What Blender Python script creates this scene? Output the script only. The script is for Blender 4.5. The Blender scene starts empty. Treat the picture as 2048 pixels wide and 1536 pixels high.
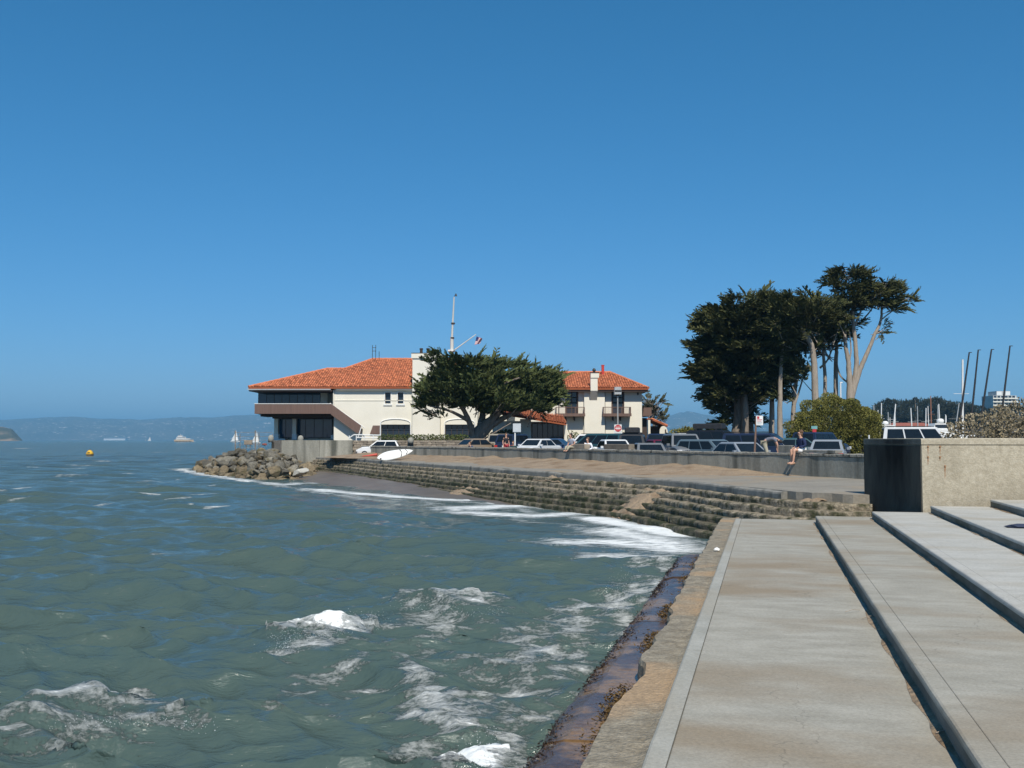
import bpy, bmesh, math, random
import numpy as np
from mathutils import Vector, Matrix, Quaternion
from mathutils import noise as mnoise

S = bpy.context.scene
C = S.collection
R = math.radians
RND = random.Random(7)
NP = np.random.default_rng(11)

# ---------------------------------------------------------------- camera
EYE = Vector((0.0, 0.0, 2.9))
FPX = 2048.0
PITCH = math.atan(112.0 / FPX)
cam_d = bpy.data.cameras.new('camera')
cam_d.sensor_fit = 'HORIZONTAL'; cam_d.sensor_width = 36.0; cam_d.lens = 36.0
cam_d.clip_start = 0.1; cam_d.clip_end = 60000.0
cam = bpy.data.objects.new('camera', cam_d); C.objects.link(cam)
cam.location = EYE; cam.rotation_euler = (R(90) + PITCH, 0, 0)
S.camera = cam

# ---------------------------------------------------------------- sky, sun, exposure
SUN_EL = R(50); SUN_AZ = R(172)            # azimuth measured from +Y (view direction) towards +X
sun_dir = Vector((math.sin(SUN_AZ) * math.cos(SUN_EL), math.cos(SUN_AZ) * math.cos(SUN_EL), math.sin(SUN_EL)))
world = bpy.data.worlds.new('World'); S.world = world; world.use_nodes = True
wn = world.node_tree.nodes; wl = world.node_tree.links
wn.clear()
wo = wn.new('ShaderNodeOutputWorld'); wb = wn.new('ShaderNodeBackground'); sky = wn.new('ShaderNodeTexSky')
sky.sky_type = 'NISHITA'; sky.sun_disc = False; sky.sun_elevation = SUN_EL; sky.sun_rotation = SUN_AZ
sky.altitude = 0; sky.air_density = 1.0; sky.dust_density = 0.0; sky.ozone_density = 6.0
wb.inputs['Strength'].default_value = 0.097
# the deep clean blue of this sky: one tone curve per channel over the whole dome
w_sep = wn.new('ShaderNodeSeparateColor'); w_com = wn.new('ShaderNodeCombineColor'); wl.new(sky.outputs[0], w_sep.inputs[0])
for ch, gain, gam in ((0, 0.279, 1.35), (1, 1.0, 0.85), (2, 1.25, 0.90)):
    w_p = wn.new('ShaderNodeMath'); w_p.operation = 'POWER'; w_p.inputs[1].default_value = gam
    w_m = wn.new('ShaderNodeMath'); w_m.operation = 'MULTIPLY'; w_m.inputs[1].default_value = gain
    wl.new(w_sep.outputs[ch], w_p.inputs[0]); wl.new(w_p.outputs[0], w_m.inputs[0]); wl.new(w_m.outputs[0], w_com.inputs[ch])
wl.new(w_com.outputs[0], wb.inputs[0]); wl.new(wb.outputs[0], wo.inputs[0])
sun_d = bpy.data.lights.new('sun', 'SUN'); sun_d.energy = 4.9; sun_d.angle = R(0.53); sun_d.color = (1.0, 0.94, 0.83)
sun = bpy.data.objects.new('sun', sun_d); C.objects.link(sun)
sun.rotation_euler = sun_dir.to_track_quat('Z', 'Y').to_euler(); sun.location = (20, -40, 60)
S.view_settings.view_transform = 'Standard'; S.view_settings.look = 'None'
S.view_settings.exposure = 0.0; S.view_settings.gamma = 1.0; S.view_settings.use_curve_mapping = False
S.render.engine = 'CYCLES'
S.cycles.use_denoising = True
try: S.cycles.denoiser = 'OPENIMAGEDENOISE'
except Exception: pass
S.cycles.max_bounces = 6; S.cycles.diffuse_bounces = 3; S.cycles.glossy_bounces = 3
S.cycles.transmission_bounces = 4; S.cycles.volume_bounces = 0; S.cycles.transparent_max_bounces = 8
S.cycles.caustics_reflective = False; S.cycles.caustics_refractive = False

# ---------------------------------------------------------------- pixel -> direction -> point
def ray(x, y):
    u = (x - 1024.0) / FPX; v = (768.0 - y) / FPX
    c, s = math.cos(PITCH), math.sin(PITCH)
    return Vector((u, c - v * s, s + v * c))
def pz(x, y, z=0.0):
    d = ray(x, y); t = (z - EYE.z) / d.z
    return EYE + d * t
def pd(x, y, D):
    d = ray(x, y); return EYE + d * (D / d.y)
def zz(y, D): return pd(1024, y, D).z
def xx(x, D): return (x - 1024.0) / FPX * D * 1.0

def lot(Y): return 1.45 + 0.0045 * (min(max(Y, 40), 160) - 50)

# ---------------------------------------------------------------- materials
def nd(nt, t, **kw):
    n = nt.nodes.new(t)
    for k, v in kw.items(): setattr(n, k, v)
    return n
def c4(c): return (c[0], c[1], c[2], 1.0)
def mk(name, c1, c2=None, scale=4.0, rough=0.7, bump=0.0, bscale=None, detail=5.0, metal=0.0, spec=0.4,
       stretch=(1, 1, 1), c3=None, s3=1.0, t3=(0.55, 0.7), stretch3=None, rnd=0.0, attr=None, coat=0.0, bdist=0.02, grain=0.0, gscale=45.0, crack=0.0):
    m = bpy.data.materials.new(name); m.use_nodes = True
    nt = m.node_tree; L = nt.links
    b = nt.nodes['Principled BSDF']
    b.inputs['Roughness'].default_value = rough; b.inputs['Metallic'].default_value = metal
    b.inputs['Specular IOR Level'].default_value = spec
    if coat: b.inputs['Coat Weight'].default_value = coat; b.inputs['Coat Roughness'].default_value = 0.05
    tc = nd(nt, 'ShaderNodeTexCoord')
    def mapped(st):
        mp = nd(nt, 'ShaderNodeMapping'); mp.inputs['Scale'].default_value = st
        L.new(tc.outputs['Object'], mp.inputs['Vector']); return mp.outputs[0]
    v = mapped(stretch)
    n = nd(nt, 'ShaderNodeTexNoise'); n.inputs['Scale'].default_value = scale; n.inputs['Detail'].default_value = detail
    n.inputs['Roughness'].default_value = 0.6
    L.new(v, n.inputs['Vector'])
    r = nd(nt, 'ShaderNodeValToRGB'); r.color_ramp.elements[0].position = 0.3; r.color_ramp.elements[1].position = 0.7
    r.color_ramp.elements[0].color = c4(c1); r.color_ramp.elements[1].color = c4(c2 or tuple(min(1, x * 1.18) for x in c1))
    L.new(n.outputs['Fac'], r.inputs[0]); col = r.outputs[0]
    if c3 is not None:
        n3 = nd(nt, 'ShaderNodeTexNoise'); n3.inputs['Scale'].default_value = s3; n3.inputs['Detail'].default_value = 6
        L.new(mapped(stretch3 or stretch), n3.inputs['Vector'])
        mr = nd(nt, 'ShaderNodeMapRange'); mr.inputs['From Min'].default_value = t3[0]; mr.inputs['From Max'].default_value = t3[1]
        L.new(n3.outputs['Fac'], mr.inputs['Value'])
        mx = nd(nt, 'ShaderNodeMix', data_type='RGBA'); L.new(mr.outputs[0], mx.inputs[0])
        L.new(col, mx.inputs[6]); mx.inputs[7].default_value = c4(c3); col = mx.outputs[2]
    if grain:      # fine speckle of the aggregate
        ng = nd(nt, 'ShaderNodeTexNoise'); ng.inputs['Scale'].default_value = gscale; ng.inputs['Detail'].default_value = 3; ng.inputs['Roughness'].default_value = 0.75
        L.new(tc.outputs['Object'], ng.inputs['Vector'])
        mg = nd(nt, 'ShaderNodeMapRange'); mg.inputs['From Min'].default_value = 0.3; mg.inputs['From Max'].default_value = 0.7
        mg.inputs['To Min'].default_value = 1 - grain; mg.inputs['To Max'].default_value = 1 + grain
        L.new(ng.outputs['Fac'], mg.inputs['Value'])
        hg = nd(nt, 'ShaderNodeHueSaturation'); L.new(col, hg.inputs['Color']); L.new(mg.outputs[0], hg.inputs['Value']); col = hg.outputs[0]
    if crack:      # hairline cracks and dark spots
        nw = nd(nt, 'ShaderNodeTexNoise'); nw.inputs['Scale'].default_value = 1.3; nw.inputs['Detail'].default_value = 6; L.new(tc.outputs['Object'], nw.inputs['Vector'])
        va = nd(nt, 'ShaderNodeVectorMath', operation='MULTIPLY_ADD'); va.inputs[1].default_value = (1.1, 1.1, 1.1); L.new(nw.outputs['Color'], va.inputs[0]); L.new(tc.outputs['Object'], va.inputs[2])
        vo = nd(nt, 'ShaderNodeTexVoronoi', feature='DISTANCE_TO_EDGE'); vo.inputs['Scale'].default_value = 0.30; L.new(va.outputs[0], vo.inputs['Vector'])
        m1 = nd(nt, 'ShaderNodeMapRange'); m1.inputs['From Min'].default_value = 0.0006; m1.inputs['From Max'].default_value = 0.0022; m1.inputs['To Min'].default_value = 1; m1.inputs['To Max'].default_value = 0; L.new(vo.outputs['Distance'], m1.inputs['Value'])
        vs = nd(nt, 'ShaderNodeTexVoronoi'); vs.inputs['Scale'].default_value = 2.1; L.new(va.outputs[0], vs.inputs['Vector'])
        m2 = nd(nt, 'ShaderNodeMapRange'); m2.inputs['From Min'].default_value = 0.025; m2.inputs['From Max'].default_value = 0.05; m2.inputs['To Min'].default_value = 0.8; m2.inputs['To Max'].default_value = 0; L.new(vs.outputs['Distance'], m2.inputs['Value'])
        mm = nd(nt, 'ShaderNodeMath', operation='MAXIMUM'); L.new(m1.outputs[0], mm.inputs[0]); L.new(m2.outputs[0], mm.inputs[1])
        mk_ = nd(nt, 'ShaderNodeMath', operation='MULTIPLY'); L.new(mm.outputs[0], mk_.inputs[0]); mk_.inputs[1].default_value = crack
        xk = nd(nt, 'ShaderNodeMix', data_type='RGBA'); L.new(mk_.outputs[0], xk.inputs[0]); L.new(col, xk.inputs[6]); xk.inputs[7].default_value = (0.06, 0.055, 0.045, 1); col = xk.outputs[2]
    if rnd:
        oi = nd(nt, 'ShaderNodeObjectInfo'); ma = nd(nt, 'ShaderNodeMapRange')
        ma.inputs['To Min'].default_value = 1 - rnd; ma.inputs['To Max'].default_value = 1 + rnd
        L.new(oi.outputs['Random'], ma.inputs['Value'])
        hs = nd(nt, 'ShaderNodeHueSaturation'); L.new(col, hs.inputs['Color']); L.new(ma.outputs[0], hs.inputs['Value']); col = hs.outputs[0]
    if attr:
        at = nd(nt, 'ShaderNodeAttribute'); at.attribute_name = attr
        ma = nd(nt, 'ShaderNodeMapRange'); ma.inputs['To Min'].default_value = 0.55; ma.inputs['To Max'].default_value = 1.4
        L.new(at.outputs['Fac'], ma.inputs['Value'])
        hs = nd(nt, 'ShaderNodeHueSaturation'); L.new(col, hs.inputs['Color']); L.new(ma.outputs[0], hs.inputs['Value']); col = hs.outputs[0]
    L.new(col, b.inputs['Base Color'])
    if bump:
        nb = nd(nt, 'ShaderNodeTexNoise'); nb.inputs['Scale'].default_value = bscale or scale * 4; nb.inputs['Detail'].default_value = 6
        L.new(v, nb.inputs['Vector'])
        bp = nd(nt, 'ShaderNodeBump'); bp.inputs['Strength'].default_value = bump; bp.inputs['Distance'].default_value = bdist
        L.new(nb.outputs['Fac'], bp.inputs['Height']); L.new(bp.outputs[0], b.inputs['Normal'])
    return m

M = {}
M['concrete'] = mk('terrace_concrete', (0.28, 0.262, 0.215), (0.385, 0.365, 0.31), 2.6, 0.85, 0.6, 45, stretch=(0.6, 1.3, 1),
                   c3=(0.265, 0.215, 0.15), s3=0.6, t3=(0.48, 0.70), stretch3=(0.6, 1.1, 1), detail=14, bdist=0.006, grain=0.16, gscale=38.0, crack=0.28)
M['concrete_light'] = mk('light_terrace_concrete', (0.38, 0.37, 0.33), (0.48, 0.47, 0.43), 2.4, 0.85, 0.6, 45, stretch=(0.6, 1.3, 1),
                         c3=(0.36, 0.32, 0.25), s3=0.7, t3=(0.5, 0.75), detail=14, bdist=0.006, grain=0.16, gscale=38.0, crack=0.28)
M['nosing'] = mk('nosing_concrete', (0.30, 0.295, 0.255), (0.395, 0.385, 0.34), 3.0, 0.85, 0.5, 45, stretch=(1, 0.6, 1),
                 c3=(0.33, 0.30, 0.24), s3=0.8, t3=(0.45, 0.7), detail=14, bdist=0.006, grain=0.16, gscale=38.0, crack=0.28)
M['riser'] = mk('grimy_shade_toned_riser', (0.10, 0.105, 0.09), (0.20, 0.20, 0.175), 3.0, 0.9, 0.5, 30, stretch=(1, 0.6, 2), c3=(0.06, 0.07, 0.05), s3=1.2, t3=(0.5, 0.7), detail=12)  # grime tone, darkened further to put the risers' shade into the colour
M['ledge'] = mk('old_ledge_concrete', (0.17, 0.145, 0.105), (0.33, 0.29, 0.22), 6, 0.9, 1.0, 26, c3=(0.36, 0.255, 0.155), s3=0.7, t3=(0.5, 0.62), detail=14, bdist=0.03, grain=0.28, gscale=30.0)
M['wetstep'] = mk('wet_step_concrete', (0.045, 0.032, 0.028), (0.11, 0.07, 0.05), 1.6, 0.24, 0.4, 12, c3=(0.22, 0.13, 0.06), s3=1.7, t3=(0.49, 0.60), spec=0.4, grain=0.3, gscale=16.0, detail=7, bdist=0.02)
M['algae'] = mk('brown_algae', (0.05, 0.035, 0.012), (0.16, 0.09, 0.025), 12, 0.45, 0.8, 40)
M['seaweed'] = mk('black_seaweed', (0.012, 0.009, 0.008), (0.05, 0.03, 0.018), 14, 0.35, 0.5, 40)
M['oldstep'] = mk('mossy_step_concrete', (0.18, 0.148, 0.10), (0.36, 0.30, 0.215), 4.5, 0.92, 1.0, 16, c3=(0.055, 0.055, 0.025), s3=3.2, t3=(0.46, 0.62), detail=13, bdist=0.06, grain=0.35, gscale=9.0)
M['lowstep'] = mk('weedy_step_concrete', (0.09, 0.076, 0.048), (0.20, 0.168, 0.112), 4.5, 0.85, 1.0, 16, c3=(0.035, 0.04, 0.014), s3=2.8, t3=(0.42, 0.58), detail=13, bdist=0.06, grain=0.35, gscale=9.0)
M['kerb'] = mk('promenade_kerb_concrete', (0.19, 0.18, 0.155), (0.29, 0.275, 0.24), 2.0, 0.9, 0.6, 22, stretch=(1, 1, 0.3), c3=(0.10, 0.10, 0.085), s3=1.6, t3=(0.56, 0.7), detail=8, grain=0.2, gscale=12.0)
M['promenade'] = mk('promenade_concrete', (0.22, 0.20, 0.165), (0.29, 0.265, 0.22), 0.8, 0.92, 0.4, 20, c3=(0.30, 0.235, 0.16), s3=0.35, t3=(0.5, 0.66), detail=10, grain=0.15, gscale=12.0)
M['seawall'] = mk('seawall_concrete', (0.235, 0.225, 0.185), (0.36, 0.345, 0.29), 1.5, 0.92, 0.6, 18, stretch=(1, 1, 0.18), c3=(0.10, 0.10, 0.082), s3=0.9, t3=(0.54, 0.70), stretch3=(1, 1, 0.12), detail=8, grain=0.15, gscale=9.0)
M['coping'] = mk('seawall_coping', (0.19, 0.18, 0.15), (0.35, 0.33, 0.28), 2.2, 0.92, 1.0, 12, c3=(0.07, 0.07, 0.06), s3=2.2, t3=(0.56, 0.66), detail=9, bdist=0.05)
M['block'] = mk('pebbly_block_concrete', (0.36, 0.31, 0.225), (0.50, 0.445, 0.34), 9, 0.9, 0.7, 30, c3=(0.29, 0.25, 0.18), s3=1.2, t3=(0.5, 0.75), stretch3=(1, 1, 0.4), detail=9, bdist=0.015, grain=0.15, gscale=22.0)
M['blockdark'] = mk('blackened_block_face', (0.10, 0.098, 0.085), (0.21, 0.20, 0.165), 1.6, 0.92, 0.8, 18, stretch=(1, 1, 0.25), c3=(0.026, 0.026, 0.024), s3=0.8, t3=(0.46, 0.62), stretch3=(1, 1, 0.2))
M['rust'] = mk('rust_streak', (0.27, 0.12, 0.05), (0.38, 0.24, 0.14), 14, 0.9)
M['sand'] = mk('dry_sand', (0.26, 0.19, 0.125), (0.345, 0.26, 0.175), 1.5, 0.95, 1.0, 5, c3=(0.21, 0.14, 0.08), s3=1.1, t3=(0.5, 0.7), detail=10, bdist=0.12, grain=0.2, gscale=14.0)
M['wetsand'] = mk('wet_beach_sand', (0.125, 0.095, 0.062), (0.18, 0.14, 0.098), 0.7, 0.38, 0.2, 5, detail=7)
M['asphalt'] = mk('parking_asphalt', (0.055, 0.055, 0.055), (0.085, 0.083, 0.08), 0.7, 0.9, 0.3, 30)
M['soil'] = mk('dark_garden_soil', (0.06, 0.05, 0.035), (0.12, 0.10, 0.07), 1.5, 0.95, 0.5, 12)
M['rock'] = mk('grey_riprap_rock', (0.10, 0.092, 0.07), (0.23, 0.21, 0.17), 1.6, 0.9, 0.9, 7, c3=(0.09, 0.075, 0.04), s3=0.9, t3=(0.5, 0.66), rnd=0.5, detail=8, bdist=0.08, grain=0.25, gscale=6.0)
M['rockbrown'] = mk('brown_riprap_rock', (0.13, 0.10, 0.06), (0.24, 0.19, 0.12), 1.6, 0.9, 0.9, 7, c3=(0.07, 0.065, 0.03), s3=0.9, t3=(0.5, 0.66), rnd=0.35, detail=8, bdist=0.08, grain=0.25, gscale=6.0)
M['rocktan'] = mk('ochre_boulder', (0.42, 0.29, 0.15), (0.55, 0.42, 0.25), 2, 0.85, 0.8, 9, bdist=0.06)
M['rockpale'] = mk('pale_block_stone', (0.40, 0.38, 0.33), (0.55, 0.53, 0.47), 2, 0.85, 0.6, 9, bdist=0.05)
M['stonewall'] = mk('rubble_masonry', (0.20, 0.165, 0.125), (0.34, 0.285, 0.22), 3.0, 0.92, 0.8, 10, rnd=0.3, detail=7)
M['mortar'] = mk('mortar', (0.13, 0.115, 0.09), (0.2, 0.18, 0.145), 6, 0.95)
M['mastpaint'] = mk('chalky_mast_paint', (0.52, 0.52, 0.47), (0.64, 0.64, 0.58), 2, 0.7, stretch=(1, 1, .2))
M['bollard'] = mk('bollard_stone', (0.26, 0.25, 0.21), (0.36, 0.35, 0.30), 4, 0.9, 0.5, 20)
M['stucco'] = mk('cream_white_stucco', (0.76, 0.72, 0.61), (0.83, 0.79, 0.68), 0.5, 0.85, 0.15, 8, c3=(0.70, 0.65, 0.53), s3=0.6, t3=(0.6, 0.85), stretch3=(1, 1, 0.3))
M['whitepaint'] = mk('white_paint', (0.74, 0.74, 0.71), (0.82, 0.82, 0.79), 3, 0.5)
M['brownwood'] = mk('brown_cladding', (0.135, 0.085, 0.068), (0.18, 0.115, 0.092), 1.5, 0.75, 0.2, 20, stretch=(3, 3, 0.2))
M['darktrim'] = mk('dark_brown_trim', (0.045, 0.03, 0.024), (0.07, 0.05, 0.04), 3, 0.65)
M['tile'] = mk('terracotta_tile', (0.52, 0.155, 0.065), (0.66, 0.24, 0.115), 2.5, 0.8, attr='tint')
M['tilebed'] = mk('terracotta_bed', (0.30, 0.085, 0.035), (0.38, 0.115, 0.05), 2, 0.9)
def glass_mat(name, tint, rough=0.05):
    return mk(name, tint, tuple(min(1, t * 1.5) for t in tint), 0.6, rough, spec=0.5)
M['glass'] = glass_mat('window_glass', (0.012, 0.02, 0.032))
M['glassblue'] = glass_mat('blue_reflecting_glass', (0.02, 0.045, 0.08))
M['carglass'] = mk('car_glass', (0.008, 0.012, 0.016), (0.014, 0.02, 0.026), 0.6, 0.06, spec=0.28)
M['metal'] = mk('galvanised_metal', (0.45, 0.45, 0.43), (0.58, 0.58, 0.56), 6, 0.45, metal=0.4)
M['dark'] = mk('black_metal', (0.02, 0.02, 0.022), (0.035, 0.035, 0.037), 6, 0.5)
M['redpaint'] = mk('red_paint', (0.50, 0.05, 0.04), (0.58, 0.07, 0.05), 5, 0.55)
M['bark'] = mk('cypress_bark', (0.16, 0.125, 0.095), (0.30, 0.25, 0.20), 3, 0.95, 0.8, 12, stretch=(2, 2, 0.4), bdist=0.05)
M['barkpale'] = mk('pale_cypress_bark', (0.27, 0.22, 0.175), (0.42, 0.36, 0.29), 3, 0.95, 0.8, 12, stretch=(2, 2, 0.4), bdist=0.05)
def leaf_mat(name, c1, c2, sc=0.6):
    m = mk(name, c1, c2, sc, 0.75, attr='tint', spec=0.2)
    return m
M['cypress'] = leaf_mat('cypress_foliage', (0.055, 0.072, 0.024), (0.125, 0.145, 0.05))
M['cypressdark'] = leaf_mat('dark_cypress_foliage', (0.045, 0.055, 0.02), (0.11, 0.11, 0.04))
M['bushleaf'] = leaf_mat('olive_bush_leaves', (0.135, 0.135, 0.03), (0.22, 0.205, 0.055), 1.2)
M['greyleaf'] = leaf_mat('grey_tan_shrub_leaves', (0.20, 0.165, 0.10), (0.33, 0.28, 0.19), 1.5)
M['hedgeleaf'] = leaf_mat('hedge_leaves', (0.06, 0.085, 0.022), (0.13, 0.15, 0.045), 1.2)
M['farleaf'] = leaf_mat('eucalyptus_foliage', (0.035, 0.042, 0.03), (0.06, 0.068, 0.045), 0.05)
M['pineleaf'] = leaf_mat('pine_foliage', (0.045, 0.05, 0.025), (0.09, 0.09, 0.045), 0.5)
M['skin'] = mk('skin', (0.52, 0.29, 0.20), (0.60, 0.35, 0.25), 8, 0.55)
M['hair'] = mk('brown_hair', (0.10, 0.055, 0.03), (0.18, 0.10, 0.055), 30, 0.6)
M['hairdark'] = mk('dark_hair', (0.03, 0.02, 0.015), (0.06, 0.04, 0.03), 30, 0.6)
def cloth(name, c): return mk(name, c, tuple(min(1, x * 1.25) for x in c), 6, 0.9, 0.2, 60)
def paint(name, c, metal=0.15):
    return mk(name, c, tuple(min(1, x * 1.06) for x in c), 2, 0.38, metal=metal, coat=0.22)

# ---------------------------------------------------------------- mesh helpers
def tag(o, label=None, cat=None, group=None, kind=None):
    if label: o['label'] = label
    if cat: o['category'] = cat
    if group: o['group'] = group
    if kind: o['kind'] = kind
    return o
def thing(name, label, cat, loc=(0, 0, 0), rotz=0.0, group=None):
    o = bpy.data.objects.new(name, None); C.objects.link(o)
    o.empty_display_size = 0.3
    o.location = loc; o.rotation_euler = (0, 0, rotz)
    return tag(o, label, cat, group)
def link(name, me, parent=None, loc=None):
    o = bpy.data.objects.new(name, me); C.objects.link(o)
    if parent is not None: o.parent = parent
    if loc is not None: o.location = loc
    return o
def arr_mesh(name, V, F, mat=None, tint=None, smooth=False):
    V = np.asarray(V, np.float32).reshape(-1, 3); F = np.asarray(F, np.int32)
    me = bpy.data.meshes.new(name)
    k = F.shape[1]; n = F.shape[0]
    me.vertices.add(len(V)); me.vertices.foreach_set('co', V.ravel())
    me.loops.add(n * k); me.loops.foreach_set('vertex_index', F.ravel())
    me.polygons.add(n); me.polygons.foreach_set('loop_start', np.arange(0, n * k, k, dtype=np.int32))
    me.polygons.foreach_set('loop_total', np.full(n, k, np.int32))
    if smooth: me.polygons.foreach_set('use_smooth', np.ones(n, bool))
    me.update(calc_edges=True)
    if tint is not None:
        a = me.attributes.new('tint', 'FLOAT', 'POINT'); a.data.foreach_set('value', np.asarray(tint, np.float32))
    if mat: me.materials.append(mat)
    return me

class MB:
    def __init__(s): s.v = []; s.f = []; s.t = []
    def add(s, vs, fs):
        o = len(s.v); s.v += [tuple(v) for v in vs]; s.f += [tuple(o + i for i in f) for f in fs]; return s
    def box(s, x0, x1, y0, y1, z0, z1):
        if x0 > x1: x0, x1 = x1, x0
        if y0 > y1: y0, y1 = y1, y0
        if z0 > z1: z0, z1 = z1, z0
        return s.add([(x0, y0, z0), (x1, y0, z0), (x1, y1, z0), (x0, y1, z0), (x0, y0, z1), (x1, y0, z1), (x1, y1, z1), (x0, y1, z1)],
                     [(3, 2, 1, 0), (4, 5, 6, 7), (0, 1, 5, 4), (1, 2, 6, 5), (2, 3, 7, 6), (3, 0, 4, 7)])
    def cbox(s, x0, x1, y0, y1, z0, z1, b=0.02):
        # box with chamfered vertical and top edges
        r0 = [(x0 + b, y0), (x1 - b, y0), (x1, y0 + b), (x1, y1 - b), (x1 - b, y1), (x0 + b, y1), (x0, y1 - b), (x0, y0 + b)]
        r1 = [(x0 + 2 * b, y0 + b), (x1 - 2 * b, y0 + b), (x1 - b, y0 + 2 * b), (x1 - b, y1 - 2 * b), (x1 - 2 * b, y1 - b), (x0 + 2 * b, y1 - b), (x0 + b, y1 - 2 * b), (x0 + b, y0 + 2 * b)]
        return s.loft([[(x, y, z0) for x, y in r0], [(x, y, z1 - b) for x, y in r0], [(x, y, z1) for x, y in r1]])
    def loft(s, rings, cap=True):
        n = len(rings[0]); o = len(s.v)
        for r in rings: s.v += [tuple(p) for p in r]
        for i in range(len(rings) - 1):
            for j in range(n):
                a = o + i * n + j; b = o + i * n + (j + 1) % n
                s.f.append((a, b, b + n, a + n))
        if cap:
            s.f.append(tuple(o + j for j in reversed(range(n))))
            s.f.append(tuple(o + (len(rings) - 1) * n + j for j in range(n)))
        return s
    def tube(s, pts, rad, n=8, cap=True):
        pts = [Vector(p) for p in pts]
        if not hasattr(rad, '__len__'): rad = [rad] * len(pts)
        rings = []; prev = None
        for i, p in enumerate(pts):
            t = (pts[min(i + 1, len(pts) - 1)] - pts[max(i - 1, 0)]).normalized()
            if prev is None:
                a = t.orthogonal().normalized()
            else:
                a = (prev - t * prev.dot(t)).normalized()
            prev = a; b = t.cross(a)
            rings.append([p + (a * math.cos(2 * math.pi * k / n) + b * math.sin(2 * math.pi * k / n)) * rad[i] for k in range(n)])
        return s.loft(rings, cap)
    def lathe(s, prof, n=12, c=(0, 0, 0), axis='z'):
        rings = []
        for r, h in prof:
            ring = []
            for k in range(n):
                a = 2 * math.pi * k / n
                p = (r * math.cos(a), r * math.sin(a), h)
                if axis == 'y': p = (p[0], h, p[1])
                if axis == 'x': p = (h, p[0], p[1])
                ring.append((p[0] + c[0], p[1] + c[1], p[2] + c[2]))
            rings.append(ring)
        return s.loft(rings)
    def prism(s, poly, y0, y1):       # poly in (x, z), extruded along y
        n = len(poly)
        return s.loft([[(x, y0, z) for x, z in poly], [(x, y1, z) for x, z in poly]])
    def sheet(s, rows):
        m = len(rows[0]); o = len(s.v)
        for r in rows: s.v += [tuple(p) for p in r]
        for i in range(len(rows) - 1):
            for j in range(m - 1):
                a = o + i * m + j
                s.f.append((a, a + 1, a + m + 1, a + m))
        return s
    def build(s, name, mat, parent=None, smooth=False, world=False, tint=None):
        me = bpy.data.meshes.new(name)
        vs = s.v
        if world and parent is not None:
            l = parent.location; vs = [(x - l.x, y - l.y, z - l.z) for x, y, z in vs]
        me.from_pydata(vs, [], s.f); me.update()
        bm = bmesh.new(); bm.from_mesh(me); bmesh.ops.recalc_face_normals(bm, faces=bm.faces); bm.to_mesh(me); bm.free()
        if smooth:
            me.polygons.foreach_set('use_smooth', np.ones(len(me.polygons), bool))
        if tint is not None:
            a = me.attributes.new('tint', 'FLOAT', 'POINT'); a.data.foreach_set('value', np.asarray(tint, np.float32))
        me.materials.append(mat)
        return link(name, me, parent)

def fbm(x, y, z=0.0, oct=4, s=1.0):
    return mnoise.fractal(Vector((x * s, y * s, z * s)), 1.0, 2.0, oct)

def catmull(P, step=0.6):
    P = [np.array(p, float) for p in P]; out = []
    for i in range(len(P) - 1):
        p0 = P[max(i - 1, 0)]; p1 = P[i]; p2 = P[i + 1]; p3 = P[min(i + 2, len(P) - 1)]
        n = max(2, int(np.linalg.norm(p2 - p1) / step))
        for k in range(n):
            t = k / n
            out.append(0.5 * ((2 * p1) + (-p0 + p2) * t + (2 * p0 - 5 * p1 + 4 * p2 - p3) * t * t + (-p0 + 3 * p1 - 3 * p2 + p3) * t ** 3))
    out.append(P[-1])
    return np.array(out)
def resample(P, step):
    d = np.r_[0, np.cumsum(np.linalg.norm(np.diff(P, axis=0), axis=1))]
    n = max(2, int(d[-1] / step)); s = np.linspace(0, d[-1], n + 1)
    return np.c_[np.interp(s, d, P[:, 0]), np.interp(s, d, P[:, 1])]
def left_normals(P):
    t = np.gradient(P, axis=0); t /= np.linalg.norm(t, axis=1)[:, None]
    return np.c_[-t[:, 1], t[:, 0]]
# ================================================================ SETTING
# ---- curves of the little bay: promenade edge and low seawall
EDGE = resample(catmull([(9.7, 27.6), (8.6, 28.2), (7.9, 29.4), (7.2, 32), (5.7, 38.6), (1.75, 47.2), (-4, 61.5), (-9, 73), (-13.5, 84), (-18, 91), (-22, 94)], 0.3), 0.3)
EDGE_N = left_normals(EDGE)
WALL = resample(catmull([(14.6, 31.0), (12.9, 34.6), (11.2, 39.3), (9.5, 43.2), (6.3, 50), (0.8, 64), (-3.8, 73.5), (-7.2, 79.5), (-10.2, 84.2), (-13.2, 89.2)], 0.3), 0.3)
WALL_N = left_normals(WALL)
TERR_ANG = math.atan2(506, 2048)
D2 = Vector((math.sin(TERR_ANG), math.cos(TERR_ANG))); P2 = Vector((D2.y, -D2.x))
def st(s, t, z=0.0): return Vector((P2.x * s + D2.x * t, P2.y * s + D2.y * t, z))

# ---- water ------------------------------------------------------
def seg_dist(X, Y, pts):
    d = np.full(X.shape, 1e9); along = np.zeros(X.shape)
    for i in range(len(pts) - 1):
        ax, ay = pts[i][0], pts[i][1]; bx, by = pts[i + 1][0], pts[i + 1][1]
        vx, vy = bx - ax, by - ay; L2 = vx * vx + vy * vy + 1e-9
        t = np.clip(((X - ax) * vx + (Y - ay) * vy) / L2, 0, 1)
        dd = np.hypot(X - ax - t * vx, Y - ay - t * vy)
        d = np.minimum(d, dd)
    return d
def WP(x, y, z=0.05): p = pz(x, y, z); return (p.x, p.y)

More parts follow.
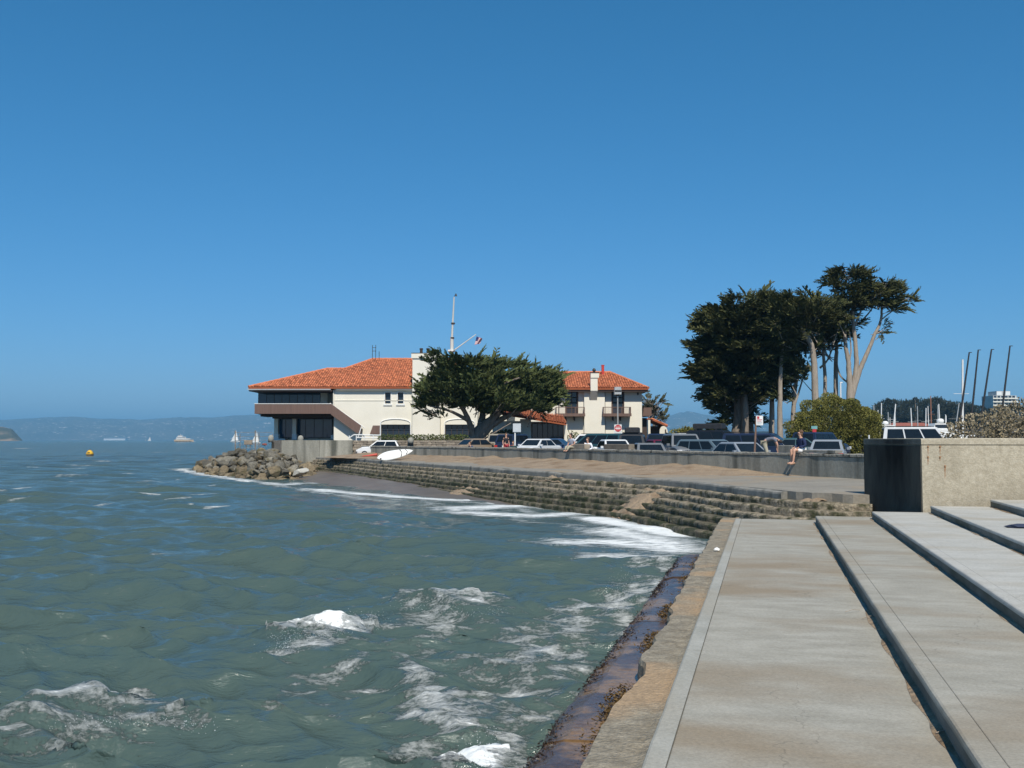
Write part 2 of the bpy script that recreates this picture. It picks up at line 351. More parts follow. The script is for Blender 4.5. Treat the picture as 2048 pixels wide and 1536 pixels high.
def make_water():
    ang = np.radians(np.linspace(-58, 34, 560))
    r1 = np.exp(np.linspace(math.log(4.0), math.log(260.0), 760))
    r2 = np.exp(np.linspace(math.log(262.0), math.log(28000.0), 60))
    rad = np.r_[r1, r2]
    A, Rr = np.meshgrid(ang, rad)
    X = Rr * np.sin(A); Y = Rr * np.cos(A)
    cell = Rr * np.maximum(0.0029, 0.0055)
    sd = seg_dist(X, Y, EDGE[::4]) - 2.0
    shore = np.clip((sd - 1.0) / 9.0, 0.12, 1)
    far = Y > 95
    shore = np.where(far | (Y < 26), 1.0, shore)
    Z = np.zeros_like(X); DX = np.zeros_like(X); DY = np.zeros_like(X)
    rg = np.random.default_rng(5)
    for i in range(110):
        lam = float(np.exp(rg.uniform(math.log(0.3), math.log(5.5))))
        th = rg.normal(0.22, 0.36)                 # direction of travel from +Y towards +X
        kx, ky = math.sin(th) * 2 * math.pi / lam, math.cos(th) * 2 * math.pi / lam
        amp = 0.0108 * lam ** 0.52 * rg.uniform(0.6, 1.3)
        ph = rg.uniform(0, 6.28)
        w = np.clip((lam / cell - 2.5) / 2.5, 0, 1) * amp * shore
        arg = kx * X + ky * Y + ph
        Z += w * np.sin(arg); c = w * np.cos(arg) * 0.9
        DX += c * math.sin(th); DY += c * math.cos(th)
    foam = np.zeros_like(X); lod = np.clip((cell - 0.12) / 0.9, 0, 1)     # share of the chop the mesh is too coarse to hold
    def ridge(pts, h, w_back, w_front, foam_top, roughness=0.0):
        # raised breaking crest; front is the +Y side
        pts = np.array([WP(*p) for p in pts]); P = catmull(pts, 0.4)
        m = (X > P[:, 0].min() - 3) & (X < P[:, 0].max() + 3) & (Y > P[:, 1].min() - 4) & (Y < P[:, 1].max() + 4)
        x, y = X[m], Y[m]
        d2 = (x[:, None] - P[None, :, 0]) ** 2 + (y[:, None] - P[None, :, 1]) ** 2
        j = d2.argmin(1); d = np.sqrt(d2[np.arange(len(j)), j])
        side = np.where(y > P[j, 1], 1, -1)
        u = j / (len(P) - 1); taper = np.clip(np.sin(np.pi * np.clip(u * 0.94 + 0.03, 0, 1)), 0, 1) ** 0.6
        w = np.where(side > 0, w_front, w_back)
        prof = np.exp(-(d / w) ** 2) * taper
        n = np.array([mnoise.fractal(Vector((a * 3.1, b * 3.1, 3.3)), 1, 2, 4) for a, b in zip(x, y)])
        n2 = np.array([mnoise.noise(Vector((a * 0.9, b * 0.9, 7.3))) for a, b in zip(x, y)])
        Z[m] += h * prof * (1 + 0.35 * n2) + roughness * prof ** 2 * n
        DY[m] += 0.35 * h * prof
        foam[m] = np.maximum(foam[m], foam_top * np.exp(-(d / (0.8 * w)) ** 2) * taper * (0.75 + 0.5 * n2) + 0.4 * foam_top * np.exp(-(d / (1.8 * w)) ** 2) * taper)
    ridge([(-140, 1560), (0, 1500), (140, 1432), (260, 1418), (430, 1440)], 0.30, 0.9, 0.45, 0.62, 0.05)
    ridge([(545, 1290), (620, 1268), (700, 1245), (770, 1242)], 0.24, 0.9, 0.5, 0.82, 0.06)
    ridge([(800, 1205), (860, 1212), (930, 1222), (1010, 1214)], 0.24, 0.8, 0.45, 0.66, 0.05)
    ridge([(800, 1335), (850, 1385), (900, 1450), (960, 1500)], 0.15, 0.5, 0.5, 0.65, 0.04)
    ridge([(905, 1545), (945, 1518), (1000, 1496)], 0.12, 0.34, 0.28, 1.0, 0.10)
    ridge([(-300, 1330), (-100, 1300), (120, 1325), (260, 1345)], 0.16, 0.9, 0.6, 0.0)
    ridge([(150, 1180), (330, 1172), (520, 1190)], 0.14, 1.2, 0.8, 0.0)
    ridge([(430, 1120), (620, 1108), (760, 1118)], 0.15, 1.3, 0.9, 0.1)
    def blob(pts, r, f):
        pts = [WP(*p) for p in pts]
        a = np.array(pts)
        m = (X > a[:, 0].min() - 3 * r) & (X < a[:, 0].max() + 3 * r) & (Y > a[:, 1].min() - 3 * r) & (Y < a[:, 1].max() + 3 * r)
        if not m.any(): return
        d = seg_dist(X[m], Y[m], pts)
        foam[m] = np.maximum(foam[m], f * np.exp(-(d / r) ** 2))
    # foam trails and wash
    for pts, r, f in [
        ([(560, 1310), (640, 1300), (720, 1290)], 0.45, 0.55),
        ([(600, 1340), (690, 1335)], 0.4, 0.42),
        ([(20, 1500), (170, 1470), (330, 1460)], 0.5, 0.5),
        ([(60, 1530), (200, 1520)], 0.4, 0.5),
        ([(830, 1225), (900, 1262), (1000, 1262), (1080, 1248), (1180, 1215), (1265, 1180)], 0.6, 0.52),
        ([(880, 1270), (980, 1290), (1100, 1262), (1200, 1222)], 0.5, 0.5),
        ([(990, 1340), (1100, 1298), (1170, 1262)], 0.45, 0.62),
        ([(960, 1400), (1040, 1350), (1120, 1310)], 0.35, 0.5),
        ([(1225, 1215), (1255, 1192), (1285, 1172)], 0.4, 0.62),
        ([(700, 1320), (790, 1330), (880, 1360)], 0.35, 0.42),
        ([(830, 1350), (870, 1420), (930, 1470), (980, 1480)], 0.25, 0.62),
        ([(790, 1500), (880, 1490), (960, 1470)], 0.22, 0.58),
        ([(830, 1440), (900, 1470)], 0.2, 0.7),
        ([(820, 1530), (930, 1525)], 0.3, 0.62),
        ([(480, 1400), (560, 1420), (640, 1400)], 0.25, 0.40),
        ([(200, 1112), (330, 1108)], 0.5, 0.40),
        ([(560, 1350), (640, 1372), (730, 1360)], 0.3, 0.38),
        ([(860, 1240), (960, 1275), (1080, 1265), (1190, 1225)], 1.1, 0.40),
        ([(930, 1330), (1030, 1320), (1140, 1275)], 0.9, 0.42),
        ([(880, 1420), (980, 1400), (1060, 1350)], 0.6, 0.42),
        ([(760, 1290), (850, 1310), (930, 1300)], 0.6, 0.36),
        # shoreline wash
        ([(600, 975), (700, 984), (805, 992), (900, 998), (995, 999)], 0.9, 0.98),
        ([(930, 1014), (1050, 1008), (1165, 1014)], 1.8, 1.0),
        ([(1000, 1004), (1090, 1002), (1172, 1012)], 0.9, 1.2),
        ([(930, 1022), (1060, 1030), (1165, 1024)], 1.2, 0.95),
        ([(1190, 1034), (1260, 1048), (1365, 1066)], 1.0, 1.15),
        ([(1130, 1082), (1220, 1080), (1330, 1090)], 1.4, 0.95),
        ([(1230, 1058), (1300, 1075), (1350, 1095)], 1.4, 0.98),
        ([(1105, 1083), (1160, 1086)], 0.5, 0.85),
        ([(1210, 1105), (1300, 1108), (1340, 1115)], 0.9, 0.85),
        ([(1280, 1130), (1335, 1135)], 0.5, 0.6),
        ([(350, 938), (420, 950), (500, 962), (560, 968), (640, 964)], 1.0, 0.85),
        ([(560, 972), (650, 985), (760, 1000)], 0.8, 0.6),
        ([(1240, 1160), (1290, 1155)], 0.5, 0.5),
    ]:
        blob(pts, r, f)
    for q0, q1, off, r, f in ((40, 215, 2.9, 0.55, 0.62), (60, 200, 4.2, 0.45, 0.45), (0, 60, 3.0, 0.5, 0.6), (20, 110, 5.0, 0.8, 0.5)):
        pts = [tuple(EDGE[i] + EDGE_N[i] * (off + 0.6 * math.sin(i * 0.21 + off))) for i in range(q0, min(q1, len(EDGE)), 5)]
        d = seg_dist(X, Y, pts); foam = np.maximum(foam, f * np.exp(-(d / r) ** 2))
    for s_, r, f in ((-2.25, 0.30, 0.55), (-2.8, 0.55, 0.42)):      # wash running along the wet step
        pts = [tuple(st(s_ + 0.25 * math.sin(t * 1.7), t))[:2] for t in np.arange(6.5, 22.5, 0.6)]
        d = seg_dist(X, Y, pts); foam = np.maximum(foam, f * np.exp(-(d / r) ** 2))
    # rows of small whitecaps out on the bay
    rw = random.Random(3)
    for k in range(150):
        yy = 884 + 130 * rw.random() ** 1.6; x0 = rw.uniform(-40, 900)
        if yy > 925 and x0 > 560: continue
        p = WP(x0, yy); L = rw.uniform(0.6, 2.4)
        r = rw.uniform(0.25, 0.6) * max(0.6, min(3.0, p[1] / 90))
        q = (p[0] + L * r * 2, p[1] + rw.uniform(-0.4, 0.4))
        m = (X > p[0] - 3 * r) & (X < q[0] + 3 * r) & (Y > p[1] - 4 * r) & (Y < p[1] + 4 * r)
        if m.any():
            d = seg_dist(X[m], Y[m], [p, q])
            foam[m] = np.maximum(foam[m], rw.uniform(0.4, 0.9) * np.exp(-(d / r) ** 2))
    foam *= 1.52
    X = X + DX; Y = Y + DY
    nr, nc = X.shape
    V = np.stack([X, Y, Z], -1).reshape(-1, 3)
    i = np.arange((nr - 1) * nc).reshape(nr - 1, nc)[:, :-1].ravel()
    F = np.stack([i, i + 1, i + nc + 1, i + nc], -1)[:, ::-1]
    me = arr_mesh('water', V, F, smooth=True)
    a = me.attributes.new('foam', 'FLOAT', 'POINT'); a.data.foreach_set('value', foam.ravel().astype(np.float32))
    a = me.attributes.new('lod', 'FLOAT', 'POINT'); a.data.foreach_set('value', lod.ravel().astype(np.float32))
    m = bpy.data.materials.new('bay_water'); m.use_nodes = True
    nt = m.node_tree; L = nt.links; b = nt.nodes['Principled BSDF']
    geo = nd(nt, 'ShaderNodeNewGeometry')
    at = nd(nt, 'ShaderNodeAttribute'); at.attribute_name = 'foam'
    def noise(sc, det, st=(1, 1, 1), rot=0.0):
        mp = nd(nt, 'ShaderNodeMapping'); mp.inputs['Scale'].default_value = st; mp.inputs['Rotation'].default_value = (0, 0, rot)
        L.new(geo.outputs['Position'], mp.inputs['Vector'])
        n = nd(nt, 'ShaderNodeTexNoise'); n.inputs['Scale'].default_value = sc; n.inputs['Detail'].default_value = det; n.inputs['Roughness'].default_value = 0.65
        L.new(mp.outputs[0], n.inputs['Vector']); return n.outputs['Fac']
    def math2(op, a_, b_, clamp=False):
        n = nd(nt, 'ShaderNodeMath', operation=op); n.use_clamp = clamp
        for k, q in enumerate((a_, b_)):
            if isinstance(q, (int, float)): n.inputs[k].default_value = q
            else: L.new(q, n.inputs[k])
        return n.outputs[0]
    lace = noise(3.6, 12, (0.5, 1.5, 1), R(18)); fine = noise(24, 8, (0.7, 1.2, 1), R(18))
    nz = math2('ADD', math2('MULTIPLY', lace, 0.7), math2('MULTIPLY', fine, 0.3))
    # foam appears where coverage beats a lacy threshold
    thr = math2('ADD', math2('MULTIPLY', math2('SUBTRACT', 0.60, nz), 4.2), 0.20)
    ff = math2('MULTIPLY', math2('SUBTRACT', at.outputs['Fac'], thr), 1.25, True)
    ffs = math2('MULTIPLY', ff, math2('GREATER_THAN', at.outputs['Fac'], 0.03))
    tone = nd(nt, 'ShaderNodeValToRGB'); tone.color_ramp.elements[0].position = 0.35; tone.color_ramp.elements[1].position = 0.7
    tone.color_ramp.elements[0].color = (0.062, 0.099, 0.092, 1); tone.color_ramp.elements[1].color = (0.074, 0.105, 0.086, 1)
    L.new(noise(0.16, 3, (0.5, 1, 1)), tone.inputs[0])
    # sandy shallows off the beach show as a browner green
    mx = nd(nt, 'ShaderNodeMix', data_type='RGBA'); L.new(ffs, mx.inputs[0]); L.new(tone.outputs[0], mx.inputs[6]); mx.inputs[7].default_value = (0.80, 0.82, 0.80, 1)
    L.new(mx.outputs[2], b.inputs['Base Color'])
    rr = math2('ADD', math2('MULTIPLY', ffs, 0.6), 0.11); L.new(rr, b.inputs['Roughness'])
    b.inputs['IOR'].default_value = 1.333
    b.inputs['Specular IOR Level'].default_value = 0.5
    # fine ripples, then wider ones that carry the relief where the sheet gets coarse with distance
    b1 = nd(nt, 'ShaderNodeBump'); b1.inputs['Strength'].default_value = 0.8; b1.inputs['Distance'].default_value = 0.05
    L.new(noise(4.0, 7, (0.55, 1.3, 1), R(17)), b1.inputs['Height'])
    b2 = nd(nt, 'ShaderNodeBump'); b2.inputs['Strength'].default_value = 0.55; b2.inputs['Distance'].default_value = 0.35
    L.new(noise(0.55, 6, (0.5, 1.4, 1), R(17)), b2.inputs['Height']); L.new(b1.outputs[0], b2.inputs['Normal'])
    al = nd(nt, 'ShaderNodeAttribute'); al.attribute_name = 'lod'
    b4 = nd(nt, 'ShaderNodeBump'); b4.inputs['Distance'].default_value = 5.0; L.new(al.outputs['Fac'], b4.inputs['Strength'])
    L.new(noise(0.30, 8, (0.5, 1.4, 1), R(17)), b4.inputs['Height']); L.new(b2.outputs[0], b4.inputs['Normal']); b2 = b4
    b3 = nd(nt, 'ShaderNodeBump'); b3.inputs['Strength'].default_value = 0.9; b3.inputs['Distance'].default_value = 0.06
    L.new(ffs, b3.inputs['Height']); L.new(b2.outputs[0], b3.inputs['Normal'])
    L.new(b3.outputs[0], b.inputs['Normal'])
    me.materials.append(m)
    tag(link('water', me), 'green choppy bay water with white foam by the steps', None, kind='structure')
    # spray thrown off the breaking crests
    rs = random.Random(9); V = []; F = []
    tet = [(1, 1, 1), (1, -1, -1), (-1, 1, -1), (-1, -1, 1)]
    def spray(pts, n, hmax, spread):
        P = catmull(np.array([WP(*p, 0.3) for p in pts]), 0.1)
        for _ in range(n):
            p = P[rs.randrange(len(P))]; s = rs.uniform(0.001, 0.0032) * (1.5 if rs.random() < 0.08 else 1)
            x = p[0] + rs.gauss(0, spread); y = p[1] + rs.gauss(0, spread); z = 0.18 + hmax * rs.random() ** 2.2
            o = len(V)
            for a_ in tet: V.append((x + a_[0] * s, y + a_[1] * s, z + a_[2] * s))
            F.extend([(o, o + 1, o + 2), (o, o + 3, o + 1), (o, o + 2, o + 3), (o + 1, o + 3, o + 2)])
    spray([(560, 1288), (620, 1262), (700, 1242), (760, 1238)], 1100, 0.26, 0.12)
    spray([(140, 1432), (260, 1418), (400, 1432)], 300, 0.12, 0.10)
    spray([(805, 1200), (880, 1212), (1000, 1212)], 300, 0.14, 0.10)
    spray([(1235, 1205), (1270, 1178)], 500, 0.5, 0.14)
    spray([(940, 1520), (990, 1490)], 260, 0.3, 0.09)
    sm = mk('foam_droplets', (0.8, 0.82, 0.82), (0.86, 0.87, 0.87), 5, 0.4)
    tag(link('sea_spray', arr_mesh('sea_spray', V, F, sm)), 'white spray droplets above the breaking wave crests', None, kind='stuff')
make_water()

# ---- land, beach, promenade -------------------------------------
def make_land():
    # parking lot: one gently rising sheet behind the low seawall
    mb = MB(); rows = []
    Q = WALL[::6] - WALL_N[::6] * 0.3
    for p in Q:
        row = []
        for k in range(13):
            f = (k / 12.0) ** 1.6
            x = p[0] + f * (260 - p[0]); y = p[1] + f * (p[1] - 30) * 1.5
            row.append((x, y, lot(y) if k else lot(p[1])))
        rows.append(row)
    mb.sheet(rows)
    o = mb.build('parking_lot', M['asphalt']); tag(o, 'grey asphalt parking lot behind the low seawall', kind='structure')
    mb = MB()
    mb.sheet([[(x, y, lot(y) - 0.06) for x in (-13, 20, 60, 300)] for y in (92, 130, 180, 420)])
    mb.sheet([[(x, y, lot(40) - 0.06) for x in (14.7, 60, 300)] for y in (-30, 31, 92)])
    o = mb.build('ground', M['soil']); tag(o, 'dark ground under the marina lot and its trees', kind='structure')
    # beach
    rows = []
    for i in range(0, len(EDGE), 2):
        p = EDGE[i]; n = EDGE_N[i]; Y = p[1]
        base = np.interp(Y, [28, 34, 45, 56, 70, 95], [-0.08, -0.08, -0.04, 0.13, 0.26, 0.30])
        row = []
        for k, off in enumerate([1.2, 1.9, 2.4, 3.0, 3.6, 4.3, 5.2, 6.4, 8, 10.5, 14, 20]):
            x = p[0] + n[0] * off; y = p[1] + n[1] * off
            z = base - 0.085 * (off - 2.2) + 0.05 * fbm(x, y, 1.0, 4, 0.5)
            row.append((x, y, z))
        rows.append(row)
    o = MB().sheet(rows).build('beach', M['wetsand'], smooth=True); tag(o, 'strip of wet brown sand below the old steps', kind='structure')
    # promenade paving
    n = 260; E = resample(EDGE, 0.01 * 0 + 0.35); W = resample(WALL, 0.35)
    ei = np.linspace(0, len(E) - 1, n); wi = np.linspace(0, len(W) - 1, n)
    def at(P, q): return np.array([np.interp(q, np.arange(len(P)), P[:, 0]), np.interp(q, np.arange(len(P)), P[:, 1])])
    rows = []
    for k in range(n):
        e = at(E, ei[k]) - 0.28 * EDGE_N[min(int(ei[k] * 0.35 / 0.3), len(EDGE) - 1)]; w = at(W, wi[k])
        if e[1] < 30.2: e = e + np.array([0.25 * fbm(e[0], e[1], 5, 4, 1.7), 0.35 * fbm(e[0], e[1], 9, 4, 1.7) - 0.1])
        rows.append([(e[0], e[1], 1.18)] + [tuple(e + (w - e) * f) + (1.425 + 0.10 * f + 0.012 * fbm(e[0], e[1] + f * 5, 2, 3, 0.6),) for f in np.linspace(0, 1, 8)])
    o = MB().sheet(rows).build('promenade', M['promenade']); tag(o, 'worn concrete promenade between the seawall and old steps', kind='structure')
    return
make_land()

# kerb slabs along the promenade edge and the worn courses of old steps
def course(i0, i1, o_in, o_out, z, depth, seed, erode=0.05, drop=0.02):
    idx = range(i0, i1 + 1)
    rings = []
    for i in idx:
        p = EDGE[i]; n = EDGE_N[i]
        j = fbm(p[0], p[1], seed, 4, 1.3); j2 = fbm(p[0], p[1], seed + 9, 3, 2.6); big = max(0.0, fbm(p[0], p[1], seed + 21, 2, 0.33) - 0.35)
        a = o_in; b = o_out + erode * j - erode * 3 * big; zt = z + drop * j2 - 0.12 * big
        def q(o, h): return (p[0] + n[0] * o, p[1] + n[1] * o, h)
        rings.append([q(a, zt), q(b - 0.07, zt), q(b - 0.015, zt - 0.025 - 0.02 * abs(j2)), q(b, zt - 0.075), q(b + 0.02 * j2, z - depth), q(a, z - depth)])
    return MB().loft(rings)
steps = thing('old_waterfront_steps', 'weathered mossy concrete steps curving down from the promenade to the beach', 'steps', (7.0, 32.0, 0.0))
nE = len(EDGE)
def seg_list(start, stop, length, rr):
    out = []; i = start
    while i < stop - 2:
        k = min(stop, i + int(length * rr.uniform(0.8, 1.25) / 0.3)); out.append((i, k)); i = k
    return out
rr = random.Random(21)
for (i, k) in seg_list(10, nE - 14, 2.6, rr):
    dz = rr.uniform(-0.012, 0.012)
    mb = course(i, k, -0.30, 0.0 + rr.uniform(-0.015, 0.015), 1.432 + dz, 0.27, 3.0, 0.012, 0.004)
    # trim joint: shrink the ends by a finger's width
    v = np.array(mb.v).reshape(-1, 6, 3)
    v[0] += (v[1] - v[0]) * 0.03; v[-1] += (v[-2] - v[-1]) * 0.03
    mb.v = [tuple(q) for q in v.reshape(-1, 3)]
    mb.build('kerb_slab', M['kerb'], steps, world=True)
for c in range(6):
    for (i, k) in seg_list(0 if c < 3 else 6, nE - 10, 7.0, rr):
        mb = course(i, k, -0.5 + 0.33 * c - 0.1, 0.20 + 0.34 * c + rr.uniform(-0.03, 0.03), 1.19 - 0.2 * c, 0.42, 31.0 + c * 7, 0.07, 0.03)
        v = np.array(mb.v).reshape(-1, 6, 3)
        v[0] += (v[1] - v[0]) * 0.08; v[-1] += (v[-2] - v[-1]) * 0.08
        mb.v = [tuple(q) for q in v.reshape(-1, 3)]
        mb.build('step', M['oldstep'] if c < 3 else M['lowstep'], steps, world=True)

# low seawall: panels with a rough coping, curving round the lot
wall = thing('low_seawall', 'long low concrete seawall streaked with stains, curving between promenade and cars', 'seawall', (11.2, 39.3, 1.5))
def wall_strip(i0, i1, th, z0, z1, seed, rough, out=0.0):
    rings = []
    for i in range(i0, i1 + 1):
        p = WALL[i]; n = WALL_N[i]
        j = fbm(p[0], p[1], seed, 4, 1.6) * rough; j2 = fbm(p[0], p[1], seed + 5, 4, 2.1) * rough
        def q(o, h): return (p[0] + n[0] * o, p[1] + n[1] * o, h)
        rings.append([q(out + j * 0.4, z0), q(out + j * 0.5, z1 - 0.03), q(out - 0.03 + j2 * 0.4, z1 + j2), q(-th, z1 + j), q(-th, z0)])
    return MB().loft(rings)
for (i, k) in seg_list(0, len(WALL) - 1, 5.0, rr):
    mb = wall_strip(i, k, 0.36, 1.2, 2.29, 4, 0.015)
    v = np.array(mb.v).reshape(-1, 5, 3); v[0] += (v[1] - v[0]) * 0.03; v[-1] += (v[-2] - v[-1]) * 0.03
    mb.v = [tuple(q) for q in v.reshape(-1, 3)]
    mb.build('wall_panel', M['seawall'], wall, world=True)
for (i, k) in seg_list(0, len(WALL) - 1, 2.3, rr):
    mb = wall_strip(i, k, 0.40, 2.293, 2.40, 14, 0.03, 0.025)
    v = np.array(mb.v).reshape(-1, 5, 3); v[0] += (v[1] - v[0]) * 0.04; v[-1] += (v[-2] - v[-1]) * 0.04
    mb.v = [tuple(q) for q in v.reshape(-1, 3)]
    mb.build('coping_slab', M['coping'], wall, world=True)

# wind-blown sand: a drift along the wall and spills down the steps
def make_sand():
    rows = []
    for i in range(28, len(WALL) - 1, 1):
        p = WALL[i]; n = WALL_N[i]
        f = min(1.0, max(0.0, (i - 28) / 26.0)); row = []
        w = (1.4 + 2.3 * min(1, f * 1.2)) * (1 + 0.25 * fbm(p[0], p[1], 3, 3, 0.25))
        h = f * (0.24 + 0.13 * fbm(p[0], p[1], 8, 3, 0.3))
        for k in range(11):
            u = k / 10.0; x = p[0] + n[0] * w * u; y = p[1] + n[1] * w * u
            z = 1.50 + h * (1 - u) ** 0.8 - 0.075 * u + 0.05 * f * fbm(x, y, 4, 4, 1.1) * (1 - u * u) + 0.02 * f
            row.append((x, y, z))
        rows.append(row)
    o = MB().sheet(rows).build('drifted_sand', M['sand'], smooth=True); tag(o, 'tan sand drifted along the foot of the seawall', kind='stuff')
make_sand()
def sand_spill(px, py, z, rx, ry, h, label, seed):
    c = pz(px, py, z); i = int(np.argmin(np.hypot(EDGE[:, 0] - c.x, EDGE[:, 1] - c.y)))
    n = EDGE_N[i]; t = np.array([n[1], -n[0]]); rows = []
    for a in range(19):
        u = a / 9.0 - 1; row = []
        for b in range(19):
            v = b / 9.0 - 1; r = math.hypot(u, v)
            x = c.x + t[0] * rx * u + n[0] * ry * v; y = c.y + t[1] * rx * u + n[1] * ry * v
            off = float((np.array([x, y]) - EDGE[i]) @ n)
            ground = 1.20 - 0.59 * max(0.0, off)
            zz_ = ground + h * (max(0, 1 - r * r) - 0.18) + 0.10 * fbm(x, y, seed, 5, 1.8)
            row.append((x, y, zz_))
        rows.append(row)
    o = MB().sheet(rows).build('sand_spill', M['sand'], smooth=True); tag(o, label, 'sand', kind='stuff')
sand_spill(1275, 985, 0.95, 1.0, 0.85, 0.15, 'tan sand spilled down the middle of the old steps', 3)
sand_spill(905, 955, 0.95, 1.9, 0.85, 0.15, 'tan sand spilled over the far end of the old steps', 8)
sand_spill(1130, 965, 0.95, 1.6, 0.9, 0.17, 'tan sand sprinkled over the upper old steps', 12)
sand_spill(1632, 1018, 0.95, 0.6, 0.55, 0.16, 'small tan sand heap on broken steps by the dark block', 15)

# ---- near terraces ----------------------------------------------
terr = thing('concrete_terraces', 'broad pale concrete terrace steps running beside the water', 'terrace', (0, 0, 0), -TERR_ANG)
def prof_slab(x0, x1, z, depth, t0, t1, b=0.018, n=60, rough=0.003, seed=0):
    rings = []
    for k in range(n + 1):
        t = t0 + (t1 - t0) * k / n; j = rough * fbm(x0 * 3 + t, seed, 1, 3, 2.0)
        rings.append([(x0 + j, t, z - depth), (x0 + j, t, z - b * 1.3), (x0 + b * 0.45 + j, t, z - b * 0.4), (x0 + b * 1.3 + j, t, z), (x1, t, z), (x1, t, z - depth)])
    return MB().loft(rings)
RIS = 0.17
edges = [-0.81, 1.21, 2.52, 3.85, 5.19, 6.5, 7.8]
ends = [28.2, 27.3, 26.75, 26.58, 26.58, 26.58, 26.58]
cuts = [2.0, 7.4, 13.2, 19.2, 24.4]
for i, x0 in enumerate(edges):
    z = 0.8 + RIS * i; x1 = edges[i + 1] + 0.25 if i + 1 < len(edges) else 16.0
    tt = [c + 0.7 * math.sin(3 * i) * (0 < k) for k, c in enumerate(cuts)] + [ends[i]]
    if i < 2: tt = [2.0, 10.5 + i, 19.5 - i, ends[i]]
    for a, b in zip(tt[:-1], tt[1:]):
        prof_slab(x0, x0 + 0.158, z + 0.002, 0.05, a + 0.005, b - 0.005, 0.02, 40, 0.006, i).build('nosing', M['nosing'] if i == 0 else M['concrete'] if i == 1 else M['concrete_light'], terr)
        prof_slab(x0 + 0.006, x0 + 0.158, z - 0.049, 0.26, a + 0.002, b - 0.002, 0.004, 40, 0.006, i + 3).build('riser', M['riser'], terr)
        prof_slab(x0 + 0.163, x1, z, 0.30, a + 0.005, b - 0.005, 0.006, 24, 0.001, i + 5).build('terrace_slab', M['concrete'] if i < 2 else M['concrete_light'], terr)
for i in range(1, 5):
    z = 0.8 + RIS * (i - 1); x0 = edges[i]; rows = []
    for k in range(160):
        t = 3 + (ends[i] - 3.3) * k / 159; w_ = max(0.0, 0.05 + 0.07 * fbm(t, i, 3, 4, 0.9))
        rows.append([(x0 - w_ * q - 0.0, t, z + 0.003 + 0.022 * (1 - q) * min(1, w_ * 12)) for q in (-0.2, 0.0, 0.35, 0.7, 1.0)])
    o = MB().sheet(rows).build('sand_line', M['sand'], terr, True); o['kind'] = 'stuff'
# old ledge below the terraces, its seaward edge broken away, and the wet step at the waterline
def ragged(t, s0, seed, amp, freq):
    v = fbm(t, seed, 2, 5, freq); notch = max(0.0, fbm(t, seed, 8, 2, 0.45) - 0.12)
    return s0 + amp * v + notch * amp * 4
rows = []
for k in range(340):
    t = 2.0 + 28.5 * k / 339; e = ragged(t, -1.30, 3.0, 0.05, 1.7)
    zt = 0.655 + 0.02 * fbm(t, 1, 4, 4, 1.5)
    row = [(e + 0.10 + 0.03 * fbm(t, 5, 5, 3, 3), t, 0.15), (e + 0.03 * fbm(t, 6, 1, 4, 4), t, 0.47), (e + 0.015, t, zt - 0.05)]
    for q in range(8):
        s = e + 0.04 + (-0.80 - e) * q / 7.0
        row.append((s, t, zt + 0.014 * fbm(s * 3, t * 3, 2, 4, 1.0) + (0.02 if q > 5 else 0)))
    rows.append(row)
MB().sheet(rows).build('old_ledge', M['ledge'], terr)
rw_ = random.Random(4); t = 2.0
while t < 22.8:
    L_ = rw_.uniform(1.9, 3.1); t1 = min(22.8, t + L_); rings = []; dz = rw_.uniform(-0.015, 0.015)
    n = 26
    for k in range(n + 1):
        q = t + 0.012 + (t1 - t - 0.024) * k / n; e = -1.93 + 0.05 * fbm(q, 4, 1, 4, 2.0) - 0.0 * q
        zt = 0.40 + dz
        rings.append([(e - 0.05, q, -0.6), (e, q, zt - 0.16 + 0.03 * fbm(q, 2, 3, 3, 3)), (e + 0.10, q, zt - 0.05 + 0.02 * fbm(q, 1, 6, 3, 4)), (e + 0.26, q, zt + 0.008 * fbm(q, 7, 7, 3, 3)), (-1.5, q, zt + 0.012 * fbm(q, 3, 1, 3, 2)), (-1.0, q, zt + 0.01), (-1.0, q, -0.6)])
    MB().loft(rings).build('wet_step', M['wetstep'], terr); t = t1
MB().box(-1.25, 8.0, 2.0, 26.2, -1.5, 0.40).build('terrace_core', M['ledge'], terr)

# weed clinging to the wet step, algae in the broken gap
def leaf_scatter(n, fn, size, seed, flat=0.5):
    rg = np.random.default_rng(seed); V = []; F = []; T = []
    for k in range(n):
        c, s = fn(rg); s *= size
        d = Vector(rg.normal(size=3)); d.z *= flat; d.normalize(); u = d.orthogonal().normalized()
        u = (Matrix.Rotation(rg.uniform(0, 6.28), 3, d) @ u); c = Vector(c); o = len(V); l = rg.uniform(1.0, 2.2)
        V += [c - d * s * l - u * s * .3, c - d * s * .2 + u * s * .6, c + d * s * l, c + d * s * .1 - u * s * .6]
        F.append((o, o + 1, o + 2, o + 3)); T += [rg.random()] * 4
    return V, F, T
def weed(rg):
    while True:
        t = rg.uniform(3, 22.5)
        if fbm(t, 2, 7, 3, 0.8) + 0.35 > rg.uniform(-0.2, 0.8): break
    s = -1.90 + abs(rg.normal(0, 0.10)) + max(0, fbm(t, 3, 3, 3, 0.6)) * 0.25 * rg.random()
    return st(s, t, 0.37 + rg.uniform(-0.09, 0.03) - (0.12 if s < -1.86 else 0)), 1.0
V, F, T = leaf_scatter(5200, weed, 0.015, 3, 0.4)
tag(link('seaweed', arr_mesh('seaweed', V, F, M['seaweed'])), 'black seaweed clinging to the wet step edge', kind='stuff')
def gapweed(rg):
    while True:
        t = rg.uniform(3, 22)
        if fbm(t, 9, 7, 3, 0.7) > rg.uniform(-0.1, 0.6): break
    return st(-1.36 + rg.normal(0, 0.07), t, 0.43 + rg.uniform(0, 0.06)), 1.0
V, F, T = leaf_scatter(3600, gapweed, 0.014, 5, 0.4)
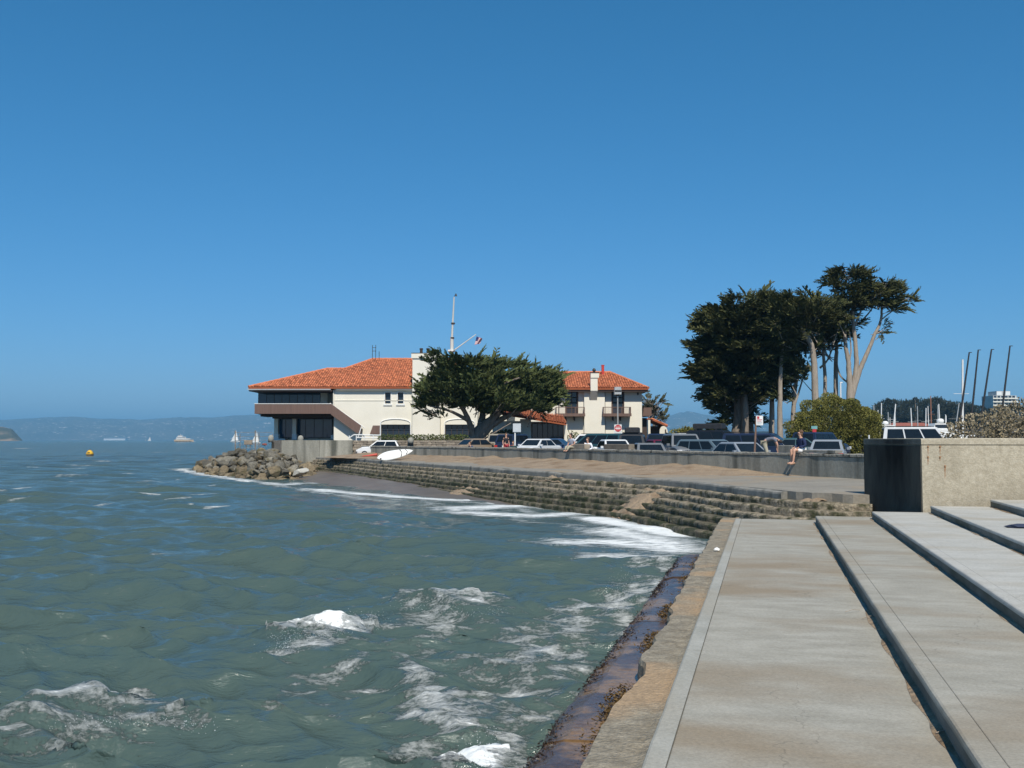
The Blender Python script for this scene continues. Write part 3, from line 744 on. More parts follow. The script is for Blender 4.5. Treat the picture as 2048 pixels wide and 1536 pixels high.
tag(link('algae', arr_mesh('algae', V, F, M['algae'])), 'ochre brown algae in the gap under the old ledge', kind='stuff')
# litter: a white cup-like scrap by the nosing; then a dark lump in place of a shadow on an upper terrace
def lump(c, r, seed, sq=(1, 1, 1), sub=2):
    bm = bmesh.new(); bmesh.ops.create_icosphere(bm, subdivisions=sub, radius=1.0)
    for v in bm.verts:
        k = 1 + 0.35 * mnoise.fractal(v.co * 1.3 + Vector((seed, seed * 2, 0)), 1, 2, 3)
        v.co = Vector((v.co.x * r * sq[0] * k, v.co.y * r * sq[1] * k, v.co.z * r * sq[2] * k))
    me = bpy.data.meshes.new('lump'); bm.to_mesh(me); bm.free(); return me
me = lump(None, 0.07, 3, (1, 1, 0.6)); me.materials.append(M['whitepaint'])
p = pz(1434, 1100, 0.69); o = link('paper_scrap', me, None, (p.x, p.y, 0.70)); tag(o, 'small crumpled white paper scrap beside the terrace nosing', 'litter')
me = lump(None, 0.2, 5, (1.9, 0.8, 0.28)); me.materials.append(cloth('navy_shadow_tone', (0.03, 0.04, 0.075)))  # flat dark shape added where a shadow mark lies on the slab
p = pz(2052, 1056, 1.31); o = link('dark_shadow_lump', me, None, (p.x, p.y, 1.34)); tag(o, 'dark navy lump standing in for a shadow on an upper pale terrace', 'shadow lump')
# twigs of straw lodged against the second riser
for k, (px_, py_) in enumerate([(1690, 1225), (1724, 1238), (1872, 1468)]):
    p = pz(px_, py_, 0.81); o = MB().tube([p + Vector((0, 0, .008)), p + Vector((.10, .03, .03)), p + Vector((.22, .11, .012))], 0.004, 5).build('dry_twig', M['barkpale'])
    tag(o, 'thin dry twig lying against a terrace riser', 'twig', 'twigs by the riser')

# big block closing the terraces
blk = thing('concrete_block_wall', 'tall pebbly tan concrete wall with blackened end face beside the terraces', 'wall', (10.06, 25.2, 0.3))
A_ = Vector((10.06, 25.2)); B_ = Vector((9.62, 28.0)); Rg = Vector((P2.x, P2.y))
A2 = A_ + Rg * 26; B2 = B_ + Rg * 26
zt = 2.94
def quadprism(pts, z0, z1): return MB().loft([[(p.x, p.y, z0) for p in pts], [(p.x, p.y, z1) for p in pts]])
ins = 0.02
body = quadprism([A_, A2, B2, B_], 0.2, zt - 0.17); o = body.build('wall_body', M['block'], blk, world=True)
out = [A_ + Vector((-0.012, -0.012)), A2 + Vector((0.01, -0.012)), B2 + Vector((0, .02)), B_ + Vector((-0.012, .02))]
quadprism([A_ + Vector((.02, .02)), A2 + Vector((0, .02)), B2, B_ + Vector((.02, 0))], zt - 0.17, zt - 0.15).build('coping_joint', M['mortar'], blk, world=True)
n = 90; rings = []
for k in range(n + 1):
    a = out[0].lerp(out[1], k / n); b = out[3].lerp(out[2], k / n); j = 0.012 * fbm(a.x, a.y, 3, 4, 1.5)
    rings.append([(a.x, a.y, zt - 0.15), (a.x, a.y, zt - 0.02 + j), (a.x, a.y + 0.03, zt + j), (b.x, b.y, zt + j), (b.x, b.y, zt - 0.15)])
MB().loft(rings).build('coping', M['block'], blk, world=True)
dl = (B_ - A_).normalized(); nl = Vector((-dl.y, dl.x)); nl = nl if nl.x < 0 else -nl
f0 = A_ + dl * 0.02 + nl * 0.006; f1 = B_ + nl * 0.006
MB().loft([[(f0.x, f0.y, 0.2), (f0.x, f0.y, zt - 0.175)], [(f0.x + nl.x * .02, f0.y + nl.y * .02, 0.2), (f0.x + nl.x * .02, f0.y + nl.y * .02, zt - .175)],
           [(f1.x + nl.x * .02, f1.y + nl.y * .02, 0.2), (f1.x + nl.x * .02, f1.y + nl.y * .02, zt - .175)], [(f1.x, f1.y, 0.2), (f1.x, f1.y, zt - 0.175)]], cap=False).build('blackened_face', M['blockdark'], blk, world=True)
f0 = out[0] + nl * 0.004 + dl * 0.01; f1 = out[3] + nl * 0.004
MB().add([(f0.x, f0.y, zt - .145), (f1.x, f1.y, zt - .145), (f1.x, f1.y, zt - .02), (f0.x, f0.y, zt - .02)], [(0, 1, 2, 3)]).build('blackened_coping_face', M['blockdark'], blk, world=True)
for (px_, y0, y1) in [(1856, 893, 908), (1880, 893, 909), (1856, 914, 930), (1880, 914, 922), (1890, 932, 958)]:
    q = ray(px_, y0); 
    # intersect with the lit face (plane through A_ with normal -D2)
    def hit(x, y):
        d = ray(x, y); nrm = Vector((D2.x, D2.y, 0)); t = (Vector((A_.x, A_.y, 0)) - Vector((0, 0, 0))).dot(nrm) / d.dot(nrm); return EYE + d * t
    a = hit(px_, y0); b = hit(px_, y1); off = Vector((-D2.x, -D2.y, 0)) * 0.004; w = Rg * 0.02; rr2 = []
    for k in range(7):
        f = k / 6; c = a.lerp(b, f) + off; ww = 0.016 * (1 - 0.75 * f) * (1 + 0.3 * math.sin(k * 2.1 + px_))
        rr2.append([(c.x - Rg.x * ww, c.y - Rg.y * ww, c.z), (c.x + Rg.x * ww, c.y + Rg.y * ww, c.z)])
    MB().sheet(rr2).build('rust_streak', M['rust'], blk, world=True)
    MB().lathe([(0.0, -0.02), (0.022, -0.018), (0.022, 0.012), (0.0, 0.014)], 8, (a.x, a.y, a.z), 'y').build('anchor_bolt', M['rust'], blk, world=True)

# ---- far shore, hills, island -----------------------------------
def ridge_mesh(name, label, D, prof, depth, mat, seed, rough, back=1.0, nx=260, x0=-900, x1=2900, base=-2, rfreq=1.0):
    xs = np.linspace(x0, x1, nx); rows = []
    ys = np.interp(xs, [p[0] for p in prof], [p[1] for p in prof])
    for k in range(14):
        f = k / 13.0; row = []
        for x, y in zip(xs, ys):
            Dk = D - depth * (1 - f); top = pd(x, y, D); X = (x - 1024) / FPX * Dk
            h = max(0.0, top.z)
            g = math.sin(f * math.pi / 2) ** 0.8
            zz_ = base + (h - base) * g
            zz_ += h * rough * fbm(X / D * 60 * rfreq, Dk / D * 60 * rfreq, seed, 5, 1.0) * (0.25 + 0.75 * f) * min(1, f * 4)
            row.append((X, Dk, zz_))
        rows.append(row)
    rows.append([(p[0] * 1.1, p[1] + depth * back, base) for p in rows[-1]])
    o = MB().sheet(rows).build(name, mat, smooth=True); return tag(o, label, kind='structure')
M['hill'] = mk('far_hill_scrub', (0.045, 0.055, 0.04), (0.12, 0.11, 0.075), 0.0022, 0.95, c3=(0.85, 0.80, 0.72), s3=0.02, t3=(0.62, 0.69), detail=9)
M['island'] = mk('island_scrub', (0.035, 0.05, 0.028), (0.09, 0.085, 0.05), 0.02, 0.95, c3=(0.26, 0.19, 0.12), s3=0.012, t3=(0.52, 0.6), detail=8)
ridge_mesh('hills', 'long ridge of blue hazy hills across the bay', 12500,
           [(-900, 846), (-300, 842), (0, 841), (60, 838), (120, 836), (165, 834), (200, 839), (290, 840), (350, 836), (420, 836), (480, 832), (560, 829), (700, 826), (900, 838), (1100, 842), (1300, 838), (1340, 833), (1375, 826), (1410, 831), (1450, 836), (1700, 842), (2900, 846)],
           3200, M['hill'], 4, 0.10, rfreq=2.0)
ridge_mesh('island', 'dark scrubby island point jutting out from the left over the bay', 3400,
           [(-900, 842), (-400, 846), (-60, 853), (0, 853), (12, 855), (24, 858), (34, 868), (45, 879), (48, 884), (3000, 900)], 260, M['island'], 9, 0.12, nx=500, x0=-700, x1=60, base=-3, rfreq=3.0)
# ================================================================ YACHT CLUB
def in_poly(pt, poly):
    x, y = pt; c = False; n = len(poly); j = n - 1
    for i in range(n):
        xi, yi = poly[i]; xj, yj = poly[j]
        if (yi > y) != (yj > y) and x < (xj - xi) * (y - yi) / (yj - yi) + xi: c = not c
        j = i
    return c
def tile_plane(parent, poly3, along, name='tile_courses', pitch=0.27, course=0.42, seed=1):
    """rows of half-round clay tiles laid up the slope of a planar roof polygon"""
    P = [Vector(p) for p in poly3]; o = P[0]
    nrm = Vector((0, 0, 0))
    for i in range(len(P)):
        a, b = P[i], P[(i + 1) % len(P)]; nrm += (a - o).cross(b - o)
    nrm.normalize(); nrm = nrm if nrm.z > 0 else -nrm
    e1 = Vector(along).normalized(); e1 = (e1 - nrm * e1.dot(nrm)).normalized(); e2 = nrm.cross(e1); e2 = e2 if e2.z > 0 else -e2
    loc = [((p - o).dot(e1), (p - o).dot(e2)) for p in P]
    u0 = min(p[0] for p in loc); u1 = max(p[0] for p in loc); v0 = min(p[1] for p in loc); v1 = max(p[1] for p in loc)
    rg = random.Random(seed); V = []; F = []; T = []
    u = u0 + pitch * 0.5
    while u < u1:
        v = v0; odd = 0
        while v < v1:
            if in_poly((u, v + course * 0.45), loc) or in_poly((u, v + course * 0.9), loc):
                r = pitch * 0.44; lift = 0.035 + rg.uniform(-0.006, 0.01); du = rg.uniform(-0.012, 0.012); b = len(V)
                tn = rg.choice([0.62, 0.75, 0.5, 0.6, 0.45, 0.85, 0.95, 0.3, 0.12, 0.05]) + rg.uniform(-0.1, 0.1)
                for (vv, l, sc) in ((v - 0.03, lift + 0.03, 1.0), (v + course, lift, 0.85)):
                    for k in range(5):
                        a = math.pi * k / 4
                        q = o + e1 * (u + du - math.cos(a) * r * sc) + e2 * vv + nrm * (l + math.sin(a) * r * 0.62)
                        V.append(q); T.append(tn)
                for k in range(4): F.append((b + k, b + k + 1, b + 6 + k, b + 5 + k))
            v += course
        u += pitch
    if not V: return
    l = parent.location if parent.parent is None else parent.parent.location
    V = [(p.x - l.x, p.y - l.y, p.z - l.z) for p in V]
    me = arr_mesh(name, V, F, M['tile'], T, smooth=True)
    ob = link(name, me, parent); ob['kind'] = 'stuff'; return ob
def roof(parent, planes, name='roof', seed=1, along=(1, 0, 0), thick=0.16):
    mb = MB()
    for p in planes:
        k = len(p); mb.add(list(p) + [(a[0], a[1], a[2] - thick) for a in p], [tuple(range(k)), tuple(range(2 * k - 1, k - 1, -1))] + [(i, (i + 1) % k, k + (i + 1) % k, k + i) for i in range(k)])
    r = mb.build(name, M['tilebed'], parent, world=True)
    return r
def tiles_on(parent, r, planes, seed=1):
    for i, (p, al) in enumerate(planes): tile_plane_child(parent, r, p, al, seed + i)
def tile_plane_child(parent, r, p, al, seed):
    tile_plane(r, p, al, seed=seed)
def wbox(parent, name, mat, x0, x1, y0, y1, Yf, Yb, zlo=None, zhi=None):
    """box whose front face at depth Yf fills the pixel rectangle"""
    z1 = zz(y0, Yf) if zhi is None else zhi; z0 = zz(y1, Yf) if zlo is None else zlo
    return MB().box(xx(x0, Yf), xx(x1, Yf), Yf, Yb, z0, z1).build(name, mat, parent, world=True)
def wall_with_holes(parent, name, mat, X0, X1, Z0, Z1, Yf, Yb, holes):
    """wall slab with rectangular openings (x0,x1,z0,z1); openings must not share columns partially"""
    xs = sorted(set([X0, X1] + [h[0] for h in holes] + [h[1] for h in holes]))
    mb = MB()
    for a, b in zip(xs[:-1], xs[1:]):
        hs = sorted([h for h in holes if h[0] <= a + 1e-6 and h[1] >= b - 1e-6], key=lambda h: h[2]); z = Z0
        for h in hs:
            if h[2] > z: mb.box(a, b, Yf, Yb, z, h[2])
            z = h[3]
        if z < Z1: mb.box(a, b, Yf, Yb, z, Z1)
    return mb.build(name, mat, parent, world=True)
def window(parent, x0, x1, z0, z1, Y, frame=None, cols=2, rows=1, recess=0.12, glass=None, fw=0.06):
    frame = frame or M['darktrim']; glass = glass or M['glass']
    mb = MB(); Yr = Y + recess
    mb.box(x0, x0 + fw, Yr - 0.05, Yr + 0.05, z0, z1).box(x1 - fw, x1, Yr - 0.05, Yr + 0.05, z0, z1)
    mb.box(x0 + fw, x1 - fw, Yr - 0.05, Yr + 0.05, z0, z0 + fw).box(x0 + fw, x1 - fw, Yr - 0.05, Yr + 0.05, z1 - fw, z1)
    w = mb.build('window', frame, parent, world=True)
    loc = parent.location
    W = x1 - x0 - 2 * fw; H = z1 - z0 - 2 * fw; mw = fw * 0.7
    for i in range(cols):
        for j in range(rows):
            a = x0 + fw + W * i / cols; b = x0 + fw + W * (i + 1) / cols; c = z0 + fw + H * j / rows; d = z0 + fw + H * (j + 1) / rows
            m2 = MB().box(a + mw / 2 * (i > 0), b - mw / 2 * (i < cols - 1), Yr + 0.005, Yr + 0.03, c + mw / 2 * (j > 0), d - mw / 2 * (j < rows - 1))
            m2.v = [(p[0] - loc.x, p[1] - loc.y, p[2] - loc.z) for p in m2.v]
            m2.build('pane', glass, w)
            if i > 0:
                m3 = MB().box(a - mw / 2, a + mw / 2, Yr - 0.03, Yr + 0.04, c, d); m3.v = [(p[0] - loc.x, p[1] - loc.y, p[2] - loc.z) for p in m3.v]; m3.build('mullion', frame, w)
    return w

def clubhouse():
    Y0 = 113.1
    h = thing('clubhouse', 'cream stucco clubhouse with orange tile roof and brown balcony above the rocks', 'building', (xx(740, Y0), Y0, 2.6))
    zb = 2.4; ze = zz(776, Y0)
    Xl, Xr = xx(668, Y0), xx(955, Y0)
    wx = [(xx(770, Y0), xx(781, Y0)), (xx(795.5, Y0), xx(806.5, Y0))]; wz = (zz(807, Y0), zz(785, Y0))
    ax0, ax1 = xx(762, Y0), xx(820.5, Y0); az = zz(839, Y0)
    bx0, bx1 = xx(890, Y0), xx(949, Y0)
    holes = [(a, b, wz[0], wz[1]) for a, b in wx] + [(ax0, ax1, zb + 0.3, az - 0.55), (bx0, bx1, zb + 0.3, az - 0.55)]
    # wall below the string course, with its openings
    def column_wall():
        xs = sorted(set([Xl, Xr] + sum([[q[0], q[1]] for q in holes], []))); mb = MB()
        for a, b in zip(xs[:-1], xs[1:]):
            hs = sorted([q for q in holes if q[0] <= a + 1e-6 and q[1] >= b - 1e-6], key=lambda q: q[2]); z = zb
            for q in hs:
                if q[2] > z: mb.box(a, b, Y0, Y0 + 0.4, z, q[2])
                z = q[3]
            mb.box(a, b, Y0, Y0 + 0.4, z, ze)
        return mb
    column_wall().build('front_wall', M['stucco'], h, world=True)
    # flat-arched heads of the two ground-floor openings
    for (a, b) in ((ax0, ax1), (bx0, bx1)):
        mb = MB(); n = 14; r1 = []; r2 = []
        cx = (a + b) / 2; hw = (b - a) / 2
        pts = [(cx + hw * math.cos(math.pi * k / n), (az - 0.55) + 0.55 * math.sin(math.pi * k / n) ** 0.7) for k in range(n + 1)]
        top = az + 0.02
        for k in range(n):
            p, q = pts[k], pts[k + 1]
            mb.loft([[(p[0], Y0 + .003, p[1]), (q[0], Y0 + .003, q[1]), (q[0], Y0 + .003, top), (p[0], Y0 + .003, top)],
                     [(p[0], Y0 + .38, p[1]), (q[0], Y0 + .38, q[1]), (q[0], Y0 + .38, top), (p[0], Y0 + .38, top)]])
        mb.build('arch_head', M['stucco'], h, world=True)
        # white moulded surround
        mb = MB(); out = [(a - 0.08, zb + .3)] + [(cx - hw * 1.03 * math.cos(math.pi * k / n), (az - .55) + .62 * math.sin(math.pi * k / n) ** 0.7) for k in range(n + 1)] + [(b + 0.08, zb + .3)]
        mb.tube([(p[0], Y0 - 0.02, p[1]) for p in out], 0.07, 6).build('arch_surround', M['whitepaint'], h, world=True)
        window(h, a, b, zb + 0.32, az, Y0 + 0.35, M['darktrim'], 5, 2, 0.1, M['glass'], 0.08)
    for a, b in wx:
        window(h, a, b, wz[0], wz[1], Y0, M['darktrim'], 1, 1, 0.25)
        MB().box(a - 0.18, b + 0.18, Y0 - 0.10, Y0, wz[0] - 0.22, wz[0] - 0.06).build('sill', M['whitepaint'], h, world=True)
        MB().box(a - 0.10, a - .01, Y0 - 0.05, Y0, wz[0] - .06, wz[1] + .1).box(b + .01, b + .10, Y0 - .05, Y0, wz[0] - .06, wz[1] + .1).box(a - .01, b + .01, Y0 - .05, Y0, wz[1] + .01, wz[1] + .1).build('window_surround', M['whitepaint'], h, world=True)
    wbox(h, 'string_course', M['stucco'], 669, 826, 800.2, 801.4, Y0 - 0.05, Y0 + 0.02)
    # back and side walls
    MB().box(Xl, Xl + 0.4, Y0 + 0.4, Y0 + 17, zb, ze).build('side_wall', M['stucco'], h, world=True)
    MB().box(Xr - 0.4, Xr, Y0 + 0.4, Y0 + 17, zb, ze).build('side_wall', M['stucco'], h, world=True)
    MB().box(xx(512, Y0), Xr, Y0 + 17, Y0 + 17.4, zb, ze).build('back_wall', M['stucco'], h, world=True)
    # glazed left bay: lower room and upper veranda room
    gl0, gl1 = xx(549, 117), xx(664, 117); zf = zz(829, 115); zg = zz(876, 117)
    MB().box(xx(514, 117), Xl, 117.8, 132, zf + 0.05, ze).build('veranda_room', M['stucco'], h, world=True)
    MB().box(gl0 + .3, Xl, 117.8, 132, zb, zf - .5).build('lower_room', M['stucco'], h, world=True)
    window(h, gl0 + 0.3, xx(586, 117), zg, zz(836, 117), 117.3, M['dark'], 2, 1, 0.1, M['glassblue'], 0.07)
    window(h, xx(591, 117), gl1, zg, zz(836, 117), 117.3, M['dark'], 4, 1, 0.1, M['glassblue'], 0.07)
    window(h, xx(514, 116.5), xx(640, 116.5), zz(808, 116.5), zz(780, 116.5), 116.9, M['dark'], 8, 1, 0.1, M['glassblue'], 0.07)
    MB().box(xx(640, 116.5) + .01, xx(654, 116.5), 116.7, 117.7, zz(808, 116.5), zz(780, 116.5)).build('pier', M['stucco'], h, world=True)
    for a, b in ((548.5, 556), (585, 592.5)):
        wbox(h, 'column', M['stucco'], a, b, 834, 870, 116.2, 116.8)
        wbox(h, 'column_base', M['whitepaint'], a - .6, b + 1.2, 868, 879, 116.0, 116.9)
    wbox(h, 'column_base', M['whitepaint'], 662, 671, 870, 878, 116.0, 116.9)
    wbox(h, 'plinth', M['whitepaint'], 547, 570, 877.5, 880, 115.9, 117.5)
    # balcony: clad parapet, soffit beam, white rail, stair flight
    Yb = 112.2; bx = (xx(509, Yb), xx(662, Yb)); z0, z1 = zz(827.5, Yb), zz(808, Yb)
    par = MB().box(bx[0], bx[1], Yb, Yb + 0.15, z0, z1).box(bx[0], bx[0] + 0.15, Yb + .15, 130, z0, z1).build('balcony_parapet', M['brownwood'], h, world=True)
    nb = 26
    for k in range(nb):
        a = bx[0] + (bx[1] - bx[0]) * k / nb; b = bx[0] + (bx[1] - bx[0]) * (k + 1) / nb
        MB().box(a + 0.012, b - 0.012, Yb - 0.02, Yb, z0, z1 - 0.02).build('parapet_board', M['brownwood'], h, world=True)
    MB().box(bx[0] + .16, bx[1], Yb + .16, 117.75, z0 + .02, z0 + .3).build('balcony_floor', M['darktrim'], h, world=True)
    wbox(h, 'balcony_beam', M['darktrim'], 521, 664, 829, 833, 113.6, 117.2)
    wbox(h, 'balcony_beam', M['darktrim'], 545, 664, 833, 837, 115.0, 117.2)
    MB().box(bx[0] - .03, bx[1], Yb - .05, Yb + .2, z1, z1 + 0.06).build('parapet_rail', M['whitepaint'], h, world=True)
    # stair flight parapet running down to the right
    Ys = 112.32
    T0 = pd(662, 807, Ys); T1 = pd(722, 851, Ys); B1 = pd(722, 866, Ys); B2 = pd(713, 866, Ys); B0 = pd(662, 829, Ys)
    poly = [(q.x, q.z) for q in (T0, T1, B1, B2, B0)]
    MB().prism(poly, Ys - 0.1, Ys + 0.05).build('stair_parapet', M['brownwood'], h, world=True)
    MB().tube([pd(660, 806.5, Ys), pd(730, 856, Ys)], 0.055, 6).build('stair_rail', M['whitepaint'], h, world=True)
    MB().tube([pd(723, 853, Ys - .15), pd(716, 875, Ys - .15)], 0.06, 6).build('stair_rail_post', M['whitepaint'], h, world=True)
    for k in range(10):
        f = k / 10; a = T0.lerp(T1, f); b = B0.lerp(B1, f)
        MB().box(a.x, a.x + 0.42, Ys + .055, Ys + .72, b.z + .1, b.z + .28).build('stair_tread', M['darktrim'], h, world=True)
    # white bulkhead post and slanted brown door panel at the stair foot
    MB().prism([(q.x, q.z) for q in (pd(740, 868, 113), pd(746, 851, 113), pd(761, 851, 113), pd(761, 868, 113))], 112.9, 113.08).build('service_door', M['brownwood'], h, world=True)
    # roof
    e = zz(775, 112.6); Ye = 112.6; a = pd(497, 774.5, Ye); f_ = Vector((xx(960, Ye), Ye, a.z)); slope = (zz(718, 124.5) - a.z) / (124.5 - Ye)
    def on(x, y):
        d = ray(x, y); t = (a.z - EYE.z - slope * (Ye - EYE.y)) / (d.z - slope * d.y); return EYE + d * t
    b = on(655, 738.5); c = on(690, 737.5); d_ = on(745, 719); g = on(905, 717)
    c = Vector((c.x, b.y, b.z)); g = Vector((g.x, d_.y, d_.z))
    front = [a, b, c, d_, g, f_]
    def mir(p, r): return Vector((p.x, 2 * r - p.y, p.z))
    Yr1, Yr2 = b.y, d_.y
    left1 = [a, mir(a, Yr1), b]
    back1 = [b, mir(a, Yr1), Vector((c.x + 3, 2 * Yr1 - a.y, a.z)), Vector((c.x + 3, b.y, b.z))]
    lowL = Vector((c.x - 4, 2 * Yr2 - a.y, a.z))
    hip2 = [c, d_, lowL, Vector((c.x - 2.5, 2 * Yr1 - c.y + 2, a.z + 1.5))]
    hip2 = [c, d_, lowL]
    back2 = [d_, g, mir(f_, Yr2), lowL]
    right = [f_, g, mir(f_, Yr2)]
    r = roof(h, [front, left1, back1, hip2, back2, right])
    tile_plane(r, front, (1, 0, 0), seed=3); tile_plane(r, left1, (0, 1, 0), seed=4); tile_plane(r, hip2, (0.2, 1, 0), seed=5)
    def cap(p, q, n):
        mb = MB(); mb.tube([p.lerp(q, k / n) + Vector((0, 0, 0.06)) for k in range(n + 1)], [0.13 if k % 2 else 0.15 for k in range(n + 1)], 6)
        mb.v = [(v[0] - h.location.x, v[1] - h.location.y, v[2] - h.location.z) for v in mb.v]; mb.build('ridge_tiles', M['tile'], r, tint=[0.5] * len(mb.v))
    cap(a, b, 30); cap(b, c, 8); cap(c, d_, 16); cap(d_, g, 24)
    # eaves: gutter, fascia, dark soffit
    MB().box(a.x - .1, xx(661, Ye), Ye - 0.05, Ye + 0.1, a.z - 0.30, a.z - 0.18).build('gutter', M['metal'], h, world=True)
    MB().box(a.x, xx(662, Ye), Ye + .12, 117.5, a.z - 0.44, a.z - 0.31).build('eave_soffit', M['brownwood'], h, world=True)
    MB().box(xx(672, Ye), f_.x, Ye + .1, Y0 - .01, a.z - 0.30, a.z - 0.18).build('eave_soffit', M['stucco'], h, world=True)
    MB().tube([(Xl - .06, Y0 - .06, a.z - .3), (Xl - .06, Y0 - .06, zz(812, Y0))], 0.06, 6).build('downpipe', M['stucco'], h, world=True)
    # chimney stack in front
    Yc = 112.0
    wbox(h, 'chimney', M['stucco'], 824.5, 880, 716, 880, Yc, 115.0)
    wbox(h, 'chimney_cap', M['stucco'], 822, 882.5, 706.5, 716.5, Yc - .12, 115.4)
    wbox(h, 'chimney_lip', M['darktrim'], 821.5, 883, 705.5, 706.5, Yc - .15, 115.45)
    for px_ in (842, 855.5):
        X = xx(px_, 113.2); zc = zz(705.4, 113.2)
        MB().lathe([(0.16, zc - .02), (0.16, zc + .34), (0.20, zc + .36), (0.20, zc + .48), (0.0, zc + .52)], 10, (X, 113.2, 0)).build('chimney_pot', M['darktrim'], h, world=True)
    # roof aerials
    for px_, y0, y1 in ((744, 690, 717), (750.5, 690, 717), (757.5, 703, 717)):
        X = xx(px_, 124); MB().tube([(X, 124, zz(y1 + 2, 124)), (X, 124, zz(y0, 124))], 0.035, 5).build('aerial', M['dark'], h, world=True)
    for yy in (695, 702):
        MB().tube([(xx(743.2, 124), 124.0, zz(yy, 124)), (xx(751.5, 124), 124.0, zz(yy, 124))], 0.03, 5).build('aerial_bar', M['dark'], h, world=True)
    return h
clubhouse()

def east_wing():
    Y0 = 112.0
    h = thing('guest_wing', 'two storey cream wing with orange tile roof, chimney and brown balconies', 'building', (xx(1190, Y0), Y0, 1.7))
    zb = 1.5; ze = zz(774, Y0 - .6)
    X0, X1 = xx(1030, Y0), xx(1284, Y0)
    doors = [(xx(1131.5, Y0), xx(1155.5, Y0)), (xx(1224, Y0), xx(1247.5, Y0))]; dz = (zz(829, Y0), zz(782, Y0))
    wall_with_holes(h, 'front_wall', M['stucco'], X0, X1, zb, ze, Y0, Y0 + .35, [(a, b, dz[0], dz[1]) for a, b in doors])
    MB().box(X1 - .35, X1, Y0 + .35, Y0 + 12, zb, ze).build('side_wall', M['stucco'], h, world=True)
    MB().box(X0, X0 + .35, Y0 + .35, Y0 + 12, zb, ze).build('side_wall', M['stucco'], h, world=True)
    MB().box(X0, X1, Y0 + 12, Y0 + 12.3, zb, ze).build('back_wall', M['stucco'], h, world=True)
    MB().box(X0 + .4, X1 - .4, Y0 + 1.2, Y0 + 1.3, zb, ze).build('inner_partition', M['darktrim'], h, world=True)
    for a, b in doors:
        w = window(h, a, b, dz[0], dz[1], Y0, M['darktrim'], 2, 4, 0.22, M['glass'], 0.14)
        MB().box(a - .06, a, Y0 - .06, Y0 + .1, dz[0], dz[1]).box(b, b + .06, Y0 - .06, Y0 + .1, dz[0], dz[1]).build('door_casing', M['brownwood'], h, world=True)
    # chimney breast and shaft
    MB().box(xx(1168, Y0), xx(1209, Y0), Y0 - .42, Y0 - .003, zb, ze - .08).build('chimney_breast', M['stucco'], h, world=True)
    xa_, xb_ = xx(1181.5, Y0 - 1.2), xx(1195.5, Y0 - 1.2); zs = zz(800, 111)
    MB().loft([[(xa_, Y0 - .43, zs), (xb_, Y0 - .43, zs), (xb_, Y0 - .425, zs), (xa_, Y0 - .425, zs)], [(xa_, Y0 - 1.2, zs + 1.0), (xb_, Y0 - 1.2, zs + 1.0), (xb_, Y0 - .425, zs + 1.0), (xa_, Y0 - .425, zs + 1.0)], [(xa_, Y0 - 1.2, zz(756, 111)), (xb_, Y0 - 1.2, zz(756, 111)), (xb_, Y0 - .425, zz(756, 111)), (xa_, Y0 - .425, zz(756, 111))]]).build('chimney', M['stucco'], h, world=True)
    MB().box(xx(1180, Y0), xx(1196.5, Y0), Y0 - 1.28, Y0 - .35, zz(755.8, 111), zz(746, 111)).build('chimney_cap', M['stucco'], h, world=True)
    MB().box(xx(1179.2, Y0), xx(1197.2, Y0), Y0 - 1.33, Y0 - .3, zz(745.9, 111), zz(744.8, 111)).build('chimney_lip', M['darktrim'], h, world=True)
    zc = zz(744.6, 111.4)
    MB().lathe([(0.12, zc), (0.12, zc + .08), (.18, zc + .1), (.2, zc + .25), (.1, zc + .42), (0, zc + .44)], 10, (xx(1188.5, 111.2), 111.2, 0)).build('spark_arrestor', M['dark'], h, world=True)
    # balconies
    for (a, b) in ((1112, 1169.5), (1206.5, 1262)):
        Yf = Y0 - 1.15; xa, xb = xx(a, Yf), xx(b, Yf); z0 = zz(830.5, Yf); z1 = zz(815, Yf)
        bal = MB().box(xa - .05, xb + .05, Yf, Y0 - .005, z0 - .05, z0 + .12).build('balcony_floor', M['brownwood'], h, world=True)
        MB().box(xa - .05, xb + .05, Yf - .06, Yf - .003, z0 - .12, z0 + .2).build('balcony_fascia', M['brownwood'], h, world=True)
        MB().box(xa, xb, Yf + .0, Yf + .06, z1, z1 + .07).build('balcony_handrail', M['brownwood'], h, world=True)
        for xp in (xa + .03, xb - .03, xa + (xb - xa) * .33, xa + (xb - xa) * .67):
            MB().box(xp - .035, xp + .035, Yf + .005, Yf + .055, z0 + .12, z1).build('balcony_post', M['brownwood'], h, world=True)
        mb = MB(); k = xa + .12
        while k < xb - .05: mb.box(k - .011, k + .011, Yf + .02, Yf + .04, z0 + .12, z1); k += .12
        for xs in (xa + .02, xb - .04):
            yy = Yf + .15
            while yy < Y0 - .05: mb.box(xs, xs + .02, yy, yy + .02, z0 + .12, z1); yy += .12
        o = mb.build('balusters', M['brownwood'], h, world=True); o['kind'] = 'stuff'
        MB().box(xa, xa + .06, Yf + .065, Y0 - .01, z1, z1 + .07).box(xb - .06, xb, Yf + .065, Y0 - .01, z1, z1 + .07).build('side_handrail', M['brownwood'], h, world=True)
        for xp in (xa + 1.1, xb - 1.1):
            MB().prism([(xp - .08, z0 - .1), (xp + .08, z0 - .1), (xp + .08, z0 - .6), (xp - .08, z0 - .45)], Y0 - .6, Y0 - .005).build('bracket', M['darktrim'], h, world=True)
    # balcony round the corner on the end wall
    xa = X1 + .01; xb = xx(1303, 114)
    z0 = zz(832, 114); z1 = zz(815, 114)
    MB().box(xa, xb, 114, 119, z0, z0 + .2).box(xb - .06, xb, 114, 119, z0 + .2, z1).box(xa, xb - .06, 114, 114.06, z0 + .2, z1).build('end_balcony', M['brownwood'], h, world=True)
    MB().box(xa + .0, xa + .9, 115, 120, zb, z0 - .2).build('end_bay', M['darktrim'], h, world=True)
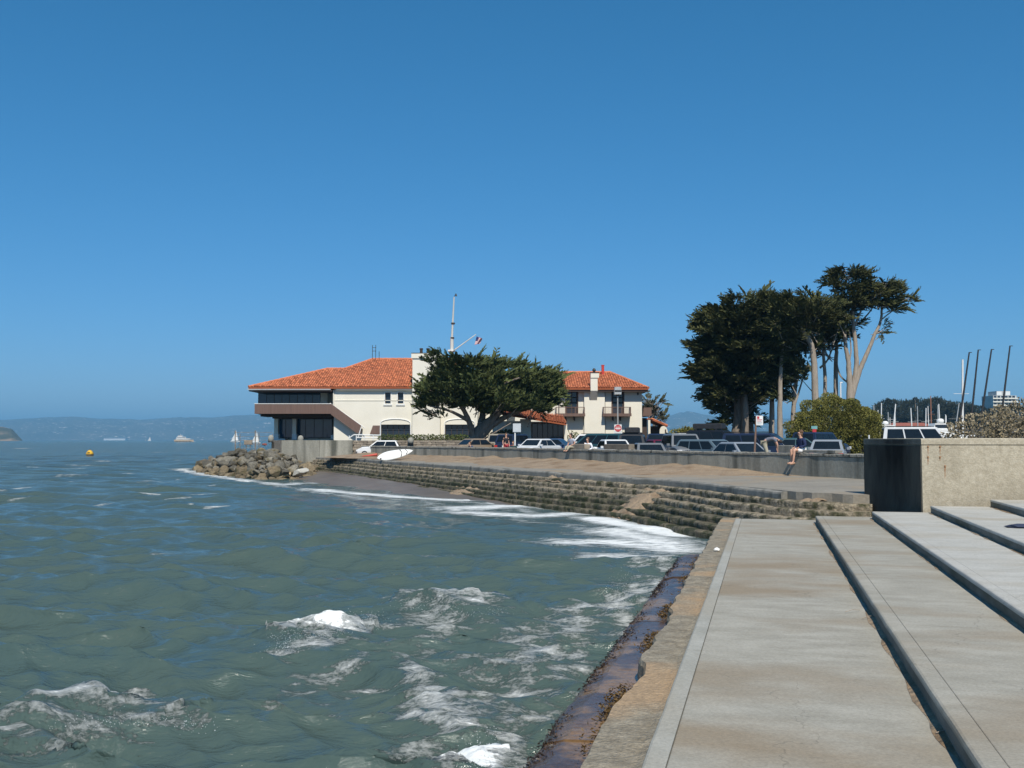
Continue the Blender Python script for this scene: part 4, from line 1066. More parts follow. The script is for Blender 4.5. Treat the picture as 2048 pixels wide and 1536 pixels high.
    wbox(h, 'wall_vent', M['darktrim'], 1274.5, 1277.5, 785, 790, Y0 - .08, Y0 - .003)
    for px_ in (1117.8, 1209.7):
        MB().tube([(xx(px_, Y0), Y0 - .06 if px_ < 1200 else Y0 - .06, ze - .1), (xx(px_, Y0), Y0 - .06, zb + 1)], .045, 6).build('downpipe', M['darktrim'], h, world=True)
    # hip roof
    Ye = Y0 - 1.0; ee = pd(1297, 776.5, Ye); el = Vector((xx(1022, Ye), Ye, ee.z)); Yr = Y0 + 6
    zr = zz(745.5, Yr); rr_ = Vector((xx(1221, Yr), Yr, zr)); rl = Vector((xx(1068, Yr), Yr, zr)); bl = Vector((el.x, 2 * Yr - Ye, ee.z)); br = Vector((ee.x, 2 * Yr - Ye, ee.z))
    pl = [[el, ee, rr_, rl], [ee, br, rr_], [br, bl, rl, rr_], [bl, el, rl]]
    r = roof(h, pl)
    tile_plane(r, pl[0], (1, 0, 0), seed=13); tile_plane(r, pl[1], (0, 1, 0), seed=14); tile_plane(r, pl[3], (0, 1, 0), seed=15)
    def cap(p, q, n):
        mb = MB(); mb.tube([p.lerp(q, k / n) + Vector((0, 0, 0.06)) for k in range(n + 1)], [0.13 if k % 2 else 0.15 for k in range(n + 1)], 6)
        mb.v = [(v[0] - h.location.x, v[1] - h.location.y, v[2] - h.location.z) for v in mb.v]; mb.build('ridge_tiles', M['tile'], r, tint=[0.5] * len(mb.v))
    cap(rl, rr_, 20); cap(rr_, ee, 20)
    MB().box(el.x, ee.x, Ye + .1, Y0 - .01, ee.z - .36, ee.z - .2).build('eave_soffit', M['darktrim'], h, world=True)
    MB().box(X1 + .01, ee.x, Y0, Y0 + 12, ee.z - .36, ee.z - .2).build('eave_soffit', M['darktrim'], h, world=True)
    X = xx(1206, 117); MB().lathe([(.16, zz(752, 117)), (.16, zz(732, 117)), (.2, zz(731.5, 117)), (.2, zz(730, 117)), (0, zz(729.5, 117))], 10, (X, 117, 0)).build('flue', M['redpaint'], h, world=True)
    return h
east_wing()

def porch():
    Y0 = 104.0
    h = thing('entrance_porch', 'low porch with orange tile roof and dark glass doors under the cypress', 'porch', (xx(1080, Y0), Y0, 1.7))
    a = pd(996, 826, 103); b = pd(1133, 848, 103)
    e0 = Vector((a.x, 103, a.z)); e1 = Vector((b.x, 103, b.z - .05)); r1 = Vector((b.x - .8, 108, b.z + .8)); r0 = Vector((a.x, 108, a.z + .9))
    # shed roof falling to the right
    pl = [e0, e1, Vector((b.x, 108.5, b.z - .05)), Vector((a.x, 108.5, a.z))]
    e2 = [Vector((e0.x, 103, a.z)), Vector((e1.x, 103, b.z)), Vector((e1.x, 109, b.z + .9)), Vector((e0.x, 109, a.z + 1.1))]
    mb = MB(); k = 4
    mb.add([tuple(p) for p in e2] + [(p.x, p.y, p.z - .14) for p in e2], [(0, 1, 2), (0, 2, 3), (4, 6, 5), (4, 7, 6)] + [(i, (i + 1) % 4, 4 + (i + 1) % 4, 4 + i) for i in range(4)])
    r = mb.build('roof', M['tilebed'], h, world=True)
    tile_plane(r, [e2[0], e2[1], e2[2]], (1, 0, -.2), seed=31); tile_plane(r, [e2[0], e2[2], e2[3]], (1, 0, -.2), seed=32)
    MB().box(xx(985, 105), xx(1052, 105), 105, 105.3, 1.5, zz(842, 105)).build('porch_wall', M['stucco'], h, world=True)
    MB().box(xx(1040, 105), xx(1062, 105), 104.6, 104.95, 1.5, zz(838, 105)).build('porch_pier', M['stucco'], h, world=True)
    window(h, xx(1063, 105), xx(1128, 105), 1.6, zz(846, 105), 105.0, M['darktrim'], 6, 1, 0.1, M['glass'], 0.09)
    MB().box(xx(1128.5, 105), xx(1134, 105), 104.8, 105.2, 1.5, zz(848, 105)).build('porch_pier', M['stucco'], h, world=True)
    MB().box(xx(985, 105), xx(1134, 105), 108.5, 109, 1.5, zz(842, 105)).build('porch_back_wall', M['stucco'], h, world=True)
    # link between the clubhouse and the wing
    MB().box(xx(950, 118), xx(1045, 118), 118, 118.4, 1.5, zz(790, 118)).build('link_wall', M['stucco'], h, world=True)
porch()

def club_terrace():
    # raised garden terrace carrying the clubhouse
    mb = MB()
    mb.loft([[(x, y, -0.5) for x, y in ((-21.9, 93.4), (-20.5, 91.2), (-13.6, 90.3), (-3.5, 90.3), (-2.5, 100), (2, 110), (2, 135), (-31, 135), (-27.2, 116))],
             [(x, y, 2.72) for x, y in ((-21.9, 93.4), (-20.5, 91.2), (-13.6, 90.3), (-3.5, 90.3), (-2.5, 100), (2, 110), (2, 135), (-31, 135), (-27.2, 116))]])
    o = mb.build('garden_terrace', M['soil']); tag(o, 'raised garden terrace under the clubhouse', kind='structure')
    # smooth concrete retaining wall above the rocks
    w = thing('retaining_wall', 'tall stained concrete retaining wall between the rocks and stone wall', 'wall', (xx(630, 90), 90, 1.4))
    pts = [(xx(545, 93), 93.2), (xx(566, 91.5), 91.0), (xx(640, 90), 89.9), (xx(706, 89.8), 89.7)]
    for (a, b) in zip(pts[:-1], pts[1:]):
        n = max(1, int(math.hypot(b[0] - a[0], b[1] - a[1]) / 2.2))
        for k in range(n):
            p = Vector(a).lerp(Vector(b), (k + .004) / n); q = Vector(a).lerp(Vector(b), (k + .996) / n)
            MB().loft([[(p.x, p.y, 0.6), (p.x, p.y, 2.88), (p.x, p.y + .4, 2.88), (p.x, p.y + .4, 0.6)], [(q.x, q.y, .6), (q.x, q.y, 2.88), (q.x, q.y + .4, 2.88), (q.x, q.y + .4, .6)]]).build('wall_panel', M['seawall'] if a != pts[0] else M['stonewall'], w, world=True)
    # dry-laid stone wall under the hedge
    s = thing('stone_garden_wall', 'brown rubble stone wall below the clipped hedge', 'wall', (xx(820, 90), 90, 1.5))
    x0, x1 = xx(706, 89.9), xx(938, 89.9)
    MB().box(x0, x1, 89.99, 90.35, 1.3, 2.86).build('mortar_core', M['mortar'], s, world=True)
    rg = random.Random(5); z = 1.45; row = 0; protos = []
    for q in range(6):
        bm = bmesh.new(); bmesh.ops.create_cube(bm, size=1.0)
        bmesh.ops.bevel(bm, geom=bm.edges[:], offset=0.13, segments=1, affect='EDGES')
        for v in bm.verts: v.co += Vector((rg.uniform(-.05, .05), rg.uniform(-.06, .06), rg.uniform(-.05, .05)))
        me = bpy.data.meshes.new('stone'); bm.to_mesh(me); bm.free(); me.materials.append(M['stonewall']); protos.append(me)
    while z < 2.80:
        hgt = rg.uniform(.20, .30); hgt = min(hgt, 2.86 - z); x = x0 + (0.2 if row % 2 else 0) - .1
        while x < x1 - .1:
            wdt = rg.uniform(.32, .75); wdt = min(wdt, x1 - x)
            o = link('stone', rg.choice(protos), s); o.scale = (wdt * .97, .16, hgt * .95); o.location = (x + wdt / 2 - s.location.x, 89.97 - s.location.y, z + hgt / 2 - s.location.z)
            x += wdt
        z += hgt; row += 1
    # bullet-topped marker posts
    for px_, D, y0, y1, lab in ((541, 93, 869.5, 880, 'short round-topped stone bollard at the rocky end of the terrace'), (600.5, 91, 870.5, 880, 'short round-topped stone bollard before the clubhouse glass'), (821, 89.4, 875, 882, 'small round-topped stone bollard before the clipped hedge')):
        X = xx(px_, D); z0 = 2.70 if D > 90 else 2.6; z1 = zz(y0, D); hh = z1 - z0
        o = MB().lathe([(.26, 0), (.26, hh * .55), (.22, hh * .78), (.13, hh * .94), (0, hh)], 12).build('bollard', M['bollard'], smooth=True); o.location = (X, D + (0.25 if D < 90 else .3), z0); tag(o, lab, 'bollard')
    # white pipe railing by the stair foot
    f = thing('white_pipe_railing', 'low white pipe railing by the foot of the clubhouse stair', 'railing', (xx(730, 91), 91, 2.7))
    for (p, q) in (((697, 877), (708, 869.5)), ((708, 869.5), (762, 870.5)), ((712, 875), (762, 876))):
        MB().tube([pd(*p, 91), pd(*q, 91)], 0.05, 6).build('rail', M['whitepaint'], f, world=True)
    for x_ in (699, 713, 730, 747, 761):
        MB().tube([(xx(x_, 91), 91.0, 2.7), (xx(x_, 91), 91.0, zz(871, 91))], 0.045, 6).build('post', M['whitepaint'], f, world=True)
    m = thing('white_post', 'thin white post standing by the arched window', 'post', (xx(761, 91.5), 91.5, 2.7))
    MB().tube([(0, 0, 0), (0, 0, zz(845, 91.5) - 2.7)], .05, 6).build('shaft', M['whitepaint'], m)
    MB().lathe([(.08, 0), (.08, .03), (.05, .05)], 8).build('base_plate', M['whitepaint'], m)
club_terrace()

def flagpole():
    D = 126.0; X = xx(903, D); zb = 2.7
    h = thing('flagpole', 'white nautical flagpole with slanting gaff rising behind the cypress', 'flagpole', (X, D, zb))
    y = lambda p: zz(p, D) - zb
    x = lambda p: xx(p, D) - X
    MB().tube([(0, 0, 0), (x(903.5), 0, y(674))], [.25, .21], 10).build('lower_mast', M['mastpaint'], h)
    MB().tube([(x(903.5), -.05, y(676)), (x(907.5), -.05, y(594))], [.13, .08], 8).build('topmast', M['mastpaint'], h)
    for yy in (676, 647): MB().lathe([(.24, y(yy) - .1), (.24, y(yy) + .1)], 8, (x(904 + (676 - yy) * .05), 0, 0)).build('mast_band', M['darktrim'], h)
    MB().box(x(896), x(909), -.5, .5, y(703), y(700)).build('crosstree', M['whitepaint'], h)
    MB().tube([(x(905), -.2, y(703)), (x(952), -.2, y(669))], [.08, .05], 6).build('gaff', M['mastpaint'], h)
    MB().tube([(x(907.5), 0, y(594)), (x(911), 0, y(587))], .03, 5).lathe([(0, y(593)), (.14, y(592)), (.06, y(588)), (0, y(587))], 6, (x(911.5), 0, 0)).build('wind_vane', M['dark'], h)
    # ensign at the gaff
    f = thing('ensign_flag', 'small red and white striped ensign with blue canton flying from the gaff', 'flag', (xx(953, D), D - .2, zz(673, D)))
    n, mrow = 14, 13; top = []; L_ = .72; H_ = 1.05
    def cl(u, v): # u along fly, v down the hoist
        return (u * L_ * (1 - .15 * v) - .25 * v, .22 * math.sin(u * 7 + v * 2) * u, -v * H_ - .28 * u * (1 - v) + .15 * u * v)
    for s in range(13):
        rows = [[cl(k / n, (s + q) / 13) for k in range(n + 1)] for q in (0, 1)]
        MB().sheet(rows).build('stripe', M['flagred'] if s % 2 == 0 else M['whitepaint'], f)
    rows = [[tuple(np.array(cl(k / n * .42, q / 6 * .54)) + np.array((0, -.012, 0))) for k in range(n + 1)] for q in range(7)]
    MB().sheet(rows).build('canton', M['flagblue'], f)
M['flagred'] = cloth('flag_red', (0.42, 0.04, 0.05)); M['flagblue'] = mk('flag_canton', (0.02, 0.03, 0.12), (0.03, 0.04, 0.16), 6, .9, c3=(.7, .7, .7), s3=16, t3=(.64, .68))
flagpole()

# small out-building right of the wing, fence wall
def outbuilding():
    D = 124.0
    h = thing('garden_lodge', 'small white lodge with sloping orange tile roof beside the guest wing', 'building', (xx(1320, D), D, 1.7))
    p = [pd(1305, 838, D), pd(1335, 851, D)]
    e = [p[0], p[1], p[1] + Vector((0, 6, 0)), p[0] + Vector((0, 6, 0))]
    r = roof(h, [e]); tile_plane(r, e, (0, 1, 0), seed=41)
    MB().box(xx(1296, D), xx(1300.5, D), D, D + 5, 1.5, zz(840, D)).build('pier', M['stucco'], h, world=True)
    MB().box(xx(1304, D), xx(1330, D), D + 1.5, D + 5.5, 1.5, zz(852, D)).build('wall', M['darktrim'], h, world=True)
    n = 10; pts = [(xx(1327 - 8 * math.cos(math.pi * k / n), D - 1), zz(864 - 12 * math.sin(math.pi * k / n), D - 1)) for k in range(n + 1)]
    MB().prism([(pts[0][0], 1.5)] + pts + [(pts[-1][0], 1.5)], D - 1, D - .6).build('round_gable', M['stucco'], h, world=True)
    MB().box(xx(1327, D), xx(1329.5, D), D - 1.05, D - 1.005, zz(866, D), zz(859, D)).build('slit_window', M['darktrim'], h, world=True)
outbuilding()

# ================================================================ ROCKS
def rocks():
    poly = [(-30.6, 98.6), (-27.6, 91), (-24.2, 83.5), (-20, 77.2), (-17.3, 74.6), (-15.8, 77), (-15.6, 84), (-17.5, 90.5), (-20.5, 92.5), (-26, 97), (-30, 102)]
    def edge_d(x, y): return float(seg_dist(np.array([x]), np.array([y]), poly + [poly[0]])[0])
    def hgt(x, y):
        d = edge_d(x, y); return -0.2 + min(1.75, d * 0.58) + max(0, (y - 84) * .02)
    mb = MB(); rows = []
    for i in range(26):
        row = []
        for j in range(26):
            x = -33.5 + 19 * i / 25; y = 73.5 + 29 * j / 25
            row.append((x, y, hgt(x, y) - .35 if in_poly((x, y), poly) else -1.2))
        rows.append(row)
    o = MB().sheet(rows).build('rubble_bank', M['rockbrown']); tag(o, 'dark rubble bank under the riprap rocks', kind='structure')
    protos = []
    rg = random.Random(8)
    for k in range(9):
        bm = bmesh.new()
        for _ in range(17):
            v = Vector((rg.gauss(0, 1), rg.gauss(0, 1), rg.gauss(0, 1))).normalized()
            bm.verts.new((v.x * rg.uniform(.8, 1.1), v.y * rg.uniform(.6, .95), v.z * rg.uniform(.55, .8)))
        r_ = bmesh.ops.convex_hull(bm, input=bm.verts)
        bmesh.ops.delete(bm, geom=[v for v in bm.verts if not v.link_faces], context='VERTS')
        bmesh.ops.bevel(bm, geom=bm.edges[:], offset=0.035, segments=1, affect='EDGES')
        me = bpy.data.meshes.new('riprap_rock'); bm.to_mesh(me); bm.free(); protos.append(me)
    pool = {}
    def get(k, mat):
        if (k, mat) not in pool:
            me = protos[k].copy(); me.materials.append(M[mat]); pool[(k, mat)] = me
        return pool[(k, mat)]
    placed = []; tries = 0
    while len(placed) < 290 and tries < 16000:
        tries += 1
        x = rg.uniform(-33, -15.4); y = rg.uniform(74.4, 101)
        if not in_poly((x, y), poly): continue
        if y > 96 and rg.random() < .5: continue
        s = rg.choice([.28, .33, .38, .44, .5, .6, .74]) * (1.1 if edge_d(x, y) < 2 else 1)
        if any((x - a) ** 2 + (y - b) ** 2 < (0.60 * (s + c)) ** 2 for a, b, c in placed): continue
        placed.append((x, y, s)); z = hgt(x, y)
        mat = 'rockbrown' if (z < .35 or rg.random() < .15) else 'rock'
        o = link('riprap_rock', get(rg.randrange(9), mat)); o.scale = (s * rg.uniform(.85, 1.2), s * rg.uniform(.85, 1.2), s * rg.uniform(.85, 1.15))
        o.rotation_euler = (rg.uniform(-.5, .5), rg.uniform(-.5, .5), rg.uniform(0, 6.28)); o.location = (x, y, z + s * .12)
        size_ = 'small' if s < .40 else 'medium' if s < .58 else 'large'; col_ = 'grey' if mat == 'rock' else 'weed browned'
        where_ = 'at the beach end of the riprap' if y < 79 else 'on the crest of the riprap below the fence' if z > 1.45 else 'at the waterline of the riprap' if z < .25 else 'halfway up the riprap slope' if x > -23 else 'on the outer tip of the riprap slope'
        tag(o, '%s %s angular boulder %s' % (size_, col_, where_), 'rock', '%s %s boulders %s' % (size_, col_, where_))
    for (px_, py_, zc, s, mat, lab, nm) in ((561, 951, .55, (1.0, .6, .5), 'rocktan', 'smooth ochre boulder at the foot of the riprap', 'ochre_boulder'), (602, 943, .85, (.75, .6, .5), 'rockpale', 'pale squared block at the landward end of the riprap', 'stone_block'), (546, 938, .95, (.55, .5, .42), 'rockpale', 'pale rounded boulder among the lower riprap', 'pale_boulder')):
        p = pd(px_, py_, 77.2); o = link(nm, get(3, mat)); o.location = p; o.scale = s; o.rotation_euler = (0, -.25, .3); tag(o, lab, 'rock')
    p = pd(506, 940, 82.5); o = MB().lathe([(0, -.42), (.12, -.4), (.2, -.25), (.22, 0), (.2, .25), (.12, .4), (0, .42)], 12).build('boat_fender', M['whitepaint'], smooth=True); o.location = p; o.rotation_euler = (.2, .25, 0); tag(o, 'white boat fender washed up among the riprap rocks', 'fender')
    # wire fence and post ladder on the point
    f = thing('wire_fence', 'rusty wire fence on timber posts standing on the rocky point', 'fence', (-25.2, 94, 1.6))
    ps = [(470.5, 861, 897, .05), (480, 868, 897, .03), (510.5, 861, 897, .05), (518, 866, 897, .035), (545, 868, 885, .03)]
    for (x_, y0, y1, r_) in ps: MB().tube([pd(x_, y1 + 6, 94), pd(x_, y0, 94)], r_, 6).build('fence_post', M['bark'], f, world=True)
    for k, yy in enumerate((865, 873, 881, 890)): MB().tube([pd(471, yy, 94), pd(513, yy - .5, 94), pd(545, yy + (0 if k < 3 else -6), 94)], .018, 4).build('fence_wire', M['bark'], f, world=True)
    MB().box(xx(490, 94), xx(506, 94), 93.8, 94.0, zz(889, 94), zz(880, 94)).build('rusty_panel', M['stonewall'], f, world=True)
    for x_ in (494, 502): MB().tube([(xx(x_, 94), 93.9, zz(896, 94)), (xx(x_, 94), 93.9, zz(889, 94))], .04, 5).build('panel_leg', M['bark'], f, world=True)
    me = lump(None, .16, 7, (1.5, .8, .6)); me.materials.append(cloth('brick_red_sheet', (.22, .06, .045))); o = link('red_sheet', me); o.location = pd(529, 889, 93.5); tag(o, 'crumpled red sheet lying at the top of the riprap', 'sheet')
rocks()

# ================================================================ VEGETATION
def spray_templates(kind, rg):
    """flattened tufts of small leaf faces along +X (unit length)"""
    out = []
    for q in range(5):
        V = []; F = []
        n = 9 if kind == 'cypress' else 7
        for k in range(n):
            u = 0.08 + 0.9 * k / n; side = 1 if k % 2 else -1
            L_ = (0.34 * (1 - 0.6 * u) + 0.06) * rg.uniform(.7, 1.3); a = rg.uniform(.45, 1.0) * side
            x0 = u; y0 = 0; z0 = rg.uniform(-.03, .03); dx = math.cos(a) * L_; dy = math.sin(a) * L_; dz = rg.uniform(-.05, .14)
            w = 0.05 * rg.uniform(.7, 1.4); o = len(V)
            V += [(x0 - .02, y0, z0), (x0 + dx * .5 - dy * w * 4, y0 + dy * .5 + dx * w * 4, z0 + dz * .6 + .02), (x0 + dx, y0 + dy, z0 + dz), (x0 + dx * .5 + dy * w * 4, y0 + dy * .5 - dx * w * 4, z0 + dz * .5 - .03)]
            F.append((o, o + 1, o + 2, o + 3))
        o = len(V); V += [(0.4, -.03, 0), (0.4, .03, .02), (1.06, 0, .05), (.75, 0, -.03)]; F.append((o, o + 1, o + 2, o + 3))
        o = len(V); V += [(0.0, 0, -.06), (0.5, 0, -.05), (.9, .02, .06), (0.4, -.02, .08)]; F.append((o, o + 1, o + 2, o + 3))
        out.append((np.array(V, float), np.array(F)))
    return out
def sprays(pos, dirs, sizes, seed, kind='cypress', tint=None):
    rg = np.random.default_rng(seed); tp = spray_templates(kind, random.Random(seed))
    n = len(pos); Vs = []; Fs = []; Ts = []; off = 0
    d = dirs / np.linalg.norm(dirs, axis=1)[:, None]
    up = np.tile([0, 0, 1.0], (n, 1)) + rg.normal(0, .45, (n, 3))
    y = np.cross(up, d); y /= np.linalg.norm(y, axis=1)[:, None] + 1e-9; z = np.cross(d, y)
    pick = rg.integers(0, len(tp), n); tn = np.clip(rg.normal(.5, .22, n), 0, 1) if tint is None else tint
    for k, (V, F) in enumerate(tp):
        m = pick == k; c = m.sum()
        if not c: continue
        W = pos[m][:, None, :] + sizes[m][:, None, None] * (V[None, :, 0:1] * d[m][:, None, :] + V[None, :, 1:2] * y[m][:, None, :] + V[None, :, 2:3] * z[m][:, None, :])
        Vs.append(W.reshape(-1, 3)); Ts.append(np.repeat(tn[m], len(V)))
        Fs.append((F[None] + (np.arange(c) * len(V))[:, None, None] + off).reshape(-1, 4)); off += c * len(V)
    return np.concatenate(Vs), np.concatenate(Fs), np.concatenate(Ts)
def clump_points(cl, per_m3, rg, shell=0.55):
    """cl: list of (center, (rx,ry,rz)); returns positions and outward directions"""
    P = []; N = []
    for c, r in cl:
        n = int(per_m3 * r[0] * r[1] * r[2] * 4.2)
        v = rg.normal(size=(n, 3)); v /= np.linalg.norm(v, axis=1)[:, None]
        rad = shell + (1 - shell) * rg.random(n) ** .6
        rad *= 1 + .18 * np.sin(v[:, 0] * 7 + c[0]) * np.cos(v[:, 2] * 9 + c[1])
        P.append(np.array(c) + v * rad[:, None] * np.array(r)); N.append(v)
    return np.concatenate(P), np.concatenate(N)
def limb(mb, pts, r0, r1, n=7, wob=.08, seed=0):
    P = catmull3(pts, 7); k = len(P); rg = random.Random(seed)
    P = [Vector(p) + Vector((rg.uniform(-1, 1), rg.uniform(-1, 1), 0)) * wob * (0 < i < k - 1) for i, p in enumerate(P)]
    mb.tube(P, [r0 + (r1 - r0) * (i / (k - 1)) ** .8 for i in range(k)], n); return P
def catmull3(P, n):
    P = [np.array(p, float) for p in P]; out = []
    for i in range(len(P) - 1):
        p0 = P[max(i - 1, 0)]; p1 = P[i]; p2 = P[i + 1]; p3 = P[min(i + 2, len(P) - 1)]
        for k in range(n):
            t = k / n; out.append(0.5 * ((2 * p1) + (-p0 + p2) * t + (2 * p0 - 5 * p1 + 4 * p2 - p3) * t * t + (-p0 + 3 * p1 - 3 * p2 + p3) * t ** 3))
    out.append(P[-1]); return out

def cypress(name, label, base_px, D, limbs, clumps, per, size, leaf, bark, seed, outbias=1.0, rise=.25, zb=None, wind=(0, 0, 0), group=None, shell=.5):
    """limbs: list of (pixel polyline with depth offsets, r0, r1); clumps: (px, py, rx_px, ry_px, depth offset, depth radius m)"""
    rg = np.random.default_rng(seed)
    base = pd(base_px[0], base_px[1], D); z0 = base.z if zb is None else zb
    h = thing(name, label, 'tree', (base.x, D, z0), 0, group)
    mb = MB()
    for i, (pts, r0, r1) in enumerate(limbs):
        P = [pd(p[0], p[1], D + (p[2] if len(p) > 2 else 0)) for p in pts]
        if i == 0 or pts[0][1] > base_px[1] - 25: P[0].z = min(P[0].z, z0 - .1)
        limb(mb, P, r0 * (.64 if bark == 'barkpale' else .78), r1 * .7, 8, .05 * r0, seed + i)
    mb.build('trunk', M[bark], h, True, world=True)
    cl = []
    for c in clumps:
        n = max(1, int(round(c[2] * c[3] / 62.0)))
        for k in range(n):
            while True:
                u, v, w = rg.uniform(-1, 1, 3)
                if u * u + v * v + w * w < 1: break
            if n == 1: u = v = w = 0
            s = (D + c[4]) / FPX; p = pd(c[0] + u * c[2] * .86, c[1] + v * c[3] * .92, D + c[4] + w * c[5] * .8)
            cl.append(((p.x, p.y, p.z), (max(9, c[2] * rg.uniform(.24, .42)) * s, max(.6, c[5] * rg.uniform(.3, .45)), rg.uniform(3.2, 6.0) * s)))
    P, N = clump_points(cl, per, rg, .25)
    ctr = np.array([base.x, D, 0]); out = P - ctr; out[:, 2] = 0; out /= np.linalg.norm(out, axis=1)[:, None] + 1e-6
    d = N * np.array([.5, .5, .3]) + out * outbias + np.array([0, 0, rise]) + np.array(wind) + rg.normal(0, .28, N.shape)
    sz = size * rg.uniform(.6, 1.3, len(P)) * np.where(rg.random(len(P)) < .07, 1.9, 1.0)
    V, F, T = sprays(P, d, sz, seed)
    V -= np.array([base.x, D, z0])
    me = arr_mesh('crown', V, F, M[leaf], T); link('crown', me, h)
    # twigs running into the foliage
    mb = MB(); q = rg.choice(len(P), min(90, len(P)), replace=False)
    for k in q:
        a = Vector(P[k]); dd = Vector(d[k]).normalized(); mb.tube([a - dd * size * 1.8 - Vector((0, 0, size * .5)), a, a + dd * size * .5], [.05, .035, .015], 4)
    mb.build('twigs', M[bark], h, world=True)['kind'] = 'stuff'
    return h
# the spreading cypress in front of the clubhouse
cypress('spreading_cypress', 'wind-spread dark green cypress standing before the cream clubhouse', (945, 886), 97,
        [([(940, 893), (958, 862), (985, 838), (1010, 812), (1040, 790)], .95, .22), ([(950, 880), (985, 850), (1030, 825), (1075, 812)], .6, .15),
         ([(950, 868), (935, 835, -1), (915, 805, -2), (880, 780, -2)], .45, .12), ([(962, 850), (966, 815, 1), (955, 775, 1), (945, 740, 1)], .5, .12),
         ([(935, 840, -1), (900, 822, -2), (860, 812, -3)], .28, .08), ([(985, 838), (990, 800, 2), (1000, 760, 2), (1020, 740, 2)], .42, .1),
         ([(966, 815, 1), (985, 780, -1), (1040, 755, -2)], .35, .1), ([(955, 880), (985, 868, -3), (1022, 846, -3)], .16, .05), ([(915, 805, -2), (890, 760, -2), (870, 720, -2)], .28, .08)],
        [(876, 728, 20, 26, -2, 1.8), (905, 768, 52, 34, -1, 3.0), (868, 790, 42, 26, -2, 2.4), (850, 812, 28, 9, -3, 1.4), (945, 742, 38, 30, 0, 3.0), (960, 785, 66, 34, 0, 4.0), (1005, 765, 50, 34, 1, 3.6), (1035, 735, 26, 20, 0, 2.4), (1055, 775, 52, 34, 0, 3.2), (1090, 790, 40, 20, 0, 2.6), (1080, 758, 40, 18, 0, 2.4), (1110, 782, 26, 12, 0, 1.6), (1070, 815, 55, 12, -1, 2.2), (1010, 805, 40, 16, -1, 2.6), (900, 805, 45, 14, -2, 2.0), (880, 835, 30, 7, -2, 1.2), (1120, 812, 22, 7, -1, 1.2), (935, 803, 58, 20, 0, 3.2), (995, 812, 58, 17, -1, 3.2), (1045, 803, 48, 20, 0, 2.8), (858, 800, 30, 18, -2, 1.8), (985, 745, 40, 22, 1, 3.0), (900, 730, 26, 22, -1, 2.2)],
        44, .80, 'cypress', 'bark', 3, .85, .55, zb=2.7)
# the big dark grove: several cypresses side by side
DG = 104
cypress('grove_cypress', 'broad dense dark cypress with foliage sweeping left nearly to the ground', (1470, 880), DG,
        [([(1470, 884), (1478, 800), (1470, 700), (1490, 640)], .9, .2), ([(1500, 884, 2), (1500, 800, 2), (1520, 700, 2)], .8, .2), ([(1490, 884, -1), (1487, 780, -1), (1450, 690, -1), (1410, 650, -1)], .6, .12), ([(1470, 720), (1430, 700, -1), (1395, 690, -1)], .3, .08)],
        [(1505, 640, 62, 52, 0, 4.5), (1440, 665, 52, 50, -1, 4.0), (1425, 630, 34, 16, -1, 2.2), (1480, 700, 72, 60, 0, 5), (1430, 730, 46, 52, -1, 3.5), (1395, 690, 28, 10, -1, 1.6), (1440, 790, 38, 40, -1, 3), (1415, 745, 26, 30, -1, 2), (1480, 770, 60, 50, 1, 4.5), (1445, 840, 22, 30, -1, 2.2), (1435, 870, 20, 12, -1, 1.6), (1530, 600, 30, 20, 0, 2.5), (1460, 605, 30, 18, 0, 2.2), (1520, 690, 50, 60, 2, 4.0), (1490, 830, 40, 32, 3, 3)],
        48, .80, 'cypressdark', 'bark', 5, 1.0, .12, zb=1.6, wind=(-.45, 0, .05), group=None)
cypress('leaning_cypress', 'dark cypress with a bent pale trunk in the middle of the grove', (1632, 850), DG - 3,
        [([(1631, 884), (1630, 760), (1625, 700), (1612, 672), (1590, 655)], .62, .28), ([(1585, 884, 3), (1588, 800, 3), (1600, 720, 3)], .5, .2), ([(1560, 884, 1), (1560, 780, 1), (1565, 690, 1)], .55, .2), ([(1542, 884, 4), (1545, 780, 4)], .6, .3), ([(1588, 815, 3), (1602, 770, 3), (1612, 740, 3)], .2, .08)],
        [(1590, 630, 54, 38, 0, 4), (1560, 665, 46, 52, 1, 4), (1645, 625, 52, 32, 2, 3.8), (1600, 680, 42, 36, 2, 3.4), (1580, 720, 42, 40, 3, 3.2), (1650, 660, 44, 24, 3, 3.2), (1600, 745, 26, 22, 3, 2.2), (1565, 770, 32, 42, 3, 2.6), (1605, 598, 8, 12, 0, 1.0), (1555, 610, 34, 16, 0, 2.6)],
        48, .80, 'cypressdark', 'barkpale', 8, .7, .2, zb=1.6, wind=(-.2, 0, .05))
cypress('slim_cypress', 'slim grey trunked cypress between the bent trunk and the tall cypress', (1652, 850), DG + 2,
        [([(1652, 884), (1650, 760), (1647, 700), (1655, 660)], .38, .16), ([(1671, 884, 2), (1672, 740, 2), (1673, 690, 2), (1668, 650, 2)], .48, .18), ([(1640, 736), (1655, 720), (1667, 690, 2)], .2, .1), ([(1672, 720, 2), (1680, 750, 1), (1694, 764, 0)], .14, .12)],
        [(1665, 660, 34, 24, 2, 2.8), (1650, 690, 30, 14, 1, 2.2), (1640, 702, 24, 10, 0, 1.8), (1690, 665, 30, 16, 3, 2.2), (1650, 640, 26, 20, 2, 2.4)],
        48, .8, 'cypressdark', 'barkpale', 11, .7, .15, zb=1.6, wind=(-.1, 0, 0))
